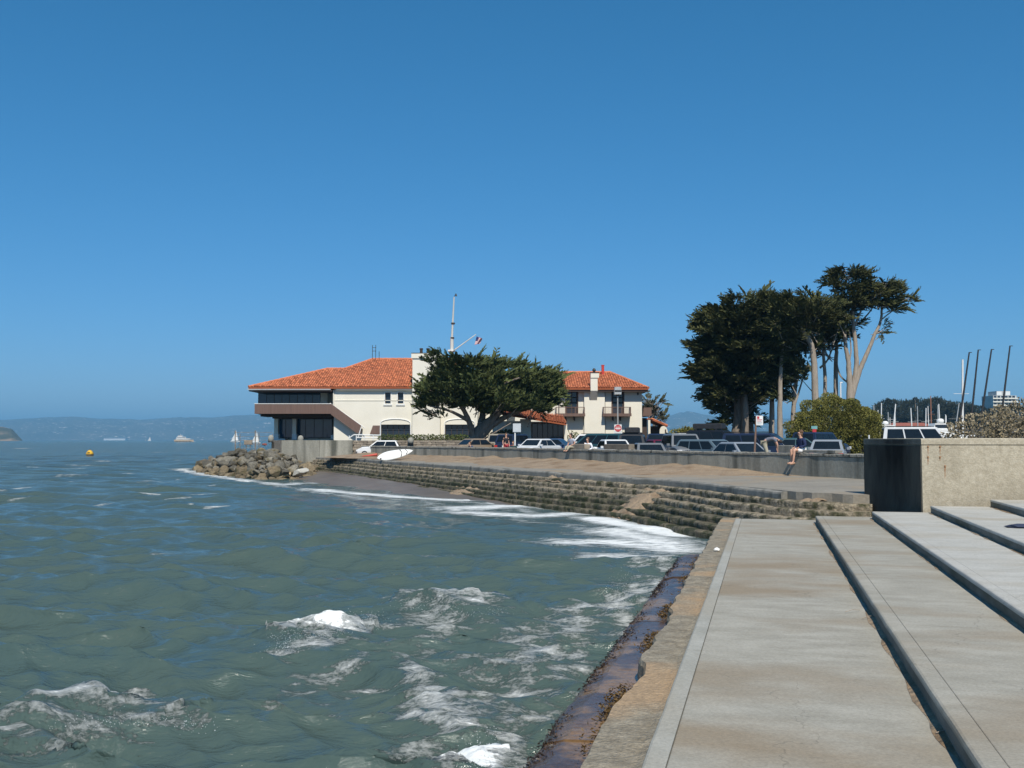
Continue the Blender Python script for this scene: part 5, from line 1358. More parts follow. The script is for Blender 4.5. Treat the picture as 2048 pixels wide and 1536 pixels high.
cypress('tall_cypress', 'tall cypress with bare forking grey trunks and flat topped foliage plates', (1700, 850), DG,
        [([(1700, 884), (1699, 770), (1697, 728), (1690, 680), (1689, 612)], .62, .2), ([(1700, 800), (1712, 740), (1711, 690), (1706, 640), (1705, 600)], .5, .2), ([(1702, 800), (1718, 745), (1735, 705), (1750, 668), (1762, 640), (1763, 605)], .5, .14), ([(1710, 650), (1722, 620), (1726, 588)], .2, .08), ([(1762, 640), (1785, 622), (1810, 608)], .12, .05), ([(1752, 668), (1770, 658), (1785, 645)], .1, .04), ([(1725, 640, 1), (1745, 615, 1), (1750, 585, 1)], .14, .06), ([(1697, 728), (1702, 700), (1698, 660)], .16, .08)],
        [(1695, 548, 42, 14, 0, 3.2), (1672, 545, 24, 8, 0, 1.8), (1715, 552, 26, 10, 0, 2.2), (1698, 572, 50, 10, 0, 3.4), (1650, 568, 22, 5, 0, 1.4), (1690, 592, 46, 11, 1, 3.2), (1712, 605, 40, 14, 0, 3.2), (1755, 572, 46, 10, 0, 2.8), (1795, 570, 22, 5, 0, 1.3), (1760, 590, 44, 9, 0, 2.8), (1805, 588, 24, 6, -1, 1.5), (1785, 604, 46, 9, 0, 2.6), (1822, 603, 20, 6, 0, 1.3), (1790, 618, 22, 5, 0, 1.4), (1715, 640, 18, 12, 1, 1.6), (1765, 663, 14, 6, 0, .9), (1768, 648, 8, 4, 0, .6), (1730, 575, 30, 12, 0, 2.6), (1700, 625, 24, 16, 2, 2)],
        60, .66, 'cypressdark', 'barkpale', 14, .9, .08, zb=1.6)

def leafy(name, label, cat, base, clumps, n_per, size, leaf, seed, stem=True, group=None, core=True, shell=.72):
    """shrub of many leaf faces spread through lumpy volumes; clumps in metres relative to base"""
    rg = np.random.default_rng(seed)
    h = thing(name, label, cat, base, 0, group)
    P, N = clump_points(clumps, n_per, rg, shell); m = P[:, 2] > -0.05; P = P[m]; N = N[m]; n = len(P)
    d = N + rg.normal(0, .6, N.shape) + np.array([0, 0, .2]); d /= np.linalg.norm(d, axis=1)[:, None]
    u = np.cross(d, rg.normal(size=(n, 3))); u /= np.linalg.norm(u, axis=1)[:, None]; s = size * rg.uniform(.6, 1.4, n)[:, None]
    V = np.stack([P - u * s * .1, P + d * s * .5 + u * s * .38, P + d * s * 1.1, P + d * s * .45 - u * s * .38], 1).reshape(-1, 3)
    F = np.arange(n * 4).reshape(n, 4)
    link('leaves', arr_mesh('leaves', V, F, M[leaf], np.repeat(np.clip(rg.normal(.5, .25, n), 0, 1), 4)), h)
    mb = MB()
    for c, r in clumps: 
        mb.tube([(c[0] * .25, c[1] * .25, -.1), (c[0] * .7, c[1] * .7, c[2] * .5), (c[0], c[1], c[2] + r[2] * .4)], [.09, .06, .02], 5)
    mb.build('branches', M['bark'], h)
    return h
# round olive bush before the grove
DB = 88; b = pd(1672, 880, DB); s_ = DB / FPX
leafy('round_bush', 'large rounded olive green bush beyond the parked cars', 'bush', (b.x, DB, 1.55),
      [((.1, 0, 2.5), (3.5, 2.8, 2.6)), ((-1.2, -.3, 1.8), (3.1, 2.4, 2.1)), ((1.9, -.2, 1.8), (2.3, 2.2, 2.35)), ((.4, 0, 3.0), (2.5, 2.2, 2.05)), ((-2.6, 0, 1.3), (1.6, 1.8, 1.8)), ((3.3, 0, 1.0), (1.1, 1.3, 1.3))], 300, .105, 'bushleaf', 3, shell=.8)
leafy('low_bush', 'low dark green bush at the right of the rounded bush', 'bush', (xx(1765, 90), 90, 1.6), [((0, 0, .9), (1.2, 1, 1.1)), ((-1, 0, .7), (.9, .9, .9))], 110, .2, 'pineleaf', 4)
# grey tan shrub above the block wall
leafy('grey_shrub', 'dense grey tan dry shrub spilling over the tall concrete wall', 'shrub', (18.2, 34.5, 2.0),
      [((-2.0, 0, 1.1), (1.4, 1.2, .75)), ((-.6, .2, 1.35), (1.5, 1.3, .85)), ((.9, .3, 1.55), (1.5, 1.3, .85)), ((2.3, .2, 1.35), (1.6, 1.3, .9)), ((-1.2, -.8, 1.0), (1.4, .8, .6)), ((.6, -.8, 1.15), (1.6, .8, .7)), ((3.6, .2, 1.4), (1.6, 1.4, 1.0)), ((-2.8, .2, .9), (.8, .8, .55))], 420, .085, 'greyleaf', 6)
# clipped hedge
h = leafy('clipped_hedge', 'clipped green hedge on top of the stone garden wall', 'hedge', (xx(847, 90.9), 91.0, 2.75),
          [((x, 0, .28), (.42, .42, .32)) for x in np.arange(-3.6, 3.7, .45)], 900, .11, 'hedgeleaf', 7)
for k, (px_, py_, D, w, hh, leaf, lab) in enumerate([
        (1385, 882, 118, 3.6, 2.2, 'bushleaf', 'spreading yellow green bush between the guest wing and the grove'), (1350, 884, 116, 2.0, 1.5, 'pineleaf', 'dark bush beside the white lodge'),
        (1424, 882, 112, 2.2, 2.2, 'pineleaf', 'dark bush at the left foot of the cypress grove'), (1147, 885, 108, .9, 1.9, 'hedgeleaf', 'slender shrub against the guest wing by the porch'),
        (1252, 886, 109, .7, 1.9, 'hedgeleaf', 'slender shrub beside the no entry sign'), (1000, 884, 100, 2.0, 1.3, 'cypressdark', 'shaded dark shrub below the spreading cypress'),
        (1030, 880, 104, 1.0, 1.0, 'hedgeleaf', 'small green shrub beside the porch pier'), (1300, 884, 117, 2.0, 1.0, 'hedgeleaf', 'low hedge at the end of the guest wing')]):
    p = pd(px_, py_, D); rg_ = random.Random(k)
    leafy('garden_shrub', lab, 'shrub', (p.x, D, lot(D) if px_ != 1000 else 2.4), [((rg_.uniform(-.5, .5) * w, rg_.uniform(-.3, .3) * w, hh * rg_.uniform(.3, .75)), (w * rg_.uniform(.4, .65), w * .5, hh * .42)) for _ in range(6)], 70 if w > 1.5 else 160, .2 if w > 1.5 else .14, leaf, 20 + k)
# pine behind the guest wing
p = pd(1312, 880, 135)
cypress('round_pine', 'rounded dark pine tree behind the end of the guest wing', (1308, 884), 138, [([(1306, 886), (1308, 850), (1306, 825)], .3, .12), ([(1308, 845), (1322, 830), (1328, 822)], .15, .06)],
        [(1306, 815, 20, 18, 0, 2.2), (1318, 828, 15, 12, 0, 1.6), (1300, 800, 14, 8, 0, 1.4), (1326, 835, 8, 8, 0, 1.0)], 30, .8, 'pineleaf', 'bark', 17, .4, .4, zb=1.8, wind=(0, 0, 0))
# wooded slope beyond the marina
def far_wood():
    rg = np.random.default_rng(4); cl = []; D = 620
    for px_ in range(1735, 1960, 7):
        top = np.interp(px_, [1735, 1750, 1775, 1800, 1830, 1860, 1880, 1900, 1930, 1945, 1960], [830, 812, 800, 803, 799, 801, 797, 806, 805, 816, 830]) + rg.uniform(-3, 3)
        for k in range(3):
            y = top + 9 + k * 15; p = pd(px_ + rg.uniform(-4, 4), y, D + rg.uniform(-15, 15)); s = D / FPX
            cl.append(((p.x, p.y, p.z), (rg.uniform(8, 14) * s, 4, rg.uniform(7, 11) * s)))
    for px_ in list(range(1945, 2060, 9)):
        p = pd(px_, 824 + rg.uniform(-4, 4), D); s = D / FPX; cl.append(((p.x, p.y, p.z), (9 * s, 4, 9 * s)))
    P, N = clump_points(cl, 1.6, rg, .5)
    V, F, T = sprays(P, N + rg.normal(0, .5, N.shape) + np.array([0, 0, .3]), rg.uniform(.8, 1.7, len(P)), 5)
    tag(link('wooded_slope', arr_mesh('wooded_slope', V, F, M['farleaf'], T)), 'dark wooded slope rising beyond the marina masts', kind='stuff')
    mb = MB(); mb.sheet([[(xx(x, d), d, z) for x in (1700, 1740, 1850, 1960, 2300)] for d, z in ((560, 1.5), (600, 8), (640, 17), (700, 20))])
    tag(mb.build('hill_slope', M['soil']), 'earth slope under the far woodland', kind='structure')
    for (px_, yb, yt, hw) in ((1775, 806, 797, 4), (1831, 806, 795, 5), (1876, 806, 797, 5)):
        P, N = clump_points([((pd(px_, (yb + yt) / 2, 610).x, 610, zz((yb + yt) / 2, 610)), (hw * .3, 1, (yb - yt) * .15))], 22, rg, .3)
        V, F, T = sprays(P, N + np.array([0, 0, .6]), rg.uniform(.5, 1.0, len(P)), 8)
        h = thing('eucalyptus_tree', 'tall feathery eucalyptus standing above the wooded slope', 'tree', (xx(px_, 610), 610, 12), 0, 'eucalyptus tops on the skyline')
        V -= np.array([xx(px_, 610), 610, 12]); link('crown', arr_mesh('crown', V, F, M['farleaf'], T), h)
        MB().tube([(0, 0, 0), (0, 0, zz(yt + 3, 610) - 12)], [.5, .2], 6).build('trunk', M['bark'], h)
far_wood()
# ================================================================ PROMENADE FURNITURE
def walkway():
    rows = [[(p[0] - n[0] * o, p[1] - n[1] * o, z) for o, z in ((0.38, 1.90), (2.2, 1.90), (2.22, 1.2))] for p, n in zip(WALL[::3], WALL_N[::3])]
    o = MB().sheet(rows).build('walkway', M['promenade']); tag(o, 'narrow raised walkway behind the low seawall', kind='structure')
walkway()
def wall_at(px_):
    xs = 1024 + FPX * WALL[:, 0] / WALL[:, 1]; i = int(np.argmin(abs(xs - px_))); return WALL[i], WALL_N[i], i
# surfboard leaning on the sand, red sail beside it
def surfboard():
    D = 74.0; c = pd(790, 909, D); h = thing('sailboard', 'long white sailboard lying on the sand against the seawall', 'sailboard', (c.x, c.y, c.z))
    L_ = 2.62; W_ = .36; n = 24; rings = []
    for k in range(n + 1):
        u = -1 + 2 * k / n; w = W_ * max(.02, (1 - abs(u) ** 2.6)) ** .75 * (1 - .22 * u); t = .07 * max(.1, 1 - abs(u) ** 4); rk = .10 * max(0, u) ** 2
        rings.append([(u * L_ / 2, w * math.cos(a), t * math.sin(a) + rk) for a in [2 * math.pi * j / 12 for j in range(12)]])
    b = MB().loft(rings).build('board', M['whitepaint'], h, True)
    def strap(x0, x1, w, nm, mat):
        pts = [(x0 + (x1 - x0) * abs(v), v * w, .085) for v in np.linspace(-1, 1, 9)]
        MB().tube(pts, .028, 6).build(nm, mat, h)
    strap(.52, .40, .28, 'black_stripe', M['dark']); strap(.92, .80, .19, 'black_stripe', M['dark'])
    strap(1.05, 1.02, .1, 'grey_mark', M['metal'])
    MB().box(-1.12, -1.0, -.16, -.12, .05, .12).box(-1.08, -1.04, -.3, -.12, .05, .11).build('tail_fitting', M['dark'], h)
    h.rotation_euler = (R(62), R(-11), R(8))
    s = thing('red_sail', 'rolled red sail lying on the sand beside the sailboard tail', 'sail', pz(740, 913.5, 1.62))
    rings = []
    for k in range(9):
        u = k / 8; w = .04 + .22 * u; rings.append([(-.55 + 1.1 * u, w * math.cos(a), .02 + (.03 + .10 * u) * (1 + math.sin(a))) for a in [2 * math.pi * j / 10 for j in range(10)]])
    MB().loft(rings).build('sail_roll', cloth('red_sailcloth', (.5, .10, .07)), s); MB().tube([(-.6, -.1, .05), (.5, -.16, .09)], .025, 6).build('boom', M['redpaint'], s)
surfboard()
def blocks():
    for px_, D, wd, y0, y1, lab, mat in ((1228, 51.5, 50, 889, 899, 'long low rough stone block on the seawall before the white car', 'stonewall'), (1571.5, 41.0, 21, 891, 904, 'squared grey concrete block beside the seated man', 'kerb'), (1630, 39.8, 55, 900, 905, 'low pale concrete slab on the seawall right of the seated man', 'kerb'), (1158, 59.2, 22, 888, 898, 'low brown stone block beside the seated couple', 'stonewall')):
        w, nrm, i = wall_at(px_); hw = wd * D / FPX / 2; z0 = 2.405; z1 = max(z0 + .07, zz(y0, D)); c = w - nrm * .2
        ang = math.atan2(nrm[1], nrm[0]) + math.pi / 2
        o = MB().cbox(-hw / abs(math.cos(ang)) * .8, hw / abs(math.cos(ang)) * .8, -.17, .17, 0, z1 - z0, .02).build('stone_block', M[mat]); o.location = (c[0], c[1], z0 + .01); o.rotation_euler = (0, 0, ang); tag(o, lab, 'block')
    p = wall_at(1166)[0]; me = lump(None, .12, 4, (1.3, 1, .6)); me.materials.append(M['whitepaint'])
    for px_, lab in ((1183, 'small white paper bag on the seawall top'), (1131, 'small white parcel lying beside the seated couple')):
        w, nrm, i = wall_at(px_); o = link('paper_bag', me); o.location = (w[0] - nrm[0] * .15, w[1] - nrm[1] * .15, 2.46); tag(o, lab, 'bag')
blocks()

# ================================================================ PEOPLE
def skin_mesh(verts, edges, rad, sub=1, root=0):
    me = bpy.data.meshes.new('tmp'); me.from_pydata([tuple(v) for v in verts], edges, []); me.update()
    ob = bpy.data.objects.new('tmp', me); C.objects.link(ob)
    md = ob.modifiers.new('skin', 'SKIN'); md.use_smooth_shade = True; md.branch_smoothing = .3
    if not me.skin_vertices: 
        bpy.context.view_layer.objects.active = ob
    for i, r in enumerate(rad):
        sv = me.skin_vertices[0].data[i]; sv.radius = r if hasattr(r, '__len__') else (r, r); sv.use_root = (i == root)
    sb = ob.modifiers.new('sub', 'SUBSURF'); sb.levels = sub; sb.render_levels = sub
    bpy.context.view_layer.update()
    dg = bpy.context.evaluated_depsgraph_get(); out = bpy.data.meshes.new_from_object(ob.evaluated_get(dg))
    bpy.data.objects.remove(ob); bpy.data.meshes.remove(me)
    return out
def pose_stand():
    return dict(pelvis=(0, 0, .95), belly=(0, 0, 1.12), chest=(0, 0, 1.32), neck=(.01, 0, 1.47), jaw=(.03, 0, 1.56), head=(.02, 0, 1.645), crown=(.0, 0, 1.69),
                shL=(0, .18, 1.41), elL=(-.03, .24, 1.14), wrL=(.06, .25, .90), shR=(0, -.18, 1.41), elR=(-.03, -.24, 1.14), wrR=(.06, -.25, .90),
                hipL=(0, .095, .90), knL=(.02, .1, .50), anL=(0, .1, .09), toL=(.17, .12, .04), hipR=(0, -.095, .90), knR=(.02, -.1, .50), anR=(0, -.1, .09), toR=(.17, -.12, .04))
def pose_sit(lean=0.0, shin=.45, kick=.0, arms='lap'):
    d = dict(pelvis=(0, 0, .10), belly=(.02 + lean * .2, 0, .26), chest=(.02 + lean * .5, 0, .45), neck=(.05 + lean, 0, .60), jaw=(.09 + lean, 0, .685), head=(.075 + lean, 0, .765), crown=(.05 + lean, 0, .815),
             shL=(.03 + lean * .8, .185, .54), shR=(.03 + lean * .8, -.185, .54),
             hipL=(.03, .095, .09), knL=(.44, .14, .11), anL=(.44 + kick, .13, .11 - shin), toL=(.60 + kick, .15, .05 - shin), hipR=(.03, -.095, .09), knR=(.43, -.11, .12), anR=(.37 + kick, -.10, .11 - shin), toR=(.53 + kick, -.12, .06 - shin))
    d.update(elL=(.0 + lean, .27, .28), wrL=(.26, .16, .20), elR=(.0 + lean, -.27, .28), wrR=(.28, -.12, .21))
    return d
def pose_bend():
    d = pose_stand()
    d.update(pelvis=(-.08, 0, .92), belly=(.07, 0, 1.04), chest=(.27, 0, 1.08), neck=(.42, 0, 1.04), jaw=(.50, 0, .98), head=(.55, 0, .95), crown=(.60, 0, .95), shL=(.36, .18, 1.05), shR=(.36, -.18, 1.05),
             elL=(.44, .22, .80), wrL=(.46, .16, .58), elR=(.46, -.22, .80), wrR=(.48, -.16, .57), hipL=(-.08, .095, .88), hipR=(-.08, -.095, .88), knL=(.02, .11, .50), knR=(.04, -.11, .50))
    return d
def person(label, loc, rotz, P, shirt, bottoms, sleeve='long', legs='long', hair='hair', shoes=None, cap=None, glasses=False, fingers=True, group=None):
    h = thing('person', label, 'person', loc, rotz, group)
    V = []; E = []; Rr = []; ix = {}
    def add(n, co, r, par=None):
        ix[n] = len(V); V.append(Vector(co)); Rr.append(r)
        if par is not None: E.append((ix[par], ix[n]))
    add('pelvis', P['pelvis'], (.115, .10)); add('belly', P['belly'], (.12, .095), 'pelvis'); add('chest', P['chest'], (.135, .10), 'belly'); add('neck', P['neck'], .055, 'chest')
    add('jaw', P['jaw'], (.068, .068), 'neck'); add('head', P['head'], (.082, .092), 'jaw'); add('crown', P['crown'], (.06, .066), 'head')
    fw = Vector((1, 0, 0)); hd = Vector(P['head']); jw = Vector(P['jaw'])
    add('nose', hd * .6 + jw * .4 + fw * .105, .014, 'head')
    for s, y in (('L', 1), ('R', -1)):
        add('sh' + s, P['sh' + s], .062, 'chest'); add('el' + s, P['el' + s], .042, 'sh' + s); add('wr' + s, P['wr' + s], .028, 'el' + s)
        a = Vector(P['el' + s]); b = Vector(P['wr' + s]); d = (b - a).normalized(); side = Vector((0, 1, 0)); side = (side - d * side.dot(d)).normalized(); up = d.cross(side)
        add('palm' + s, b + d * .075, (.036, .018), 'wr' + s)
        if fingers:
            for k in range(4):
                o = side * (k - 1.5) * .019; ln = (.055, .068, .064, .048)[k]
                add('f%s%d' % (s, k), b + d * (.085 + ln * .5) + o - up * .004, .0095, 'palm' + s); add('g%s%d' % (s, k), b + d * (.085 + ln) + o * 1.1 - up * .02 - Vector((0, 0, .012)), .0085, 'f%s%d' % (s, k))
            add('t' + s, b + d * .05 - side * y * .045, .011, 'wr' + s); add('u' + s, b + d * .085 - side * y * .06, .0095, 't' + s)
        add('hip' + s, P['hip' + s], .092, 'pelvis'); add('kn' + s, P['kn' + s], .06, 'hip' + s); 
        k_, a_ = Vector(P['kn' + s]), Vector(P['an' + s]); add('calf' + s, k_.lerp(a_, .35) + Vector((-.01, 0, 0)), .055, 'kn' + s)
        add('an' + s, P['an' + s], .036, 'calf' + s); add('ball' + s, Vector(P['an' + s]).lerp(Vector(P['to' + s]), .65) + Vector((0, 0, -.012)), (.042, .03), 'an' + s); add('to' + s, P['to' + s], (.036, .02), 'ball' + s)
    me = skin_mesh(V, E, Rr, 1); me.materials.clear(); me.materials.append(M['skin']); link('body', me, h)
    def garment(name, parts, mat, k):
        vv = []; ee = []; rr_ = []; jx = {}
        for n, par, r in parts:
            co = P[n] if isinstance(n, str) and n in P else n[1]; key = n if isinstance(n, str) else n[0]
            jx[key] = len(vv); vv.append(co); rr_.append(tuple(q * k for q in r) if hasattr(r, '__len__') else r * k)
            if par: ee.append((jx[par], jx[key]))
        m = skin_mesh(vv, ee, rr_, 1); m.materials.clear(); m.materials.append(mat); link(name, m, h)
    L3 = lambda a, b, f: tuple(Vector(P[a]).lerp(Vector(P[b]), f))
    pr = [('pelvis', None, (.125, .11)), ('belly', 'pelvis', (.13, .11)), ('chest', 'belly', (.15, .115)), (('collar', L3('chest', 'neck', .72)), 'chest', .075)]
    for s in 'LR':
        pr += [('sh' + s, 'chest', .072)]
        if sleeve == 'long': pr += [('el' + s, 'sh' + s, .054), ('wr' + s, 'el' + s, .04)]
        else: pr += [(('sl' + s, L3('sh' + s, 'el' + s, .62)), 'sh' + s, .058)]
    garment('shirt', pr, shirt, 1.06)
    pr = [('pelvis', None, (.13, .115))]
    for s in 'LR':
        pr += [('hip' + s, 'pelvis', .105)]
        if legs == 'long': pr += [('kn' + s, 'hip' + s, .075), ('an' + s, 'kn' + s, .055)]
        else: pr += [(('mid' + s, L3('hip' + s, 'kn' + s, .72)), 'hip' + s, .09)]
    garment('trousers' if legs == 'long' else 'shorts', pr, bottoms, 1.04)
    me = lump(None, .10, 3, (1.05, .92, .8)); me.materials.append(M[hair]); o = link('hair', me, h); o.location = Vector(P['crown']) + (Vector(P['crown']) - Vector(P['head'])) * .15 - fw * .02
    o2 = MB().tube([hd - fw * .05 + Vector((0, 0, .03)), jw - fw * .055 + Vector((0, 0, .01)), Vector(P['neck']) - fw * .04 + Vector((0, 0, .02))], [.075, .07, .05], 8).build('hair_back', M[hair], h, True)
    ed = hd * .75 + jw * .25 + fw * .08
    if glasses:
        g = MB().box(ed.x - .0, ed.x + .022, -.07, -.008, ed.z - .02, ed.z + .022).box(ed.x, ed.x + .022, .008, .07, ed.z - .02, ed.z + .022).box(ed.x - .09, ed.x, .078, .085, ed.z, ed.z + .012).box(ed.x - .09, ed.x, -.085, -.078, ed.z, ed.z + .012).box(ed.x + .008, ed.x + .018, -.008, .008, ed.z, ed.z + .01).build('sunglasses', M['dark'], h)
    else:
        for y in (-.032, .032): MB().lathe([(0, -.008), (.011, 0), (0, .008)], 8, (ed.x + .006, y, ed.z)).build('eye', M['dark'], h)
    mz = jw * .75 + hd * .25; MB().box(mz.x + .068, mz.x + .075, -.022, .022, mz.z - .006, mz.z + .004).build('mouth', M['redpaint'], h)
    if shoes:
        for s in 'LR':
            a = Vector(P['an' + s]); b = Vector(P['to' + s]); MB().tube([a + Vector((-.07, 0, -.04)), a.lerp(b, .5) + Vector((0, 0, -.035)), b + Vector((.02, 0, -.01))], [.035, .045, .03], 8).build('shoe', shoes, h, True)
    if cap:
        c = Vector(P['crown']); MB().lathe([(.105, -.02), (.10, .03), (.06, .065), (0, .075)], 12, (c.x, c.y, c.z)).box(c.x + .09, c.x + .17, -.06, .06, c.z - .022, c.z - .008).build('cap', cap, h, True)
    return h
K = {n: cloth(n, c) for n, c in dict(navy_sweater=(.016, .026, .075), white_shorts=(.75, .74, .72), grey_tee=(.13, .14, .17), khaki=(.36, .33, .25), pale_grey=(.42, .44, .5), white_shirt=(.72, .74, .78), dark_teal=(.02, .05, .055), red_shorts=(.30, .03, .04), black_top=(.02, .02, .024), denim=(.05, .07, .13)).items()}
w, nrm, i = wall_at(1597); a0 = math.atan2(nrm[1], nrm[0])
person('man in navy sweater and white shorts sitting on the seawall with dangling legs', (w[0] - nrm[0] * .17, w[1] - nrm[1] * .17, 2.405), a0 - .12, pose_sit(.02, .46, .04), K['navy_sweater'], K['white_shorts'], 'long', 'short', 'hair', cloth('tan_sandal', (.42, .26, .18)), None, True)
q = pd(1540, 900, 42.6)
person('person in grey shirt and khaki trousers bending forward behind the seawall', (xx(1531, 43.2), 43.2, 1.90), R(-12), pose_bend(), K['grey_tee'], K['khaki'], 'short', 'long', 'hairdark', M['dark'])
w, nrm, i = wall_at(1138)
person('person in pale grey shirt sitting on the seawall with knees bent', (w[0] - nrm[0] * .2, w[1] - nrm[1] * .2, 2.405), a0 + .3, pose_sit(.1, .2, .12), K['pale_grey'], K['khaki'], 'short', 'long', 'hairdark', M['dark'])
w, nrm, i = wall_at(1152)
person('person in white shirt sitting behind the seawall next to the grey shirt', (w[0] - nrm[0] * .75, w[1] - nrm[1] * .75, 2.16), a0 + .6, pose_sit(.05, .26, .2), K['white_shirt'], K['denim'], 'long', 'long', 'hair', M['dark'])
o = MB().cbox(-.32, .32, -.28, .28, 0, .255, .02).build('seat_block', M['kerb']); o.location = (w[0] - nrm[0] * .72, w[1] - nrm[1] * .72, 1.902); o.rotation_euler = (0, 0, a0); tag(o, 'low concrete block under the person in white shirt', 'block')
w, nrm, i = wall_at(1012)
person('person in black top and red trousers standing behind the seawall', (xx(1012, 71.5), 71.5, 1.62), R(-60), pose_stand(), K['black_top'], K['red_shorts'], 'short', 'long', 'hair', M['dark'])
person('person in dark teal clothes sitting low behind the seawall', (xx(1027, 68.8), 68.8, 1.95), R(-100), pose_sit(.1, .02, .2), K['dark_teal'], K['dark_teal'], 'short', 'long', 'hair', M['dark'])
person('person in dark blue crouching low behind the far seawall', (xx(946, 74.6), 74.6, 1.91), R(-140), pose_sit(.22, .02, .2), K['denim'], K['denim'], 'short', 'long', 'hair', M['dark'])

# ================================================================ VEHICLES
CAR = dict(
    sedan=dict(L=4.6, W=1.76, H=1.42, belt=.90, hood=.80, trunk=.92, zb=.24, base=(-1.62, 1.0), top=(-.95, .28), win=2, wr=.31, ax=1.34),
    hatch=dict(L=3.8, W=1.66, H=1.45, belt=.93, hood=.82, trunk=.95, zb=.24, base=(-1.75, .85), top=(-1.45, .2), win=2, wr=.29, ax=1.18),
    wagon=dict(L=4.6, W=1.76, H=1.46, belt=.90, hood=.80, trunk=.90, zb=.24, base=(-2.22, 1.0), top=(-1.9, .28), win=3, wr=.31, ax=1.36),
    suv=dict(L=4.55, W=1.82, H=1.76, belt=1.10, hood=1.04, trunk=1.08, zb=.38, base=(-2.2, .88), top=(-2.0, .30), win=3, wr=.36, ax=1.32),
    van=dict(L=4.75, W=1.86, H=1.80, belt=1.02, hood=.92, trunk=1.0, zb=.30, base=(-2.3, 1.5), top=(-2.15, .55), win=3, wr=.33, ax=1.45),
    bus=dict(L=4.6, W=1.84, H=2.12, belt=1.22, hood=1.12, trunk=1.2, zb=.34, base=(-2.25, 2.12), top=(-2.12, 1.45), win=3, wr=.33, ax=1.25),
    pickup=dict(L=4.9, W=1.74, H=1.66, belt=1.05, hood=.98, trunk=1.02, zb=.42, base=(-.55, 1.05), top=(-.42, .45), win=2, wr=.35, ax=1.45))
def car(name, label, kind, col, px_, D, head, z=None, rack=False, box=False, canopy=False, dy=0.0):
    k = CAR[kind]; h = thing(name, label, 'van' if kind in ('van', 'bus') else 'pickup' if kind == 'pickup' else 'car', (xx(px_, D), D, lot(D) if z is None else z), R(head))
    L_, W_, zb = k['L'] / 2, k['W'] / 2, k['zb']
    flat = kind == 'bus'
    stn = [(-L_, .88, k['trunk'] - .16, zb + .14), (-L_ + .07, .96, k['trunk'] - .05, zb + .04), (-L_ + .3, 1, k['trunk'], zb), (k['base'][0] + .1, 1, max(k['trunk'], k['belt'] - .01), zb), (0, 1, k['belt'], zb), (k['base'][1] - .05, 1, k['belt'] - .02, zb),
           ((k['base'][1] + L_) / 2 + .05, .995, (k['hood'] + k['belt']) / 2, zb), (L_ - .32, .97, k['hood'] - (0 if flat else .04), zb), (L_ - .1, .93, k['hood'] - (.05 if flat else .12), zb + .04), (L_, .82, k['hood'] - (.12 if flat else .24), zb + .14)]
    stn.sort(key=lambda s: s[0]); rings = []
    for x, f, zt, z0 in stn:
        w = W_ * f; zm = (z0 + zt) / 2
        rings.append([(x, -w * .9, z0), (x, -w * .985, z0 + .12), (x, -w, zm), (x, -w * .97, zt - .07), (x, -w * .88, zt), (x, 0, zt + .015), (x, w * .88, zt), (x, w * .97, zt - .07), (x, w, zm), (x, w * .985, z0 + .12), (x, w * .9, z0)])
    MB().loft(rings).build('body', col, h)
    def house(b, t, z0, z1, wb, wt, nm, mat):
        rings = [[(b[0], -wb, z0), (b[1], -wb, z0), (b[1], wb, z0), (b[0], wb, z0)], [(t[0], -wt, z1 - .05), (t[1], -wt, z1 - .05), (t[1], wt, z1 - .05), (t[0], wt, z1 - .05)], [(t[0] + .08, -wt + .07, z1), (t[1] - .12, -wt + .07, z1), (t[1] - .12, wt - .07, z1), (t[0] + .08, wt - .07, z1)]]
        o = MB().loft(rings).build(nm, mat, h)
        c = {}
        for y, s in ((-1, 'R'), (1, 'L')):
            c[s] = [Vector((b[0], y * wb, z0)), Vector((b[1], y * wb, z0)), Vector((t[1], y * wt, z1 - .05)), Vector((t[0], y * wt, z1 - .05))]
        return c
    def pane(q, u0, u1, v0, v1, nm, out):
        def bl(u, v): return q[0].lerp(q[1], u).lerp(q[3].lerp(q[2], u), v)
        n = (q[1] - q[0]).cross(q[3] - q[0]).normalized(); n = n if n.dot(out) > 0 else -n
        pts = [bl(u0, v0), bl(u1, v0), bl(u1, v1), bl(u0, v1)]
        MB().loft([[p - n * .01 for p in pts], [p + n * .012 for p in pts]]).build(nm, M['carglass'], h)
    zb0 = k['belt'] - .03; wb, wt = W_ * .95, W_ * .78 if kind != 'bus' else W_ * .86
    c = house(k['base'], k['top'], zb0, k['H'], wb, wt, 'cabin', col)
    for s, y in (('L', 1), ('R', -1)):
        n = k['win']
        for i in range(n):
            pane(c[s], .05 + .90 * i / n + .012, .05 + .90 * (i + 1) / n - .012, .12, .90, 'side_window', Vector((0, y, .2)))
    pane([c['L'][1], c['R'][1], c['R'][2], c['L'][2]], .07, .93, .12, .93, 'windshield', Vector((1, 0, .3)))
    pane([c['L'][0], c['R'][0], c['R'][3], c['L'][3]], .09, .91, .14, .90, 'rear_window', Vector((-1, 0, .3)))
    if kind == 'pickup':
        if canopy:
            c2 = house((-2.42, -.60), (-2.34, -.66), zb0, k['H'] + .02, wb, wt, 'canopy', col)
            for s, y in (('L', 1), ('R', -1)): pane(c2[s], .10, .90, .30, .85, 'canopy_window', Vector((0, y, .2)))
            pane([c2['L'][0], c2['R'][0], c2['R'][3], c2['L'][3]], .12, .88, .25, .85, 'canopy_rear_window', Vector((-1, 0, .2)))
        else: MB().box(-2.35, -.62, -W_ * .85, W_ * .85, zb0 - .1, zb0 + .045).build('bed_cover', M['dark'], h)
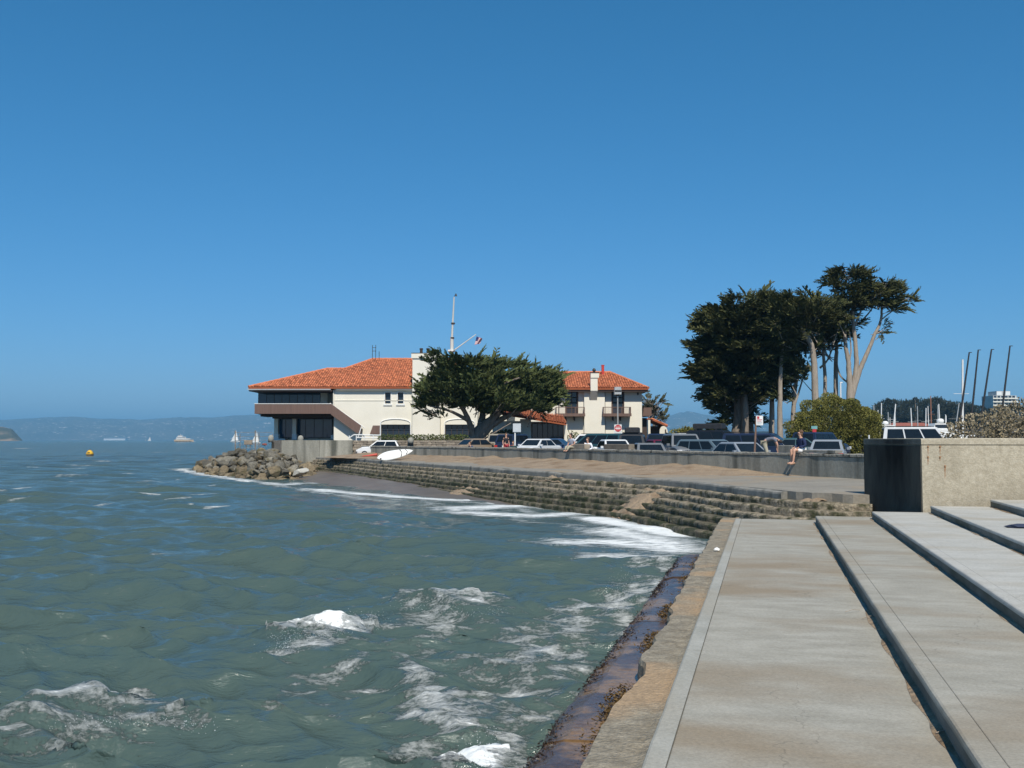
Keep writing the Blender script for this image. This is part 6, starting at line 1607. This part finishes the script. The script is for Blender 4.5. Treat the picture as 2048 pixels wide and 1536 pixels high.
    for x in (-k['ax'], k['ax']):
        for y in (-1, 1):
            r = k['wr']; yc = y * (W_ - .10)
            w_ = MB().lathe([(r * .62, -.10), (r * .95, -.10), (r, -.06), (r, .06), (r * .95, .10), (r * .62, .10)], 16, (x, yc, r), 'y').build('wheel', M['dark'], h)
            MB().lathe([(0, -.105), (r * .58, -.112), (r * .62, -.09), (r * .62, .09), (r * .58, .112), (0, .105)], 12, (x, yc, r), 'y').build('rim', M['metal'], w_)
    hz = k['hood'] - .24
    for y in (-1, 1):
        MB().box(L_ - .16, L_ + .012, y * W_ * .80 - .16, y * W_ * .80 + .12 * (1 if y < 0 else 1), hz - .07, hz + .08).build('headlight', M['lamp'], h)
        MB().box(-L_ - .012, -L_ + .16, y * W_ * .80 - .13, y * W_ * .80 + .13, k['trunk'] - .34, k['trunk'] - .17).build('taillight', M['tail'], h)
        MB().box(k['base'][1] - .32, k['base'][1] - .18, y * (W_ + .02), y * (W_ + .18), k['belt'] + .0, k['belt'] + .13).build('mirror', col, h)
    MB().box(L_ - .05, L_ + .016, -W_ * .5, W_ * .5, hz - .09, hz + .07).build('grille', M['chrome'] if kind == 'suv' else M['dark'], h)
    if kind == 'suv':
        for i in range(7): MB().box(L_ + .017, L_ + .022, -.36 + i * .115, -.36 + i * .115 + .055, hz - .08, hz + .06).build('grille_slot', M['dark'], h)
    MB().box(L_ - .12, L_ + .07, -W_ * .86, W_ * .86, zb + .1, zb + .26).build('bumper', M['bumper'], h)
    MB().box(-L_ - .07, -L_ + .12, -W_ * .86, W_ * .86, zb + .12, zb + .28).build('bumper', M['bumper'], h)
    MB().box(-L_ - .02, -L_ + .02, -.16, .16, k['trunk'] - .34, k['trunk'] - .2).build('number_plate', M['whitepaint'], h)
    if rack:
        for y in (-1, 1): MB().tube([(k['top'][0] + .2, y * wt * .82, k['H'] + .06), (k['top'][1] - .2, y * wt * .82, k['H'] + .06)], .022, 6).build('roof_rail', M['dark'], h)
        for x in (k['top'][0] + .4, k['top'][1] - .45): MB().box(x - .03, x + .03, -wt * .9, wt * .9, k['H'] + .04, k['H'] + .085).build('roof_bar', M['dark'], h)
    if box:
        MB().cbox(k['top'][0] + .25, k['top'][1] - .15, -wt * .62, wt * .62, k['H'] + .1, k['H'] + .42, .05).build('roof_box', M['dark'], h)
        for x in (k['top'][0] + .5, k['top'][1] - .5): MB().box(x - .03, x + .03, -wt * .85, wt * .85, k['H'] - .01, k['H'] + .1).build('roof_bar', M['dark'], h)
    return h
M['lamp'] = mk('headlamp_lens', (.65, .66, .66), (.8, .8, .8), 9, .1); M['tail'] = mk('red_lamp_lens', (.45, .02, .02), (.6, .04, .03), 9, .15)
M['chrome'] = mk('chrome', (.6, .6, .62), (.7, .7, .72), 9, .15, metal=1.0); M['bumper'] = mk('bumper_plastic', (.07, .07, .075), (.11, .11, .115), 9, .55)
PC = {n: paint(n, c) for n, c in dict(white=(.74, .74, .72), beige=(.30, .23, .16), tan=(.36, .31, .23), navy=(.018, .028, .06), black=(.012, .013, .016), dkgreen=(.012, .032, .034), teal=(.03, .085, .10), blue=(.04, .085, .16), grey=(.17, .18, .19), silver=(.27, .30, .33), slate=(.13, .18, .21), maroon=(.13, .012, .03)).items()}
for a in [
    ('hatchback', 'white small hatchback parked beneath the stone garden wall', 'hatch', 'white', 760, 88.0, 180, 1.42),
    ('sedan', 'beige sedan parked below the spreading cypress trunk', 'sedan', 'beige', 957, 82, 35),
    ('minivan', 'tan minivan behind the standing person in black', 'van', 'tan', 1003, 92, 80),
    ('sport_utility_car', 'dark blue sport utility car behind the white sign post', 'suv', 'navy', 1035, 82, 62),
    ('sedan', 'white sedan with its nose toward the seated couple', 'sedan', 'white', 1072, 76, -125),
    ('sedan', 'black sedan before the dark porch doors', 'sedan', 'black', 1098, 92, 160),
    ('sedan', 'blue sedan just left of the seated couple', 'sedan', 'blue', 1115, 84, -20),
    ('sport_utility_car', 'white sport utility car with black roof bars by the slender shrub', 'suv', 'white', 1166, 88, 170, None, True),
    ('minivan', 'blue minivan parked left of the no entry sign', 'van', 'teal', 1196, 72, 145),
    ('sedan', 'white sedan facing the long stone block', 'sedan', 'white', 1229, 63, -82),
    ('sport_utility_car', 'black sport utility car with long roof box and red taillight', 'suv', 'black', 1266, 66, 80, None, False, True),
    ('sedan', 'grey sedan between the black roof-box car and the maroon sedan', 'sedan', 'grey', 1294, 57, 92, 1.32),
    ('minivan', 'dark blue minivan behind the maroon sedan', 'van', 'navy', 1318, 74, -105),
    ('sedan', 'maroon sedan squeezed beside the grey sport utility car', 'sedan', 'maroon', 1325, 63, -80),
    ('sport_utility_car', 'grey sport utility car with slotted chrome grille facing the seawall', 'suv', 'grey', 1366, 57.5, -86),
    ('minivan', 'white minivan with roof bars behind the silver station wagon', 'van', 'white', 1406, 72, 12, None, True),
    ('station_wagon', 'silver blue station wagon beside the slotted-grille car', 'wagon', 'slate', 1428, 55, -52),
    ('sport_utility_car', 'black sport utility car with roof box behind the silver station wagon', 'suv', 'black', 1443, 64, -30, 1.75, False, True),
    ('sedan', 'silver sedan facing the seawall left of the brown sign post', 'sedan', 'silver', 1484, 50.5, -68, 1.38),
    ('minivan', 'dark navy minivan with pale roof rails behind the bending person', 'van', 'navy', 1528, 58, -28, None, True),
    ('sedan', 'dark teal sedan nosing behind the seated man', 'sedan', 'teal', 1578, 58, 165, 1.6),
    ('sport_utility_car', 'large navy sport utility car in front of the round bush', 'suv', 'navy', 1640, 64, 45, 1.62),
    ('sedan', 'silver sedan showing its red taillights right of the seated man', 'sedan', 'silver', 1655, 53, 70, 1.50),
    ('pickup_truck', 'white pickup truck with canopy parked by the dark block end', 'pickup', 'white', 1706, 100, 140, 1.72, False, False, True),
    ('camper_van', 'white camper van with roof rack behind the tall concrete wall', 'bus', 'white', 1828, 74, -14, 1.70, True)]:
    a = list(a); a[3] = PC[a[3]]; car(*a)

# ================================================================ SIGNS AND LAMP
def text_mesh(s, size, name, mat, parent, loc, ext=.002):
    cu = bpy.data.curves.new(name, 'FONT'); cu.body = s; cu.size = size; cu.align_x = 'CENTER'; cu.align_y = 'CENTER'; cu.extrude = ext
    ob = bpy.data.objects.new('tmp', cu); C.objects.link(ob); bpy.context.view_layer.update()
    me = bpy.data.meshes.new_from_object(ob.evaluated_get(bpy.context.evaluated_depsgraph_get())); bpy.data.objects.remove(ob)
    me.materials.clear(); me.materials.append(mat); o = link(name, me, parent); o.location = loc; o.rotation_euler = (R(90), 0, 0); return o
def lamp_post():
    D = 105.0; zb = lot(D); X = xx(1235.5, D); y = lambda p: zz(p, D) - zb; s = D / FPX
    h = thing('lamp_post', 'tall grey lamp post with boxy floodlight head before the guest wing', 'lamp post', (X, D, zb))
    MB().tube([(0, 0, 0), (0, 0, y(790))], [.09, .06], 8).build('pole', M['metal'], h)
    hd = MB().prism([(-.33, y(789)), (.33, y(789)), (.36, y(785)), (.33, y(774)), (-.33, y(774)), (-.36, y(785))], -.35, .35).build('lamp_head', M['metal'], h)
    MB().box(-.34, .34, -.372, -.352, y(784), y(780.5)).build('head_band', M['dark'], h); MB().lathe([(.12, y(791.5)), (.2, y(789.05))], 8).build('lamp_neck', M['dark'], h)
    MB().lathe([(.2, 0), (.2, .06), (.1, .1)], 8).build('base_plate', M['metal'], h)
    g = thing('no_entry_sign', 'white square sign with red disc and white bar on the lamp post', 'sign', (X, D - .11, zz(856.5, D)))
    MB().box(-.38, .38, -.012, .012, -.38, .38).build('plate', M['whitepaint'], g)
    MB().lathe([(0, -.018), (.355, -.018), (.355, -.0125), (0, -.0125)], 32, (0, 0, 0), 'y').build('red_disc', M['signred'], g)
    MB().box(-.27, .27, -.023, -.0185, -.055, .055).build('white_bar', M['whitepaint'], g)
    text_mesh('DO NOT', .13, 'lettering', M['whitepaint'], g, (0, -.021, .15)); text_mesh('ENTER', .13, 'lettering', M['whitepaint'], g, (0, -.021, -.15))
    g = thing('notice_board', 'white notice plate below the no entry sign', 'sign', (X, D - .11, zz(870.5, D)))
    MB().box(-.46, .46, -.012, .012, -.36, .36).build('plate', M['whitepaint'], g)
    for k in range(4): MB().box(-.36, .36 - .1 * (k % 2), -.016, -.0125, .22 - .14 * k - .02, .22 - .14 * k + .02).build('text_line', M['metal'], g)
M['signred'] = mk('sign_red', (.48, .03, .04), (.55, .05, .05), 5, .5)
lamp_post()
def parking_sign():
    D = 45.0; h = thing('parking_sign', 'white sign with red print on a leaning rusty brown post', 'sign', (xx(1507, D), D, 1.90))
    t = pd(1512.5, 832, D) - h.location
    MB().tube([(0, 0, 0), (t.x, 0, t.z)], .045, 6).build('post', mk('rusty_post', (.16, .10, .075), (.24, .15, .11), 8, .8), h)
    c = pd(1518.5, 841, D) - h.location; w = .15; e = MB().box(c.x - w, c.x + w, -.065, -.05, c.z - .21, c.z + .21).build('plate', M['whitepaint'], h)
    MB().box(c.x - .11, c.x - .01, -.07, -.0655, c.z + .07, c.z + .18).build('red_symbol', M['signred'], h)
    for k in range(4): MB().box(c.x - .11, c.x + .11 - .03 * (k % 2), -.07, -.0655, c.z + .035 - .06 * k - .012, c.z + .035 - .06 * k + .012).build('text_line', M['signred'] if k < 2 else M['metal'], h)
    D = 70.0; h = thing('white_backed_sign', 'plain pale sign board on a white post behind the standing person', 'sign', (xx(1030, D), D, 1.55))
    MB().tube([(0, 0, 0), (0, 0, zz(847, D) - 1.55)], .05, 6).build('post', M['whitepaint'], h); MB().box(-.14, .40, -.09, -.06, zz(864, D) - 1.55, zz(847, D) - 1.55).build('board', mk('pale_board', (.48, .52, .55), (.56, .6, .62), 4, .6), h)
    D = 75.0; h = thing('teal_sign', 'small teal and red sign board above the large navy car', 'sign', (xx(1628, D), D, lot(D)))
    MB().tube([(0, .03, 0), (0, .03, zz(866, D) - lot(D))], .04, 6).build('post', M['dark'], h); MB().box(-.22, .22, -.03, 0, zz(858, D) - lot(D), zz(852, D) - lot(D)).build('upper_board', mk('teal_board', (.12, .3, .3), (.2, .42, .42), 4, .6), h); MB().box(-.14, .14, -.03, 0, zz(866, D) - lot(D), zz(858.3, D) - lot(D)).build('lower_board', M['signred'], h)
    D = 96; h = thing('white_light_pole', 'slim white light pole between the cypress trunks', 'pole', (xx(1682, 140), 140, 1.8))
    MB().tube([(0, 0, 0), (0, 0, zz(765, 140) - 1.8)], .10, 6).build('shaft', M['whitepaint'], h); MB().box(-.1, .25, -.1, .1, zz(766, 140) - 1.8, zz(764, 140) - 1.8).build('lamp_arm', M['whitepaint'], h)
    h = thing('marker_post', 'short white marker post left of the camper van', 'post', (xx(1737, 60), 60, 1.5)); MB().tube([(0, 0, 0), (0, 0, zz(870, 60) - 1.5)], .045, 6).build('shaft', M['whitepaint'], h); MB().lathe([(.09, 0), (.09, .04), (.05, .06)], 8).build('base_plate', M['metal'], h)
parking_sign()

# ================================================================ BOATS AND FAR BUILDINGS
def hull(mb, L_, W_, H_, z0=0):
    rings = []
    for k in range(9):
        u = -1 + 2 * k / 8; w = W_ * (1 - max(0, u) ** 2.2 * .97) * (.85 if u < -.9 else 1); sh = H_ * (1 + .15 * u * u)
        rings.append([(u * L_, -w, z0 + sh), (u * L_, -w * .9, z0 + sh * .4), (u * L_, 0, z0 - .1 * H_), (u * L_, w * .9, z0 + sh * .4), (u * L_, w, z0 + sh)])
    return mb.loft(rings)
def buoy():
    p = pz(179.5, 911, 0.0); h = thing('mooring_buoy', 'yellow conical buoy floating on the open bay', 'buoy', (p.x, p.y, 0))
    s = p.y / 185.0
    MB().lathe([(0, -.25), (.62 * s, -.2), (.68 * s, .02), (.62 * s, .22 * s), (.0, .24 * s)], 18).build('float_base', M['dark'], h, True)
    MB().lathe([(.64 * s, .2 * s), (.66 * s, .3 * s), (.56 * s, .55 * s), (.34 * s, .85 * s), (.12 * s, .98 * s), (0, 1.0 * s)], 18).build('buoy_body', mk('buoy_yellow', (.72, .40, .02), (.8, .48, .04), 4, .5), h, True)
    MB().tube([(0, 0, 1.0 * s), (0, 0, 1.15 * s)], .05, 6).build('lifting_eye', M['dark'], h); MB().box(-.16 * s, .22 * s, -.64 * s, -.40 * s, .42 * s, .60 * s).build('marking', M['dark'], h)
buoy()
def ferry():
    D = 1500; X = xx(369, D); h = thing('ferry_boat', 'white and tan excursion ferry crossing the bay', 'boat', (X, D, 0)); s = D / FPX
    hull(MB(), 13.5, 4.0, 3.0).build('hull', mk('tan_hull', (.55, .40, .25), (.62, .46, .3), .5, .5), h); h.rotation_euler = (0, 0, R(12))
    MB().box(-11, 8.5, -3.4, 3.4, 3.2, 5.4).build('main_deckhouse', M['whitepaint'], h)
    MB().box(-10.5, 8.2, -3.45, -3.405, 3.9, 4.7).build('window_band', M['glass'], h)
    MB().box(-10, 2.5, -3.0, 3.0, 5.41, 7.6).build('upper_deckhouse', M['whitepaint'], h); MB().box(-9.5, 2.2, -3.06, -3.01, 6.0, 6.9).build('window_band', M['glass'], h)
    MB().box(-8.5, -2.5, -2.0, 2.0, 7.61, 9.6).build('wheelhouse', M['whitepaint'], h); MB().box(-8.2, -2.8, -2.06, -2.01, 8.3, 9.1).build('window_band', M['glass'], h)
    MB().tube([(-5, 0, 9.6), (-5, 0, 12)], .2, 6).build('mast', M['whitepaint'], h)
    m = MB(); 
    for k in range(24): m.add([(-14 + k * 1.25, -4.6 + .5 * math.sin(k * 2.3), -.2), (-13 + k * 1.25, -6.2, .1), (-12.6 + k * 1.25, -4.2, .9 + .6 * math.sin(k * 1.7))], [(0, 1, 2)])
    o = m.build('bow_wave', M['whitepaint'], h); o['kind'] = 'stuff'
ferry()
def sailboat(px_, ybase, ytop, D, label, lean=.1, jib=True, flip=1):
    s = D / FPX; H_ = (ybase - ytop) * s; X = xx(px_, D); h = thing('sailing_yacht', label, 'sailboat', (X, D, 0)); L_ = H_ * .36
    hull(MB(), L_, L_ * .26, H_ * .07).build('hull', M['whitepaint'], h)
    MB().tube([(0, 0, H_ * .06), (lean * H_, 0, H_)], H_ * .008, 5).build('mast', M['metal'], h)
    MB().add([(0, 0, H_ * .12), (flip * H_ * .26, .3, H_ * .13), (lean * H_, 0, H_ * .97), (.03 * H_, .06 * H_, H_ * .5)], [(0, 1, 3), (1, 2, 3), (2, 0, 3)]).build('mainsail', M['whitepaint'], h)
    if jib: MB().add([(-flip * .04 * H_, 0, H_ * .1), (-flip * H_ * .30, -.2, H_ * .09), (lean * H_ * .9, 0, H_ * .85), (-.08 * flip * H_, -.05 * H_, H_ * .4)], [(0, 1, 3), (1, 2, 3), (2, 0, 3)]).build('jib', M['whitepaint'], h)
    MB().tube([(0, 0, H_ * .11), (flip * H_ * .27, 0, H_ * .11)], H_ * .006, 5).build('boom', M['metal'], h)
sailboat(300, 881.5, 872, 3000, 'tiny white sailing yacht far out near the hills', .08)
sailboat(292, 881.2, 878, 4200, 'faint low white sailing boat beside the tiny yacht', .1, False)
sailboat(471, 884, 859, 1500, 'white sailing yacht with wide jib beyond the fence on the point', .06, True, 1)
sailboat(512, 887, 861, 900, 'white sailing yacht with small jib beyond the fence on the point', .08, True, 1)
def moored(px_, yt, D, lean, mat, label, group, hl=4.5, r=.09, z=None):
    X = xx(px_, D); zb = (lot(D) if z is None else z); H_ = zz(yt, D) - zb; h = thing('moored_yacht', label, 'sailboat', (X, D, zb), 0, group)
    hull(MB(), hl, hl * .28, 1.0, .3).build('hull', M['whitepaint'], h); MB().tube([(0, 0, .6), (lean, 0, H_)], [r, r * .7], 6).build('mast', mat, h)
    MB().tube([(0, 0, 1.9), (-hl * .7, 0, 2.0)], .07, 6).build('boom', mat, h); MB().box(-hl * .4, hl * .25, -hl * .17, hl * .17, 1.25, 1.7).build('coachroof', M['whitepaint'], h)
    MB().tube([(-.9, 0, H_ * .62), (.9, 0, H_ * .62)], .03, 4).build('spreader', mat, h)
LB = 'bare masted yacht laid up beyond the lot, before the wooded slope'
for k, (px_, yt) in enumerate([(1750, 810), (1756, 820), (1761, 806), (1777, 824), (1789, 816), (1824, 816), (1835, 812), (1850, 816), (1857, 812), (1875, 810), (1880, 808), (1892, 831)]):
    moored(px_, yt, 210 + (k * 37) % 60, ((k * 7) % 5 - 2) * .12, M['whitepaint'] if k % 3 else M['metal'], LB, 'yachts laid up beyond the lot', 4.5, .14)
moored(1783, 808, 215, .9, M['whitepaint'], 'yacht with a slanting white mast among the bare masts', None, 4.5, .16)
moored(1862, 792, 235, .0, mk('varnished_mast', (.28, .12, .07), (.36, .17, .1), 5, .5), 'yacht with a tall varnished wooden mast among the bare masts', None, 5, .16)
moored(1906, 806, 210, 1.3, M['metal'], 'yacht with a leaning grey mast beside the grey shrub', None, 4.5, .13)
moored(1923.5, 719, 120, .25, M['whitepaint'], 'yacht with one tall white mast behind the grey shrub', None, 4.5, .15)
for (px0, y0_, px1, yt), ord_ in zip(((1923.6, 807, 1938.5, 705), (1943.5, 819, 1956.5, 700), (1965.4, 811, 1983, 699), (2005, 807, 2020, 692)), ('first', 'second', 'third', 'fourth')):
    D = 72.0; px0 -= (px1 - px0) * (918 - y0_) / (y0_ - yt); X = xx(px0, D); zb = lot(D); t = pd(px1, yt, D); h = thing('beach_catamaran', 'catamaran with raked black mast behind the grey shrub, %s from the tall white mast' % ord_, 'sailboat', (X, D, zb), 0, 'catamarans with raked black masts')
    for y in (-1, 1):
        m = hull(MB(), 2.4, .2, .4, .35); m.v = [(a, b + y * 1.0, c) for a, b, c in m.v]; m.build('hull', M['whitepaint'], h)
    MB().box(-.9, .7, -1.0, 1.0, .74, .78).build('trampoline', M['dark'], h); MB().tube([(0, 0, .3), ((t.x - X) * .55, 0, (t.z - zb) * .56), (t.x - X, 0, t.z - zb)], [.075, .07, .05], 6).build('mast', M['dark'], h)
    MB().box(t.x - X - .03, t.x - X + .18, -.02, .02, t.z - zb - .02, t.z - zb + .03).build('masthead', M['dark'], h); MB().box(.2, .28, -1.0, 1.0, .66, .74).box(-.8, -.72, -1.0, 1.0, .66, .74).build('crossbeam', M['metal'], h)
    for y in (-.9, .9): MB().box(-.5, .5, y - .12, y + .12, 0, .33).build('trailer_chock', M['dark'], h)
def motor_yacht(px_, D, y0, label):
    s = D / FPX; X = xx(px_, D); zb = lot(D); h = thing('motor_yacht', label, 'boat', (X, D, zb)); T = zz(y0, D) - zb
    MB().box(-3.2, 2.5, -1.5, 1.5, .9, T * .6).build('deckhouse', M['whitepaint'], h); hull(MB(), 5.5, 1.7, 1.2, 0).build('hull', M['whitepaint'], h)
    MB().prism([(-1.7, T * .6 + .01), (1.6, T * .6 + .01), (1.3, T * .82), (-1.3, T * .82)], -1.2, 1.2).build('flybridge', M['whitepaint'], h); MB().box(-1.35, 1.2, -1.25, -1.205, T * .65, T * .77).build('bridge_window', M['glass'], h)
    MB().lathe([(0, T * .82), (.55, T * .85), (.6, T * .93), (.35, T * .99), (0, T)], 12).build('radar_dome', M['whitepaint'], h, True); MB().tube([(.9, 0, T * .8), (.9, 0, T * 1.15)], .05, 5).build('mast', M['whitepaint'], h)
motor_yacht(1880, 170, 837, 'white motor yacht with round radar dome behind the camper van')
motor_yacht(1770, 190, 842, 'white motor yacht showing its flybridge right of the round bush')
def red_roof():
    D = 300; h = thing('marina_shed', 'long low marina shed with red roof below the wooded slope', 'building', (xx(1828, D), D, 1.9)); x0, x1 = xx(1783, D) - xx(1828, D), xx(1874, D) - xx(1828, D); z1, z0 = zz(845, D) - 1.9, zz(853, D) - 1.9
    MB().box(x0 + .5, x1 - .5, .6, 9, 0, z0).build('wall', M['stucco'], h)
    MB().add([(x0, 0, z0), (x1, 0, z0), (x1 - 2, 5, z1), (x0 + 2, 5, z1), (x0, 10, z0), (x1, 10, z0)], [(0, 1, 2, 3), (3, 2, 5, 4), (0, 3, 4), (1, 5, 2), (0, 4, 5, 1)]).build('roof', mk('dull_red_roof', (.27, .085, .055), (.34, .115, .075), .5, .85), h)
    for k in range(6): MB().box(x0 + 1.2 + k * 2, x0 + 2.2 + k * 2, .52, .597, z0 - 2, z0 - .8).build('window', M['glass'], h)
red_roof()
def tower():
    D = 900; s = D / FPX; h = thing('apartment_tower', 'pale concrete apartment tower with stacked balconies beyond the grey shrub', 'building', (xx(2013, D), D, 1.9)); x0, x1 = xx(1987, D) - h.location.x, xx(2034, D) - h.location.x; zt = zz(791, D) - 1.9; zp = zz(782, D) - 1.9
    cm = mk('tower_concrete', (.42, .42, .40), (.52, .52, .50), .2, .85); dk = M['glass']
    MB().box(x0, x1, 0, 22, 0, zt).build('core', cm, h); MB().box(x0 + 4, x1 - 4.5, 2, 18, zt + .02, zp).build('penthouse', cm, h); MB().box(x0 + 4.2, x0 + 8.5, 1.9, 1.98, zt + .6, zp - .3).build('penthouse_panel', M['whitepaint'], h); MB().box(x1 - 8.5, x1 - 4.7, 1.9, 1.98, zt + .6, zp - .3).build('penthouse_panel', M['whitepaint'], h)
    n = int(zt / 3.0)
    for f in range(max(0, n - 9), n):
        z = zt - 3.0 * (n - f)
        MB().box(x0 - .6, x1 + .6, -1.3, -.05, z - .1, z + .95).build('balcony', M['stucco'], h)
        for k in range(6):
            a = x0 + .6 + k * (x1 - x0 - 1.2) / 6; MB().box(a, a + 2.4, -.045, .02, z + 1.0, z + 2.7).build('window', dk, h)
    for k, w_ in enumerate((2040, 2050)): pass
tower()
def far_shed():
    D = 9000; h = thing('waterfront_warehouse', 'long pale warehouse at the foot of the hazy hills', 'building', (xx(230, D), D, 0)); MB().box(-95, 95, 0, 60, 0, 16).build('wall', M['whitepaint'], h)
    MB().add([(-98, -2, 16), (98, -2, 16), (98, 62, 16), (-98, 62, 16), (-98, 30, 22), (98, 30, 22)], [(0, 1, 5, 4), (3, 4, 5, 2), (0, 4, 3), (1, 2, 5), (0, 3, 2, 1)]).build('roof', M['metal'], h)
far_shed()

# ================================================================ AIR
def haze():
    o = MB().box(-29500, 29500, -200, 29500, -6, 470).build('haze', M['soil']); o.data.materials.clear()
    m = bpy.data.materials.new('haze_air'); m.use_nodes = True; nt = m.node_tree; nt.nodes.clear()
    out = nt.nodes.new('ShaderNodeOutputMaterial'); v = nt.nodes.new('ShaderNodeVolumePrincipled')
    v.inputs['Color'].default_value = (.27, .66, 1.0, 1); v.inputs['Density'].default_value = HAZE; v.inputs['Anisotropy'].default_value = 0.0
    nt.links.new(v.outputs[0], out.inputs['Volume']); o.data.materials.append(m); tag(o, 'thin blue sea haze over the bay', kind='stuff')
HAZE = 1.1e-4
haze()
